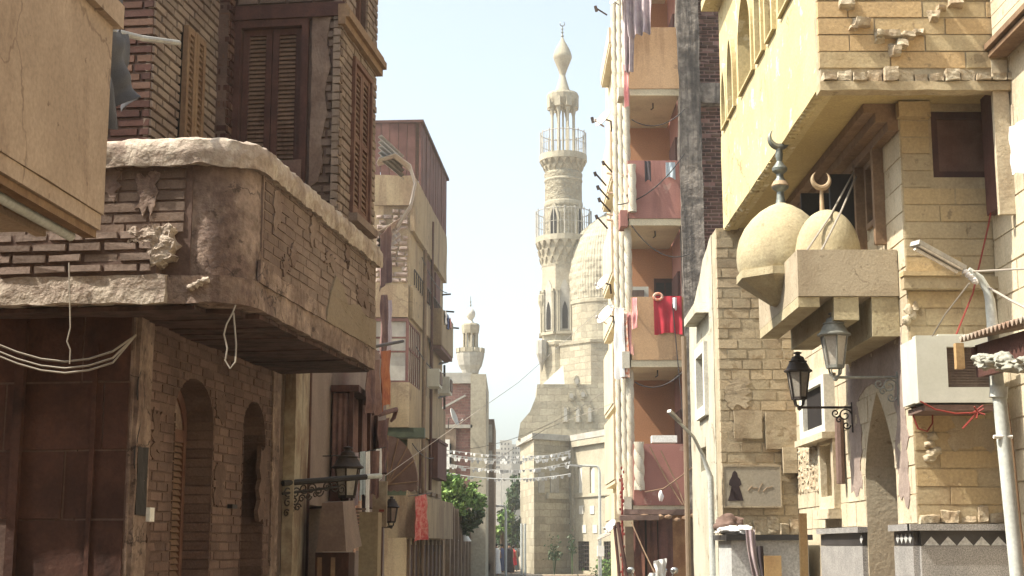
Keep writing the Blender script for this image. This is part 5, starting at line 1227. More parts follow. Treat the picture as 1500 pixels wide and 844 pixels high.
cloth('pink_cloth', 'small pink cloth on the street side of the orange balcony', 'cloth', P(926, 436, 30.9), P(934, 436, 30.8), .66, M['pinkcloth'], .03, 1, seed=7)
MB_ = MB().box(2.95, 3.48, 31.02, 31.4, 3.75, 3.9); tag(MB_.build('white_box', M['white'], bev=.01), 'white box resting on the lowest pink balcony rail', 'box')
cloth('mauve_cloth', 'mauve cloth draped over the lowest pink balcony corner', 'cloth', P(930, 652, 30.9), P(941, 650, 30.85), .95, M['mauvecloth'], .05, 1, seed=4, taper=.5)
# white sheets at the top balcony
cloth('hanging_sheet', 'large mauve white sheet hanging over the top balcony, right of the pair', 'sheet', P(914, -45, 30.6), P(957, -50, 30.4), 1.55, M['mauvecloth'], .10, 3, seed=1, taper=.25)
cloth('hanging_sheet', 'narrow mauve white sheet hanging over the top balcony, left of the pair', 'sheet', P(910, -20, 30.7), P(929, -24, 30.6), 2.0, M['mauvecloth'], .09, 2, seed=5, taper=.35)
cloth('hanging_sheet', 'dull red cloth showing under the mauve white sheets', 'sheet', P(914, 95, 30.8), P(923, 95, 30.7), .95, M['pinkcloth'], .05, 1, seed=8, taper=.3)
for i, (u0, u1, v, d, mt_, lab) in enumerate(((901, 913, 452, 1.5, 'whitecloth', 'long white sheet hanging from the line beside the rope columns'), (911, 918, 455, 1.45, 'orangecloth', 'orange patterned cloth hanging beside the long white sheet'), (918, 925, 458, .9, 'pinkcloth', 'pink cloth hanging between the rope columns'))):
    cloth('street_laundry', lab, 'laundry', P(u0, v, 31.2), P(u1, v, 31.0), d, M[mt_], .05, 1.5, seed=i, taper=-.15, group='laundry at the rope columns')
cable('laundry_line', 'line carrying the long white sheet past the rope columns', [P(893, 450, 32.5), P(930, 455, 30.9)], .015, M['cord'])
m = MB()
for i in range(34):
    z = 3.2 - i*.085; m.lump((P(911,750,30.8).x + .04*math.sin(i*1.7), 30.75, z), .022, .022, .04, .5, 1, i)
m.tube([P(911,700,30.8), (P(911,750,30.8).x, 30.8, .3)], .02, 6)
tag(m.build('red_garland', M['redcord']), 'string of red peppers hanging at the shop corner below the rope columns', 'garland')
# dirty pier, dark brick wall
DP = Fc((3.67, 30.85), (1, 0))
t = T('concrete_pier', 'tall grimy grey concrete pier beside the stacked balconies', 'pier', (3.9, 31, 0))
MB().prism(DP, [(-.02,0),(.45,0),(.44,4),(.47,8),(.44,12),(.46,17),(-.03,17),(.02,15),(-.05,13),(.0,11.6),(-.03,10),(.0,7),(-.03,4)], -.4, 0).build('shaft', M['dirtyconc'], t, rough=(.03, 2.5, .3))
MB().box(4.12, 4.7, 30.9, 31.2, 11.15, 11.6).build('beam', M['dirtyconc'], t, rough=(.02, 3, .2))
t = T('dark_brick_wall', 'dark red brick wall between grimy pier and limestone house', 'wall', (4.5, 31.2, 0))
MB().box(4.13, 9, 31.22, 33.5, 0, 17).build('backing', M['farbrick'], t)
m = MB(); blocks(m, Fc((4.13, 31.22), (1,0)), 0, 1.0, 5, 17, .24, .085, .015, -.02, .02, .02, cham=.01, miss=.08, cj=.004); m.build('brickwork', M['redbrick'], t)
# ground-floor shop with carpets
sp = T('carpet_shop', 'dark open shopfront under the lowest pink balcony with a ragged canopy', 'shop', (3, 31, 0))
m = MB(); m.box(2.35, 2.75, 30.9, 33.5, 0, 2.0); m.box(3.62, 4.2, 30.7, 33.5, 0, 2.25); m.split('side_post', M['farwall'], sp, bev=.02)
MB().box(2.76, 3.61, 33.0, 33.2, 0, 2.2).build('back_wall', M['void'], sp)
m = MB(); m.box(2.3, 3.85, 30.4, 31.1, 2.24, 2.34); m.box(2.2, 3.0, 30.2, 30.5, 2.12, 2.22); cn_ = m.build('canopy', M['rustpatch'], sp, rough=(.03, 4, .15))
m = MB()
for i in range(9): m.lump((2.35+.17*i, 30.35, 2.16+random.uniform(-.04,.05)), .09, .06, .05, .5, 1, i)
m.build('canopy_bundle', M['tanwood'], cn_)
for i, (u0, u1, mt_, lab) in enumerate(((928, 944, 'carpetbrown', 'dark brown carpet hanging leftmost in the dark shopfront'), (947, 962, 'carpetbrown', 'brown carpet hanging second from left in the dark shopfront'), (964, 985, 'maroonwood', 'maroon carpet hanging third from left in the dark shopfront'), (984, 1010, 'carpettan', 'tan carpet hanging rightmost in the dark shopfront'))):
    cloth('hanging_carpet', lab, 'carpet', P(u0, 755, 30.6), P(u1, 755, 30.55), 1.6, M[mt_], .03, 1.2, seed=i*3, group='carpets hanging in the shopfront')
m = MB(); m.tube([P(905, 765, 30.3), P(918, 844, 30.2)], .04, 6); m.tube([P(900, 770, 30.5), P(910, 870, 30.4)], .03, 6); tag(m.build('leaning_poles', M['brownwood']), 'two poles leaning at the left edge of the dark shopfront', 'poles')
for i, (pts, lab) in enumerate((([P(952,655,30.85),P(975,700,30.85),P(1000,740,30.7)], 'tan cord slanting down across the lowest pink balcony'), ([P(968,660,30.85),P(990,705,30.85),P(1003,740,30.7)], 'second tan cord slanting near the pier across the lowest pink balcony'), ([P(945,721,30.8),P(972,716,30.8),P(1003,694,30.7),P(1020,680,30.6)], 'cord rising to the right across the lowest pink balcony'), ([P(925,765,30.2),P(940,800,29.9),P(962,846,29.5)], 'pale wire slanting down in front of the dark shopfront'))):
    cable('slack_cord', lab, pts, .014, M['tanwood'])
tag(MB().lump(P(968, 727, 30.75), .05, .04, .11, .4, 2, 3).build('white_rag', M['whitecloth'], smooth=60), 'white rag tied on the cord at the lowest pink balcony', 'rag')
# clutter of the balconies
for i, (x, z, lab) in enumerate(((2.75, 5.51, 'boxed air conditioner at the left of the orange loggia floor'),)):
    t = T('boxed_conditioner', lab, 'air conditioner', (x, 32.6, z)); MB().box(x-.3, x+.3, 32.3, 32.7, z+1.32, z+1.8).build('case', M['acbody'], t, bev=.02); MB().box(x-.2, x+.2, 32.28, 32.298, z+1.38, z+1.72).build('grille', M['acgrille'], t); MB().box(x-.28, x+.28, 32.34, 32.68, z, z+1.318).build('stand', M['iron'], t)
for i, (p0, p1, sg, lab) in enumerate(((P(925,175,30.8), P(1003,160,30.7), .25, 'sagging dark cable across the upper recess of the balcony block'), (P(925,330,30.8), P(1010,372,30.6), .3, 'dark cable drooping below the pink balcony soffit'), (P(985,445,30.7), P(1004,650,30.6), .0, 'dark cable running down beside the grimy pier'), (P(930,560,30.8), P(1000,545,30.7), .2, 'sagging cable below the orange balcony'), (P(905,300,31), P(1003,225,30.7), .25, 'cable slanting across the pink balcony'))):
    cable('facade_cable', lab, catenary(p0, p1, sg), .012, M['darkcord'])
for i, (u, v, mt_, lab) in enumerate(((944, 232, 'darkcloth', 'black shirt hung over the pink balcony rail'), (975, 234, 'palebluecloth', 'pale blue cloth hung over the pink balcony rail'), (985, 432, 'whitecloth', 'small white cloth right of the red towel'))):
    cloth('rail_cloth', lab, 'cloth', P(u, v+4, 30.93), P(u+(9,14,6)[i], v+4, 30.93), (.45,.35,.25)[i], M[mt_], .03, 1.3, 12, 8, seed=i+2)
# motorcycles
def moto(label, X, Y, rz, fairing):
    t = T('motorcycle', label, 'motorcycle', (0,0,0), 'motorcycles parked at the shopfront')
    for y in (-.65, .62):
        m = MB(); pts = [(0, y+.27*math.cos(q), .3+.27*math.sin(q)) for q in [2*PI*k/20 for k in range(21)]]; m.tube(pts, .05, 8, caps=False); w = m.build('wheel', M['tyre'], t, smooth=True)
        m = MB()
        for k in range(8): q = 2*PI*k/8; m.tube([(0,y,.3),(0,y+.24*math.cos(q),.3+.24*math.sin(q))], .008, 5)
        m.tube([(-.07,y,.3),(.07,y,.3)], .04, 8); m.build('rim', M['chrome'], w)
    m = MB(); m.tube([(0,-.42,.95),(0,-.25,.55),(0,.1,.35),(0,.62,.32)], .03, 8); m.tube([(0,-.3,.8),(0,.15,.78),(0,.55,.78)], .025, 8); m.lump((0,-.02,.45), .14, .2, .15, .15, 2, 1); m.build('frame', M['iron'], t, smooth=40)
    m = MB(); m.tube([(-.09,-.65,.3),(-.09,-.45,.98)], .022, 8); m.tube([(.09,-.65,.3),(.09,-.45,.98)], .022, 8); m.build('fork', M['chrome'], t, smooth=True)
    MB().lump((0,-.08,.85), .14, .26, .12, .08, 3, 2).build('tank', M['carred'] if not fairing else M['white'], t, smooth=True)
    MB().lump((0,.42,.86), .13, .36, .06, .05, 3, 5).build('seat', M['blackplastic'], t, smooth=True)
    m = MB(); m.tube([(-.36,-.28,1.08),(-.2,-.38,1.06),(0,-.42,1.02),(.2,-.38,1.06),(.36,-.28,1.08)], .014, 8); h = m.build('handlebar', M['chrome'], t, smooth=True)
    for s in (-1, 1):
        MB().tube([(s*.25,-.35,1.065),(s*.37,-.27,1.08)], .02, 8).build('grip', M['blackplastic'], h)
        m = MB().tube([(s*.22,-.38,1.06),(s*.28,-.40,1.22)], .008, 6); m.lump((s*.30,-.40,1.27), .06, .02, .045, .05, 2, 1); m.build('mirror', M['chrome'], t, smooth=True)
    m = MB(); m.lathe((0,0,0), [(.02,.12),(.08,.08),(.095,0),(.09,-.02),(.02,-.03)], 18); m.v = [(x, -.52+z, .93+y) for x, y, z in m.v]; hl = m.build('headlight', M['blackplastic'], t, smooth=40)
    m = MB(); m.lathe((0,0,0), [(.085,-.018),(.06,-.035),(.01,-.042)], 18); m.v = [(x, -.525+z, .93+y) for x, y, z in m.v]; m.build('lens', M['chrome'], hl, smooth=True)
    if fairing:
        m = MB(); m.sheet(lambda u, v: Vector(((u-.5)*(.20*math.sqrt(max(.1,1-(v*.9)**3))), -.56+.14*v+.5*(u-.5)**2, 1.0+.24*v)), 10, 8); m.build('windscreen', M['galv'], t, smooth=True, thick=.012)
    else:
        MB().tube([(-.13,-.5,1.12),(0,-.56,1.13),(.13,-.5,1.12)], .03, 8).build('visor', M['chrome'], t, smooth=True)
    t.location = (X, Y, .0); t.rotation_euler = (0,0,rz); return t
moto('motorcycle with a white windscreen parked before the dark shopfront', P(967,820,20.3).x, 20.8, -.25, True)
moto('motorcycle with a round black headlight beside the white windscreen one', P(1002,820,20.0).x+.02, 20.9, .1, False)
cloth('handlebar_rag', 'crumpled white cloth thrown over the handlebar of the left motorcycle', 'cloth', P(958, 822, 20.2), P(976, 818, 20.3), .34, M['whitecloth'], .05, 2, seed=6, taper=.35)
# ---- next house beyond: cream balcony ends with dishes
cw = T('cream_house', 'cream house edge beyond the rope columns, stacked balcony ends over the street', 'house', (4, 38, 0))
S6 = Fc((2.5, 36.2), (0, 1), True)
MB().box(2.72, 9, 36.2, 41, 0, 15.6).build('wall', M['creamwall'], cw)
for i, (v0, v1) in enumerate(((40, 62), (190, 260), (322, 398), (440, 470), (500, 590), (606, 702), (722, 760))):
    z1, z0 = P(893, v0, 36.2).z, P(893, v1, 36.2).z
    m = MB(); m.fbox(S6, 0, 3.6, -.22, .0, z0, z1); m.fbox(S6, -.0, .0+.12, -.4, -.22, z0, z1); b = m.build('balcony', M['creamwall'], cw, bev=.015)
    m = MB(); m.fbox(S6, .002, 3.5, -.22, -.02, z0-.1, z0-.004); m.build('slab', M['creamwall'], b)
dl = [(908, -4, .40, 'big white dish at the top over the street edge'), (886, 175, .42, 'square looking white dish second from the top over the street edge'), (885, 415, .36, 'white dish third from the top, tilted against the carved dome'), (890, 462, .46, 'round white dish level with the red towel'), (896, 772, .3, 'small white dish low beside the rope columns')]
for i, (u, v, r, lab) in enumerate(dl):
    p = P(u, v, 35.2 if i else 30.5); dish('satellite_dish', lab, r*.62, tuple(p), -1.05, .55, 'satellite dishes')
for i, (u, v) in enumerate(((873, 12), (868, 175), (872, 262), (876, 282), (878, 300), (874, 325), (884, 246))):
    t = tag(MB().tube([P(u, v-8 if i > 1 else v, 35.6), P(u+16, v+10, 35.8)], .022, 6).tube([P(u-1, v-10 if i > 1 else v-3, 35.6), P(u+1, v-4 if i > 1 else v+5, 35.6)], .04, 6).build('street_rod', M['iron']), ['topmost thin rod pointing over the street from the right', 'rod beside the square looking dish', 'rod just below the square looking dish', 'upper of three close rods over the street', 'middle of three close rods over the street', 'lowest of three close rods over the street', 'short steep rod at the cream balcony end'][i], 'rod', 'rods at the cream house')
for i, (v0) in enumerate((254, 282, 314, 322)): cable('line_bracket', ['topmost','second','third','lowest'][i] + ' horizontal rod between cream balcony end and rope columns', [P(890, v0, 36), P(920, v0+4, 31)], .03, M['tanwood'], 'rods between balcony ends', 'rod')
# ---- low pale house in front
lh = T('pale_house', 'low pale plastered house with a slit window squeezed before the limestone house', 'house', (3, 18.5, 0))
S7 = Fc((2.40, 17.35), (0, 1), True)
h0, h1, hz0, hz1 = S7.rect(1024, 518, 1035, 602)
g0, g1, gz0, gz1 = S7.rect(1026, 655, 1034, 690)
m = MB().wall(S7, [(0,0),(2.35,0),(2.35,4.55),(2.1,4.62),(1.8,4.75),(1.2,4.95),(.8,5.15),(0,5.3)], [prect(h0, h1, hz0, hz1), prect(g0, g1, max(gz0,2.2), gz1)], -.3, 0)
m.build('wall', M['fadedplaster'], lh, rough=(.012, 3, .25))
m = MB(); m.box(2.75, 6, 17.4, 19.65, 0, 4.5); m.build('rear', M['fadedplaster'], lh)
MB().fbox(S7, h0-.05, h1+.05, -.34, -.305, hz0, hz1).fbox(S7, g0-.05, g1+.05, -.34, -.305, 2, gz1).build('window_opening', M['void'], lh)
m = MB().wall(S7, prect(h0-.1, h1+.1, hz0-.1, hz1+.1), [prect(h0+.03, h1-.03, hz0+.03, hz1-.03)], -.12, .05); m.build('window_frame', M['paleplaster'], lh)
m = MB(); m.prism(S7, [(h0-.3, hz1+.42), (h1+.2, hz1+.42), (h1+.2, hz1+.52), (h0-.2, hz1+.56)], .003, .16); m.build('hood_mould', M['fadedplaster'], lh)
m = MB(); m.tube([(2.33, 19.72, 0), (2.33, 19.72, 4.4)], .035, 8); tag(m.build('drain_pipe', M['farwall'], smooth=True), 'thin rusty pipe running down the end of the low pale house', 'pipe')
t = T('wall_lamp', 'slim street lamp reaching left from a pale pole before the low pale house', 'street lamp', (2.26, 16.9, 0))
pt = [Vector((2.27,16.9,0)), Vector((2.27,16.9,P(1035,700,16.9).z)), P(1030,668,16.9), P(1016,640,16.8), P(993,617,16.6)]
MB().tube(pt, [.036,.036,.022,.018,.016], 10).build('pole', M['palepipe'], t, smooth=True)
m = MB().obox(P(988,610,16.55), pt[4]-pt[3], .22, .05, .035); m.build('lamp_head', M['galv'], t, bev=.01)
# ================================================================ RIGHT: limestone house with loggia, porch and doorway
XW, Y0, YF = 3.28, 12.0, 16.95
W = Fc((XW, Y0), (0, 1), True); FN = Fc((XW, Y0), (1, 0)); FF = Fc((2.40, YF), (1, 0))
OS = Fc((2.50, 11.4), (0, 1), True); OF = Fc((2.50, 11.4), (1, 0)); ZO = 5.30
ls = T('limestone_house', 'sunlit limestone house with an overhanging yellow loggia above a pointed doorway', 'house', (4.5, 14, 0))
dr0, dr1 = .62, 1.72                                                 # doorway span on the side wall
dz_ = W.px(1288, 572)[1]
b0, b1, bz0, bz1 = W.rect(1188, 568, 1220, 632)
n0, n1, nz0, nz1 = W.rect(1209, 648, 1227, 732)
u0_, u1_, uz0, uz1 = W.rect(1268, 205, 1289, 300); uz1 = min(uz1, 5.06)
v0_, v1_, vz0, vz1 = W.rect(1234, 230, 1256, 335); vz1 = min(vz1, 5.06)
vz0 = uz0 = 4.45
m = MB().wall(W, prect(.412, YF-Y0+.4, 0, ZO), [parch(dr0, dr1, .14, dz_-.75, dz_, 12, .55), prect(b0, b1, bz0, bz1), prect(n0, n1, nz0, nz1), prect(u0_, u1_, uz0, uz1), prect(v0_, v1_, vz0, vz1)], -.42, 0)
m.build('side_wall', M['palestone'], ls)
m = MB(); blocks(m, W, 0.0, YF-Y0, 1.78, ZO, .42, .235, gap=.005, d0=-.02, d1=.007, jit=.004, cham=.004, cj=.001,
   holes=[harch(dr0-.01, dr1+.01, .1, dz_-.75, dz_+.02), hrect(b0-.05, b1+.05, bz0-.05, bz1+.05), hrect(n0, n1, nz0, nz1), hrect(u0_-.02, u1_+.02, uz0-.02, uz1+.02), hrect(v0_-.02, v1_+.02, vz0-.02, vz1+.02)])
m.build('side_stonework', M['palestone'], ls)
m = MB(); m.box(XW+.42, XW+.9, Y0+.43, YF+.4, 0, ZO); m.build('side_backing', M['void'] if False else M['ochrestone'], ls)
m = MB(); blocks(m, W.off(-.40), dr0-.1, dr1+.1, .1, dz_+.1, .36, .2, gap=.012, d0=-.02, d1=.01, jit=.006, cham=.006); m.build('door_recess', M['ochrestone'], ls)
MB().fbox(W, dr0+.5, dr1-.02, -.385, -.34, .14, 2.2).build('door', M['brownwood'], ls, bev=.01)
for (a, b, z0, z1) in ((u0_, u1_, uz0, uz1), (v0_, v1_, vz0, vz1)):
    f_ = MB().wall(W, prect(a, b, z0, z1), [prect(a+.05, b-.05, z0+.05, z1-.05)], -.2, .03).build('window_frame', M['tanwood'], ls)
    MB().fbox(W, a+.04, b-.04, -.3, -.22, z0+.04, z1-.04).build('window_opening', M['void'], f_)
m = MB(); m.fbox(W, v1_+.02, v1_+.06, .02, .42, vz0+.12, vz1-.02); m.fbox(W, v0_-.12, v0_-.07, .02, .30, vz0, vz1-.02); m.split('open_shutter', M['blackiron'], ls)
m = MB(); m.fbox(W, u0_-.10, u0_-.03, .003, .10, uz0-.25, 5.1); m.fbox(W, u1_+.06, u1_+.13, .003, .10, uz0-.25, 5.1); m.split('window_post', M['tanwood'], ls, bev=.01)
# white boxed window with sill, lower niche
bf = MB().wall(W, prect(b0-.12, b1+.10, bz0-.06, bz1+.07), [prect(b0+.02, b1-.10, bz0+.02, bz1-.01)], .0, .12).build('boxed_window', M['paleplaster'], ls, bev=.01)
MB().fbox(W, b0+.005, b1-.085, -.3, .07, bz0+.005, bz1-.005).build('window_opening', M['void'], bf)  # black fill brought forward in the frame; interior shade is in its colour
MB().fbox(W, b0-.2, b1+.16, .003, .17, bz0-.13, bz0-.065).build('window_sill', M['palestone'], bf, bev=.015)
MB().prism(W, [(b0-.2, bz1+.075), (b1+.15, bz1+.075), (b1-.05, bz1+.16), ((b0+b1)/2, bz1+.2), (b0, bz1+.16)], .003, .06).build('hood_mould', M['palestone'], bf)
m = MB().wall(W, prect(n0-.07, n1+.07, nz0-.1, nz1+.05), [prect(n0+.03, n1-.03, nz0+.03, nz1-.02)], .003, .07).build('niche_frame', M['palestone'], ls, rough=(.006, 8, .08))
MB().fbox(W, n0, n1, -.28, -.2, nz0, nz1).build('niche_back', M['concrete'], ls)
MB().fbox(W, n0-.1, n1+.1, .003, .14, nz0-.2, nz0-.105).build('niche_sill', M['palestone'], ls, bev=.02)
rr0 = random.Random(3)
c0, c1, cz0, cz1 = W.rect(1166, 658, 1204, 722)
m = MB().fbox(W, c0, c1, -.01, .013, cz0, cz1)
for i in range(9):
    for j in range(6):
        s = c0 + (c1-c0)*(i+.5)/9; z = cz0 + (cz1-cz0)*(j+.5)/6; p = W.w(s+rr0.uniform(-.03,.03), .010, z+rr0.uniform(-.03,.03)); m.lump(p, .018, .03+.03*rr0.random(), .015+.035*rr0.random(), .7, 2, i*7+j)
m.build('carved_panel', M['brokenstone'], ls, smooth=60)
# ragged cement patches around the doorway
ragged(W, dr1+.08, dr1+.55, 2.12, 3.35).build('cement_patch', M['mauvecement'], ls, rough=(.006, 8, .1))
ragged(W, .16, dr0-.1, 1.98, 3.4).build('cement_patch', M['mauvecement'], ls, rough=(.006, 8, .1))
ragged(W, dr0-.12, dr1+.1, 3.02, 3.42, 8, .05).build('cement_patch', M['mauvecement'], ls, rough=(.006, 8, .1))
# far, street-blocking face of rough limestone
m = MB(); m.box(2.41, XW-.001, YF, YF+.41, 0, ZO-.003); m.build('end_wall', M['limemortar'], ls)
m = MB(); blocks(m, FF, .0, .875, 1.7, ZO-.005, .26, .12, gap=.007, d0=-.05, d1=.007, jit=.006, cham=.006, wj=.22, cj=.003)
m.build('end_stonework', M['limestone'], ls)
m = MB()
m.rubble(FF, .01, .87, 1.725, 1.95, .07, .13)
m.build('rubble_course', M['brokenstone'], ls, rough=(.018, 11, .035))
s0, z0 = FF.px(1075, 640); s1, z1 = FF.px(1130, 600); 
m = MB(); m.fbox(FF, s0, s0+.32, .02, .05, z0-.02, z0+.30); m.fbox(FF, s0+.36, s0+.72, .02, .06, z0-.14, z0+.28); m.fbox(FF, .70, .86, .02, .10, z0-.42, z0-.12); m.build('patched_block', M['limestone'], ls, rough=(.012, 6, .1))
# near front face
w0, w1, wz0, wz1 = FN.rect(1362, 150, 1464, 260); wz1 = 5.235
m = MB().wall(FN, prect(0, 1.6, 0, ZO-.003), [prect(w0, w1, wz0, wz1)], -.41, 0); m.build('front_wall', M['ochrestone'], ls)
m = MB(); blocks(m, FN, .0, .74, 1.78, ZO-.005, .50, .145, gap=.005, d0=-.05, d1=.007, jit=.004, cham=.004, wj=.15, cj=.001, holes=[hrect(w0-.02, w1+.02, wz0-.02, wz1+.02), hrect(-.1, 1.7, 3.68, 3.80)])
m.build('front_stonework', M['ochrestone'], ls)
fr = MB().wall(FN, prect(w0, w1, wz0, wz1), [prect(w0+.06, w1-.06, wz0+.06, wz1-.06)], -.16, -.03); fr_ = fr.build('window_frame', M['brownwood'], ls, bev=.006)
MB().fbox(FN, w0+.03, w1-.03, -.10, -.06, wz0+.03, wz1-.03).build('wooden_screen', M['paintwood'], fr_)
m = MB(); m.fbox(FN, -.05, .78, .0, .10, 3.69, 3.79); m.fbox(FN, -.06, .42, .0, .13, 3.792, 3.83); m.build('string_course', M['ochrestone'], ls, bev=.012)
m = MB(); m.fbox(FN, -.03, .24, .012, .12, wz1-.08, wz1+.05); m.build('lintel', M['ochrestone'], ls, rough=(.008, 6, .1))
m = MB()
for k, (u, v) in enumerate(((1362, 652), (1366, 665), (1360, 672), (1366, 640), (1370,660))): p = FN.px(u, v); m.lump(FN.w(p[0], .01, p[1]), .05, .035, .035, .6, 2, k+5)
for k, (u, v) in enumerate(((1330, 455), (1336, 462), (1328, 470), (1340, 450), (1333, 545), (1329, 560), (1335, 590))): p = FN.px(u, v); m.lump(FN.w(p[0], .01, p[1]), .035, .03, .045, .6, 2, k+15)
m.split('broken_stone', M['brokenstone'], ls, smooth=60)
MB().rubble(FN, .0, .74, 1.776, 1.93, .06, .15).build('rubble_course', M['brokenstone'], ls, rough=(.018, 11, .035))
ragged(FN, .30, .62, 2.35, 2.62, 8, .06, .014).build('cement_patch', M['concrete'], ls, rough=(.006, 9, .08))
ragged(FN, .40, .70, 3.05, 3.3, 8, .06, .014).build('cement_patch', M['mauvecement'], ls, rough=(.006, 9, .08))
ragged(FF, .10, .34, 3.2, 3.5, 8, .06, .016).build('cement_patch', M['concrete'], ls, rough=(.006, 9, .08))
# overhang: soffit, parapet, arcade, stone front
m = MB(); m.box(2.52, 6.5, 11.43, YF+.02, ZO, ZO+.14); m.build('soffit', M['soffityellow'], ls)
m = MB()
for d, z0, z1 in ((.10, 5.06, 5.14), (.20, 5.14, 5.22), (.30, 5.22, 5.297)): m.fbox(W, -.0, YF-Y0-.02, .012, d, z0, z1)
m.build('soffit_cornice', M['tanwood'], ls, bev=.008)
LO = YF - 11.4 + .05
pp = MB().wall(OS, prect(0.17, LO, ZO-.02, 6.42), [], -.16, 0).build('loggia_parapet', M['yellowplaster'], ls, rough=(.008, 3, .25))
m = MB()
for k in range(46): m.lump(OS.w(.2 + k*.118, -.05, ZO-.02), .05, .06, .022+.02*rr.random(), .5, 1, k)
m.build('broken_edge', M['yellowplaster'], ls, smooth=60)
ar = [(4.98, 5.28, 7.1), (4.42, 4.78, 7.3), (3.15, 3.95, 7.45), (2.55, 2.85, 7.45), (1.95, 2.25, 7.45), (.55, 1.55, 7.45)]
m = MB().wall(OS, prect(.17, LO, 6.423, 8.0), [parch(a, b, 6.45, zt-.45, zt, 12, .35) for a, b, zt in ar], -.22, -.01); m.build('arcade', M['yellowplaster'], ls)
m = MB()
for a, b, zt in ar: m.wall(OS, parch(a-.07, b+.07, 6.43, zt-.45, zt+.09, 12, .35), [parch(a, b, 6.45, zt-.45, zt, 12, .35)], -.009, .035)
m.build('arch_trim', M['yellowplaster'], ls, bev=.005)
m = MB()
for s in (4.85, 4.33, 3.06, 2.72, 2.4, 2.1, 1.7):
    m.lathe(OS.w(s, -.06, 0), [(.06,6.43),(.06,6.5),(.04,6.53),(.038,6.95),(.055,7.0),(.065,7.06),(.065,7.1)], 10)
m.build('colonette', M['palestone'], ls, smooth=40)
m = MB(); m.box(2.74, 3.3, 11.45, YF, 6.2, 6.3); m.box(3.301, 3.5, 11.45, YF, 5.45, 8.0); m.build('loggia_back_wall', M['soffityellow'], ls)
m = MB(); m.box(2.3, 6.5, 11.35, YF+.05, 8.003, 8.12); m.build('roof', M['yellowplaster'], ls)
ZB = 5.26
m = MB(); m.fbox(OF, -.0, 1.62, -.17, -.012, ZB+.0, 8.0); m.build('overhang_front', M['limemortar'], ls)
m = MB(); blocks(m, OF, -.012, 1.60, ZB+.15, 8.0, .55, .142, gap=.005, d0=-.05, d1=.000, jit=.004, cham=.004, cj=.001); m.build('overhang_stonework', M['orangestone'], ls)
m = MB()
for k in range(13):
    s = .0 + k*.124; m.fbox(OF, s+.006, s+.116, -.05, .02 + rr.choice((.0,.02,.05)), ZB+.035, ZB+.145 - rr.choice((0,.02,.05)))
m.build('broken_corbel', M['brokenstone'], ls, rough=(.016, 11, .03))
m = MB().fbox(OF, -.02, 1.6, -.1, .04, ZB-.045, ZB+.03); m.build('front_ledge', M['ochrestone'], ls, rough=(.012, 6, .09))
m = MB()
for k, (u, v, a, b) in enumerate(((1240,8,.075,.045),(1263,34,.085,.05),(1252,42,.05,.03),(1302,52,.12,.045),(1330,55,.06,.04),(1345,48,.06,.04),(1368,24,.06,.05),(1378,14,.05,.03),(1312,74,.06,.06),(1320,66,.06,.04),(1400,5,.07,.05),(1290,60,.05,.03))):
    p = OF.px(u, v); m.fbox(OF, p[0]-a, p[0]+a*.8, -.03, .07, p[1]-b, p[1]+b, .02, .015)
m.build('stone_boss', M['brokenstone'], ls, rough=(.022, 12, .03))
# wainscot: marble slabs, dark cap with a patterned band
m = MB(); m.fbox(W, .0, dr0-.02, .0, .05, .12, 1.60); m.fbox(W, dr1+.02, 3.6, .0, .05, .12, 1.60); m.fbox(FN, .0, 1.2, .0, .05, .12, 1.60)
m.split('wainscot', M['granite'], ls)
m = MB(); m.fbox(W, .0, dr0-.02, .0, .045, 1.603, 1.72); m.fbox(W, dr1+.02, 3.6, .0, .045, 1.603, 1.72); m.fbox(FN, .0, 1.2, .0, .045, 1.603, 1.72); m.split('band', M['blackstone'], ls)
m = MB(); m.fbox(W, -.06, dr0, .0, .09, 1.723, 1.775); m.fbox(W, dr1, 3.6, .0, .09, 1.723, 1.775); m.fbox(FN, -.09, 1.2, .0, .09, 1.723, 1.775); m.split('wainscot_cap', M['granite'], ls, bev=.006)
m = MB()
for k in range(9): s = .02 + k*.135; m.prism(FN, [(s, 1.604), (s+.13, 1.604), (s+.065, 1.675)], .046, .052)
for k in range(14): s = .03 + k*.13; (m.prism(W, [(s, 1.66), (s+.05, 1.62), (s+.10, 1.66), (s+.05, 1.70)], .046, .052) if not dr0-.12 < s < dr1 else None)
m.build('band_inlay', M['marble'], ls)
m = MB(); m.box(XW+.001, XW+.4, Y0+dr0, Y0+dr1, .0, .14); m.build('threshold', M['granite'], ls)
# ---- counter with rags
ct = T('marble_counter', 'grey marble counter with a dark slab top standing against the limestone end wall', 'counter', (2.8, 16.4, .12))
MB().box(2.34, 3.16, 15.9, YF-.06, .12, 1.66).build('body', M['marble'], ct, bev=.008)
MB().box(2.28, 3.2, 15.84, YF-.06, 1.663, 1.72).build('slab', M['blackstone'], ct, bev=.01)
m = MB(); m.lump(P(1072, 778, 16.3), .17, .14, .05, .5, 3, 4); m.lump(P(1090, 776, 16.2), .10, .1, .05, .5, 3, 9); tag(m.build('rag_heap', M['whitecloth'], smooth=70), 'heap of pale rags on the marble counter', 'rags')
tag(MB().lump(P(1068, 768, 16.5), .15, .12, .10, .5, 3, 14).build('dark_bundle', M['rustpatch'], smooth=70), 'brown bundle behind the pale rags on the marble counter', 'bundle')
cloth('striped_cloth', 'dark patterned cloth hanging over the front of the marble counter', 'cloth', P(1092, 776, 15.80), P(1106, 776, 15.80), .8, M['mauvecloth'], .04, 1.5, seed=3, taper=.3, lean=(.14,0,0))
cloth('striped_cloth', 'black strap bag hanging below the patterned counter cloth', 'bag', P(1108, 800, 15.78), P(1118, 800, 15.78), .5, M['darkcloth'], .03, 1.2, seed=5, lean=(.1,0,0))
tag(MB().box(2.66, 2.84, 15.74, 15.8, .12, 1.5).build('leaning_board', M['plank'], bev=.006), 'brown board leaning on the counter front', 'board')
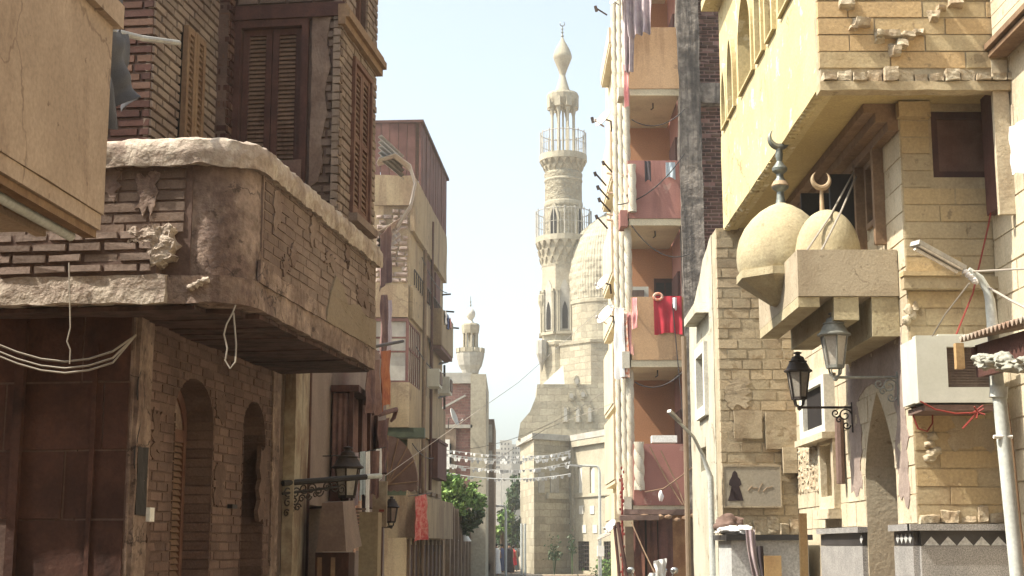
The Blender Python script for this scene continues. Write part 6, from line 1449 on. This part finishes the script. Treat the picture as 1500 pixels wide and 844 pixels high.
pk_ = P(1176, 752, 13.2); m = MB().hexa([(pk_.x-.04,13.2,.12),(pk_.x+.03,13.2,.12),(pk_.x+.03,13.26,.12),(pk_.x-.04,13.26,.12),(pk_.x-.03,13.2,pk_.z),(pk_.x+.035,13.2,pk_.z),(pk_.x+.035,13.26,pk_.z),(pk_.x-.03,13.26,pk_.z)])
tag(m.build('timber_post', M['plank'], bev=.004), 'upright tan timber post standing before the marble wainscot', 'post')
# ---- poster
po = T('poster', 'weathered pale poster of a black robed figure on the limestone end wall', 'poster', tuple(P(1100, 715, YF-.06)))
s0, s1, z0, z1 = FF.rect(1059, 684, 1141, 742)
MB().fbox(FF, s0, s1, .035, .05, z0, z1).build('board', M['posterboard'], po)
MB().wall(FF, prect(s0-.015, s1+.015, z0-.015, z1+.015), [prect(s0, s1, z0, z1)], .03, .056).build('frame', M['concrete'], po)
sx = lambda t_: s0 + (s1-s0)*t_; sz = lambda t_: z0 + (z1-z0)*t_
MB().prism(FF, [(sx(.06),sz(.14)),(sx(.34),sz(.14)),(sx(.30),sz(.35)),(sx(.27),sz(.5)),(sx(.31),sz(.55)),(sx(.29),sz(.68)),(sx(.25),sz(.74)),(sx(.24),sz(.84)),(sx(.20),sz(.90)),(sx(.16),sz(.86)),(sx(.14),sz(.75)),(sx(.10),sz(.65)),(sx(.085),sz(.54)),(sx(.13),sz(.5)),(sx(.10),sz(.3))], .0505, .053).build('robed_figure', M['posterdark'], po)
m = MB()
for k in range(5): m.tube([FF.w(sx(.42+.09*k), .051, sz(.40+.06*math.sin(k*1.9))), FF.w(sx(.5+.09*k), .051, sz(.52-.07*math.sin(k*2.3)))], .006, 4)
m.build('sketch_line', M['postersketch'], po)
# ---- domed porch
YP = 13.2
pr = T('domed_porch', 'yellow plaster porch with one big and one small dome on stepped brackets', 'porch', (3.0, YP, 4))
zs1 = 4.08; zs0 = 3.68
m = MB(); m.box(2.42, XW-.012, 12.22, 14.2, zs0, zs1); m.build('slab', M['concrete'], pr, bev=.015)
m = MB()
for y0, y1 in ((12.3, 12.75), (12.98, 13.42), (13.66, 14.1)):
    pass
m.box(2.42, 2.60, 12.24, 14.18, zs0-.09, zs0-.003); m.box(2.72, 2.93, 12.24, 14.18, zs0-.20, zs0-.003); m.box(3.04, XW-.012, 12.24, 14.18, zs0-.34, zs0-.003)
m.build('bracket', M['domeplaster'], pr, bev=.012)
bc = Vector((P(1147, 400, YP).x, YP, 0)); zb = P(1147, 412, YP).z
R1 = 68/FPX*YP; zt = P(1147, 297, YP).z
m = MB(); m.lathe(bc, [(R1*.3, zb-.22), (R1*.98, zb-.02), (R1*1.04, zb+.0), (R1*1.04, zb+.07), (R1*.9, zb+.075)], 8, rot=PI/8); cn = m.build('cornice', M['domeplaster'], pr, bev=.006)
hh = zt - zb - .07
m = MB(); m.lathe(bc, [(R1*a, zb + .072 + hh*b) for a, b in ((.94,0),(.985,.08),(1.0,.2),(.985,.34),(.93,.48),(.82,.62),(.66,.75),(.47,.86),(.28,.935),(.13,.975),(.07,1.0))], 48); m.build('big_dome', M['domeplaster'], pr, smooth=60)
ft_ = Vector((bc.x, bc.y, zt)); ztop = P(1147, 215, YP).z
hf = ztop - zt
m = MB().lathe(ft_, [(.05,-.02),(.038,.04),(.032,.10),(.075,.135),(.082,.16),(.06,.20),(.035,.235),(.033,.27),(.068,.30),(.072,.325),(.045,.36),(.026,.39),(.036,.45),(.026,hf)], 16); fn = m.build('finial', M['finialmetal'], pr, smooth=35)
MB().lathe(ft_, [(.0735,.137),(.0835,.160),(.061,.201)], 16).build('finial_ring', M['finialtan'], fn, smooth=35)
def crescent(m, c, R, r, f, tilt=0):
    """horned moon ring opening upward in plane f"""
    n = 22; pts = []; rs = []
    for i in range(n+1):
        q = -PI/2 + (i/n*2-1)*2.45 + tilt; pts.append(f.w(R*math.cos(q), 0, c.z + R*math.sin(q))); rs.append(max(.003, r*math.cos((i/n-.5)*PI)**.8))
    return m.tube(pts, rs, 8)
cc = Vector((bc.x, bc.y, ztop + .085)); m = MB(); crescent(m, cc, .088, .034, Fc((bc.x, bc.y), (1, .15))); m.build('crescent', M['finialmetal'], fn, smooth=True)
sc_ = Vector((P(1212, 350, 12.62).x, 12.62, 0)); R2 = 48/FPX*12.62; z2b = zs1 + .003; z2t = P(1205, 308, 12.62).z
m = MB(); m.lathe(sc_, [(R2*1.0, z2b), (R2*1.0, z2b+.03)] + [(R2*math.cos(q), z2b+.03 + (z2t-z2b-.03)*math.sin(q)) for q in [PI/2*i/12 for i in range(12)]] + [(.004, z2t)], 40); m.build('small_dome', M['domeplaster'], pr, smooth=60)
zc2 = P(1203, 275, 12.62).z
fx = P(1204, 300, 12.62).x
m = MB().lathe((fx, 12.62, 0), [(.022, z2t-.02), (.018, z2t+.1), (.014, zc2)], 10); f2 = m.build('spike', M['finialtan'], pr, smooth=True)
m = MB(); crescent(m, Vector((fx, 12.62, zc2+.075)), .078, .026, Fc((fx, 12.62), (1, .1))); m.build('crescent', M['finialtan'], f2, smooth=True)
cable('rope', 'left of two ropes tied from window post over the small dome', [P(1256, 243, 13.4), P(1215, 318, 12.4), P(1180, 370, 12.3)], .009, M['cord'], None, 'rope')
cable('rope', 'right of two ropes tied from window post over the small dome', [P(1258, 250, 13.4), P(1232, 310, 12.35), P(1202, 370, 12.25)], .009, M['cord'], None, 'rope')
# ---- two wall lanterns
s, z = W.px(1317, 553); tp = Vector((P(1224, 553, Y0+s).x, Y0+s, z))
lantern('wall_lantern', 'nearer and higher of the two wall lanterns, under the domed porch', W.w(s, .012, z), tp, .27, .56, M['lampmetal'], M['lampglass'], 'wall lanterns under the porch')
s, z = W.px(1250, 597); tp = Vector((P(1171, 597, Y0+s).x, Y0+s, z))
lantern('wall_lantern', 'farther and lower of the two wall lanterns, black capped, by the boxed window', W.w(s, .012, z), tp, .26, .54, M['iron'], M['lampglass'], 'wall lanterns under the porch')
# ---- drainpipe-like dark pole below scroll, conduits
m = MB(); q0 = W.px(1238, 650); m.tube([W.w(q0[0], .05, q0[1]+.25), W.w(q0[0]-.02, .06, 2.2)], .045, 8); tag(m.build('rusty_pipe', M['rustpatch'], smooth=True), 'short rusty pipe below the scroll of the farther lantern', 'pipe')
# ---- air conditioner
a0, a1, az0, az1 = FN.rect(1340, 492, 1452, 590, .5)
ac = T('air_conditioner', 'pale boxy air conditioner hung on the limestone front wall', 'air conditioner', tuple(FN.w((a0+a1)/2, .0, az0)))
MB().wall(FN, prect(a0, a1, az0, az1), [prect(a0+.24, a1-.02, az0+.12, az1-.09)], .42, .52).build('front_panel', M['acbody'], ac, bev=.012)
MB().fbox(FN, a0+.01, a1-.01, .02, .42, az0+.01, az1-.01).build('case', M['acbody'], ac, bev=.012)
m = MB().fbox(FN, a0+.24, a1-.02, .425, .455, az0+.12, az1-.09)
for k in range(14): z = az0+.13+k*(az1-az0-.23)/14; m.fbox(FN, a0+.25, a1-.025, .456, .468, z, z+.009)
m.build('grille', M['acgrille'], ac)
m = MB(); m.fbox(FN, a0+.05, a1, .013, .50, az0-.06, az0-.015); m.build('support_rail', M['rustpatch'], ac)
MB().fbox(FN, a0+.20, a0+.42, .25, .45, az1+.0, az1+.02).build('top_flap', M['acbody'], ac)
E1 = FN.w(a0-.02, .04, az0-.02)
pts = [P(1342,588,11.9), P(1338,610,11.9), P(1345,628,11.9), P(1358,632,11.9), P(1366,620,11.9), P(1366,600,11.9), P(1360,590,11.9)]
cable('red_cable', 'loop of red and white cable hanging below the air conditioner left end', pts, .007, M['redcord'])
cable('red_cable', 'slack red cable running along under the air conditioner', [P(1348,588,11.4), P(1370,600,11.4), P(1400,606,11.4), P(1425,605,11.4), P(1440,594,11.4)], .007, M['redcord'])
m = MB()
for k in range(5): m.tube([P(1432,604,11.35), P(1432+12*math.cos(k*1.3+.4), 604+9*math.sin(k*1.3+.4), 11.33)], .007, 5)
m.tube([P(1430,606,11.35), P(1410,628,11.36)], .008, 5)
tag(m.build('cable_knot', M['redcord']), 'tangle of red cable ends below the air conditioner', 'cable')
cable('red_cable', 'long red cable slanting down across the limestone front wall', [P(1468,215,11.8), P(1448,330,11.8), P(1425,430,11.75), P(1400,492,11.6)], .007, M['redcord'])
cable('pale_cable', 'thin pale cable slanting from the lamp arm to the air conditioner', [P(1420,415,9.2), P(1385,460,10.4), P(1366,492,11.4)], .006, M['cord'])
# ---- leaning lamp pole with fluorescent head
YL = 9.0
lp_ = T('lamp_pole', 'leaning pale lamp pole with a fluorescent tube head in front of the limestone house', 'street lamp', (P(1490,844,YL).x, YL, 0))
b_ = P(1490, 844, YL); t_ = P(1450, 440, YL); g_ = b_ + (b_ - t_)*(b_.z/(t_.z-b_.z))
MB().tube([Vector((g_.x, g_.y, 0)), b_, P(1463, 570, YL)], .043, 14).build('pole', M['palepipe'], lp_, smooth=True)
m = MB().tube([P(1463,572,YL), P(1455,490,YL), t_, P(1446,425,YL), P(1436,408,YL), P(1418,396,YL)], [.036,.036,.030,.026,.024,.022], 12); m.tube([P(1462.5,583,YL), P(1463.5,566,YL)], .055, 14); m.build('arm', M['palepipe'], lp_, smooth=40)
h0, h1 = P(1409, 394, YL), P(1340, 356, YL-.15); ax = (h1-h0)
m = MB().obox((h0+h1)/2, ax, ax.length, .085, .03); m.build('lamp_head', M['galv'], lp_, bev=.006)
dn = Vector((0,-.4,-1)).normalized()
m = MB()
for o in (-.022, .022):
    sd = ax.cross(dn).normalized()*o; m.tube([h0+ax*.06+sd+dn*.022, h1-ax*.04+sd+dn*.022], .011, 8)
m.build('tube_light', M['white'], lp_, smooth=True)
m = MB()
for k in range(6): m.lump(P(1414+3*k, 398+3*k, YL-.03), .02, .02, .016, .5, 2, k)
m.build('wire_wrap', M['whitecloth'], lp_, smooth=True)
m = MB(); cl = P(1468.5, 640, YL-.03); m.tube([cl-Vector((.055,0,0)), cl+Vector((.06,0,0))], .012, 6); m.build('clamp', M['white'], lp_)
cable('conduit', 'tan conduit running down beside the leaning lamp pole', [P(1474,590,YL+.1), P(1482,650,YL+.1), P(1502,850,YL+.1)], .012, M['tanwood'])
cable('overhead_wire', 'upper pale wire from the lamp arm to the right edge', [P(1422,398,YL), P(1500,394,8.6), P(1600,392,8.3)], .006, M['cord'], None, 'wire')
cable('overhead_wire', 'twisted pale wire drooping from the lamp arm to the right edge', [P(1446,420,YL), P(1480,440,8.8), P(1540,470,8.5)], .009, M['cord'], None, 'wire')
# ---- stall canopy at right edge
cy_ = T('stall_canopy', 'dark corrugated stall canopy with bundled pale tarp at the right edge', 'canopy', (3.6, 8.3, 0))
e0, e1 = P(1404, 499, 9.0), Vector((2.98, 7.6, 2.86))
back = Vector((1.1, .15, .24))
ax = e1 - e0; nn_ = Vector((0,0,1))
m = MB().sheet(lambda u, v: e0 + ax*u + back*v + nn_*(.016*math.cos(u*28*2*PI)), 28*8, 2); m.build('corrugated_sheet', M['blackiron'] if False else M['corrug'], cy_, smooth=80, thick=.006)
m = MB(); d_ = Vector((0,0,-.03)); dx = Vector((.10,0,0))
m.hexa([e0+d_+dx+Vector((0,0,-.20)), e1+d_+dx+Vector((0,0,-.20)), e1+d_+dx*1.4+Vector((0,0,-.20)), e0+d_+dx*1.4+Vector((0,0,-.20)), e0+d_+dx, e1+d_+dx, e1+d_+dx*1.4, e0+d_+dx*1.4]); m.build('fascia', M['brownwood'], cy_, bev=.005)
m = MB(); 
for t_ in (0, .5, .98): q = e0 + ax*t_ + Vector((.12,0,-.06)); m.obox(q + back*.45, back, 1.1, .05, .05)
m.build('rafter', M['brownwood'], cy_)
q = e0 + Vector((-.01,-.01,0)); m = MB().box(q.x-.02, q.x+.03, q.y-.03, q.y+.02, P(1405,541,9.0).z, q.z-.02); m.build('end_board', M['plank'], cy_, bev=.004)
m = MB()
for k in range(12): m.lump(P(1436+7*k + 5*rr.random(), 531 + rr.uniform(-7,7) + .3*k, 8.55-.06*k), .045+.03*rr.random(), .05, .02+.02*rr.random(), .7, 3, k+7)
m.build('bundled_tarp', M['tarp'], cy_, smooth=70)
MB().tube([Vector((3.25, 8.95, 0)), Vector((3.25, 8.95, e0.z+.12))], .03, 8).build('post', M['iron'], cy_, smooth=True)
m = MB(); m.box(3.62, 3.95, 7.5, 9.2, .12, 2.3); m.build("stall_back", M["brownwood"], cy_, bev=.01)
# ---- rightmost house
rh = T('right_house', 'pale house wall with a boarded bay at the right edge of the view', 'house', (5, 8, 0))
SR = Fc((4.02, 11.99), (0, -1))
m = MB(); m.fbox(SR, .0, 7, -1.5, 0, 0, 8); m.build('wall', M['palestone'], rh)
m = MB(); blocks(m, SR, .01, 3, .1, 5.1, .55, .25, gap=.007, d0=-.02, d1=.010, jit=.004, cham=.005); m.build('stonework', M['palestone'], rh)
by_ = MB(); z = 5.62
while z < 7.6: by_.fbox(SR, .62, 3, .02, .125, z, z+.105); z += .112
by_.build('boarded_bay', M['palestone'], rh, bev=.004)
m = MB(); m.fbox(SR, .60, 3, .011, .16, 5.50, 5.54); m.fbox(SR, .60, 3, .011, .19, 5.56, 5.605); m.build('bay_sill', M['tanwood'], rh, bev=.005)
m = MB(); m.fbox(SR, .10, .5, .012, .08, 4.3, 5.45); m.build('wooden_shutter', M['maroonwood'], rh, bev=.01)
m = MB(); m.fbox(SR, .55, .60, .012, .14, 4.2, 5.48); m.build('bay_post', M['palestone'], rh, bev=.008)
cloth('hung_cloth', 'white and pink cloth hanging at the upper right edge of the view', 'cloth', P(1478, 186, 11.0), P(1512, 170, 10.6), .40, M['whitecloth'], .03, 1.5, seed=4, taper=-.2)
cloth('hung_cloth', 'pink cloth strip inside the white cloth at the upper right edge', 'cloth', P(1490, 190, 10.85), P(1500, 186, 10.8), .26, M['pinkcloth'], .02, 1, seed=6)
# ---- wires over the street
cable('overhead_wire', 'faint wire crossing the sky towards the carved dome', [P(560, 700, 30), P(760, 560, 50), P(905, 430, 60)], .008, M['cord'], None, 'wire')
cable('overhead_wire', 'faint wire crossing the street below the slim minaret', catenary(P(652, 660, 50), P(905, 560, 44), .5), .008, M['cord'], None, 'wire')
cable('overhead_wire', 'faint wire rising from the flags to the rope columns', [P(700, 690, 55), P(800, 628, 45), P(900, 590, 36)], .008, M['cord'], None, 'wire')
# ================================================================ unseen houses behind the viewer, added to cut sky fill and ground bounce
def plain_house(label, x0, x1, y0, y1, h, m_, face):
    t = T('unseen_house', label, 'house', ((x0+x1)/2, (y0+y1)/2, 0))
    MB().box(x0, x1, y0, y1, 0, h).build('wall', M[m_], t)
    f, L = face
    for k in range(int(L/2.6)):
        for z in (1.0, 4.2, 7.2):
            if z + 1.6 < h:
                w_ = MB().fbox(f, .8+k*2.6, 1.9+k*2.6, .004, .05, z, z+1.5).build('window', M['brownwood'], t)
                MB().fbox(f, .7+k*2.6, 2.0+k*2.6, .004, .1, z-.12, z-.005).build('sill', M[m_], w_)
    MB().box(x0-.05, x1+.05, y0-.05, y1+.05, h+.003, h+.2).build('roof', M[m_], t)
plain_house('brown shuttered house on the left side of the street behind the viewer', -9, -2.7, -16, 1.2, 7.6, 'farwall', (Fc((-2.7, -15), (0, 1)), 15))
plain_house('pale shuttered house on the right side of the street behind the viewer', 4.1, 10, -16, 4.6, 9.6, 'palestone', (Fc((4.1, -15), (0, 1), True), 18))
plain_house('beige shuttered house closing the street behind the viewer', -9, 10, -26, -18, 10.5, 'beige', (Fc((-8, -18), (1, 0), True), 17))
# ================================================================ light, sky, camera
SUN = Vector((1, .20, -1.38)).normalized()
sl = bpy.data.lights.new('sun', 'SUN'); sl.energy = 4.6; sl.angle = math.radians(.6); sl.color = (1, .93, .80)
so = bpy.data.objects.new('sun', sl); COL.objects.link(so); so.rotation_euler = SUN.to_track_quat('-Z', 'Y').to_euler(); so.location = (-20, -5, 40)
W_ = bpy.data.worlds.new('World'); SC.world = W_; W_.use_nodes = True
nt = W_.node_tree; bg = nt.nodes['Background']; sk = nt.nodes.new('ShaderNodeTexSky'); sk.sky_type = 'NISHITA'; sk.sun_disc = False
sk.sun_elevation = math.asin(-SUN.z); sk.sun_rotation = math.atan2(-SUN.x, -SUN.y)
sk.dust_density = 4.0; sk.air_density = 1.0; sk.ozone_density = 1.0
hs = nt.nodes.new('ShaderNodeHueSaturation'); hs.inputs['Saturation'].default_value = .55
nt.links.new(sk.outputs[0], hs.inputs['Color']); tn = nt.nodes.new('ShaderNodeMix'); tn.data_type = 'RGBA'; tn.blend_type = 'MULTIPLY'; tn.inputs[0].default_value = 1; tn.inputs[7].default_value = (.95, 1.01, 1.0, 1)
nt.links.new(hs.outputs[0], tn.inputs[6]); nt.links.new(tn.outputs[2], bg.inputs['Color']); bg.inputs['Strength'].default_value = .14
cam = bpy.data.cameras.new('camera'); co = bpy.data.objects.new('camera', cam); COL.objects.link(co)
cam.sensor_width = 36; cam.lens = FPX/1500*36; cam.clip_end = 2000; cam.clip_start = .1
co.location = (0, 0, EYE); co.rotation_euler = (PI/2 + PITCH, 0, 0)
SC.camera = co
v = SC.view_settings; v.view_transform = 'Standard'; v.look = 'None'; v.gamma = 1; v.use_curve_mapping = False; v.exposure = 1.15
SC.render.engine = 'CYCLES'; SC.cycles.max_bounces = 8; SC.cycles.diffuse_bounces = 5
try: SC.cycles.use_denoising = True
except Exception: pass

hz = MB().box(-60, 60, -40, 330, -1.5, 45).build('haze', M['void']); hz['kind'] = 'stuff'
hm = bpy.data.materials.new('haze'); hm.use_nodes = True; hn = hm.node_tree; hn.nodes.remove(hn.nodes['Principled BSDF'])
pv_ = hn.nodes.new('ShaderNodeVolumePrincipled'); pv_.inputs['Color'].default_value = (.92, .95, .93, 1); pv_.inputs['Density'].default_value = .0009; pv_.inputs['Anisotropy'].default_value = .2
hn.links.new(pv_.outputs[0], hn.nodes['Material Output'].inputs['Volume']); hz.data.materials[0] = hm
SC.cycles.volume_bounces = 1
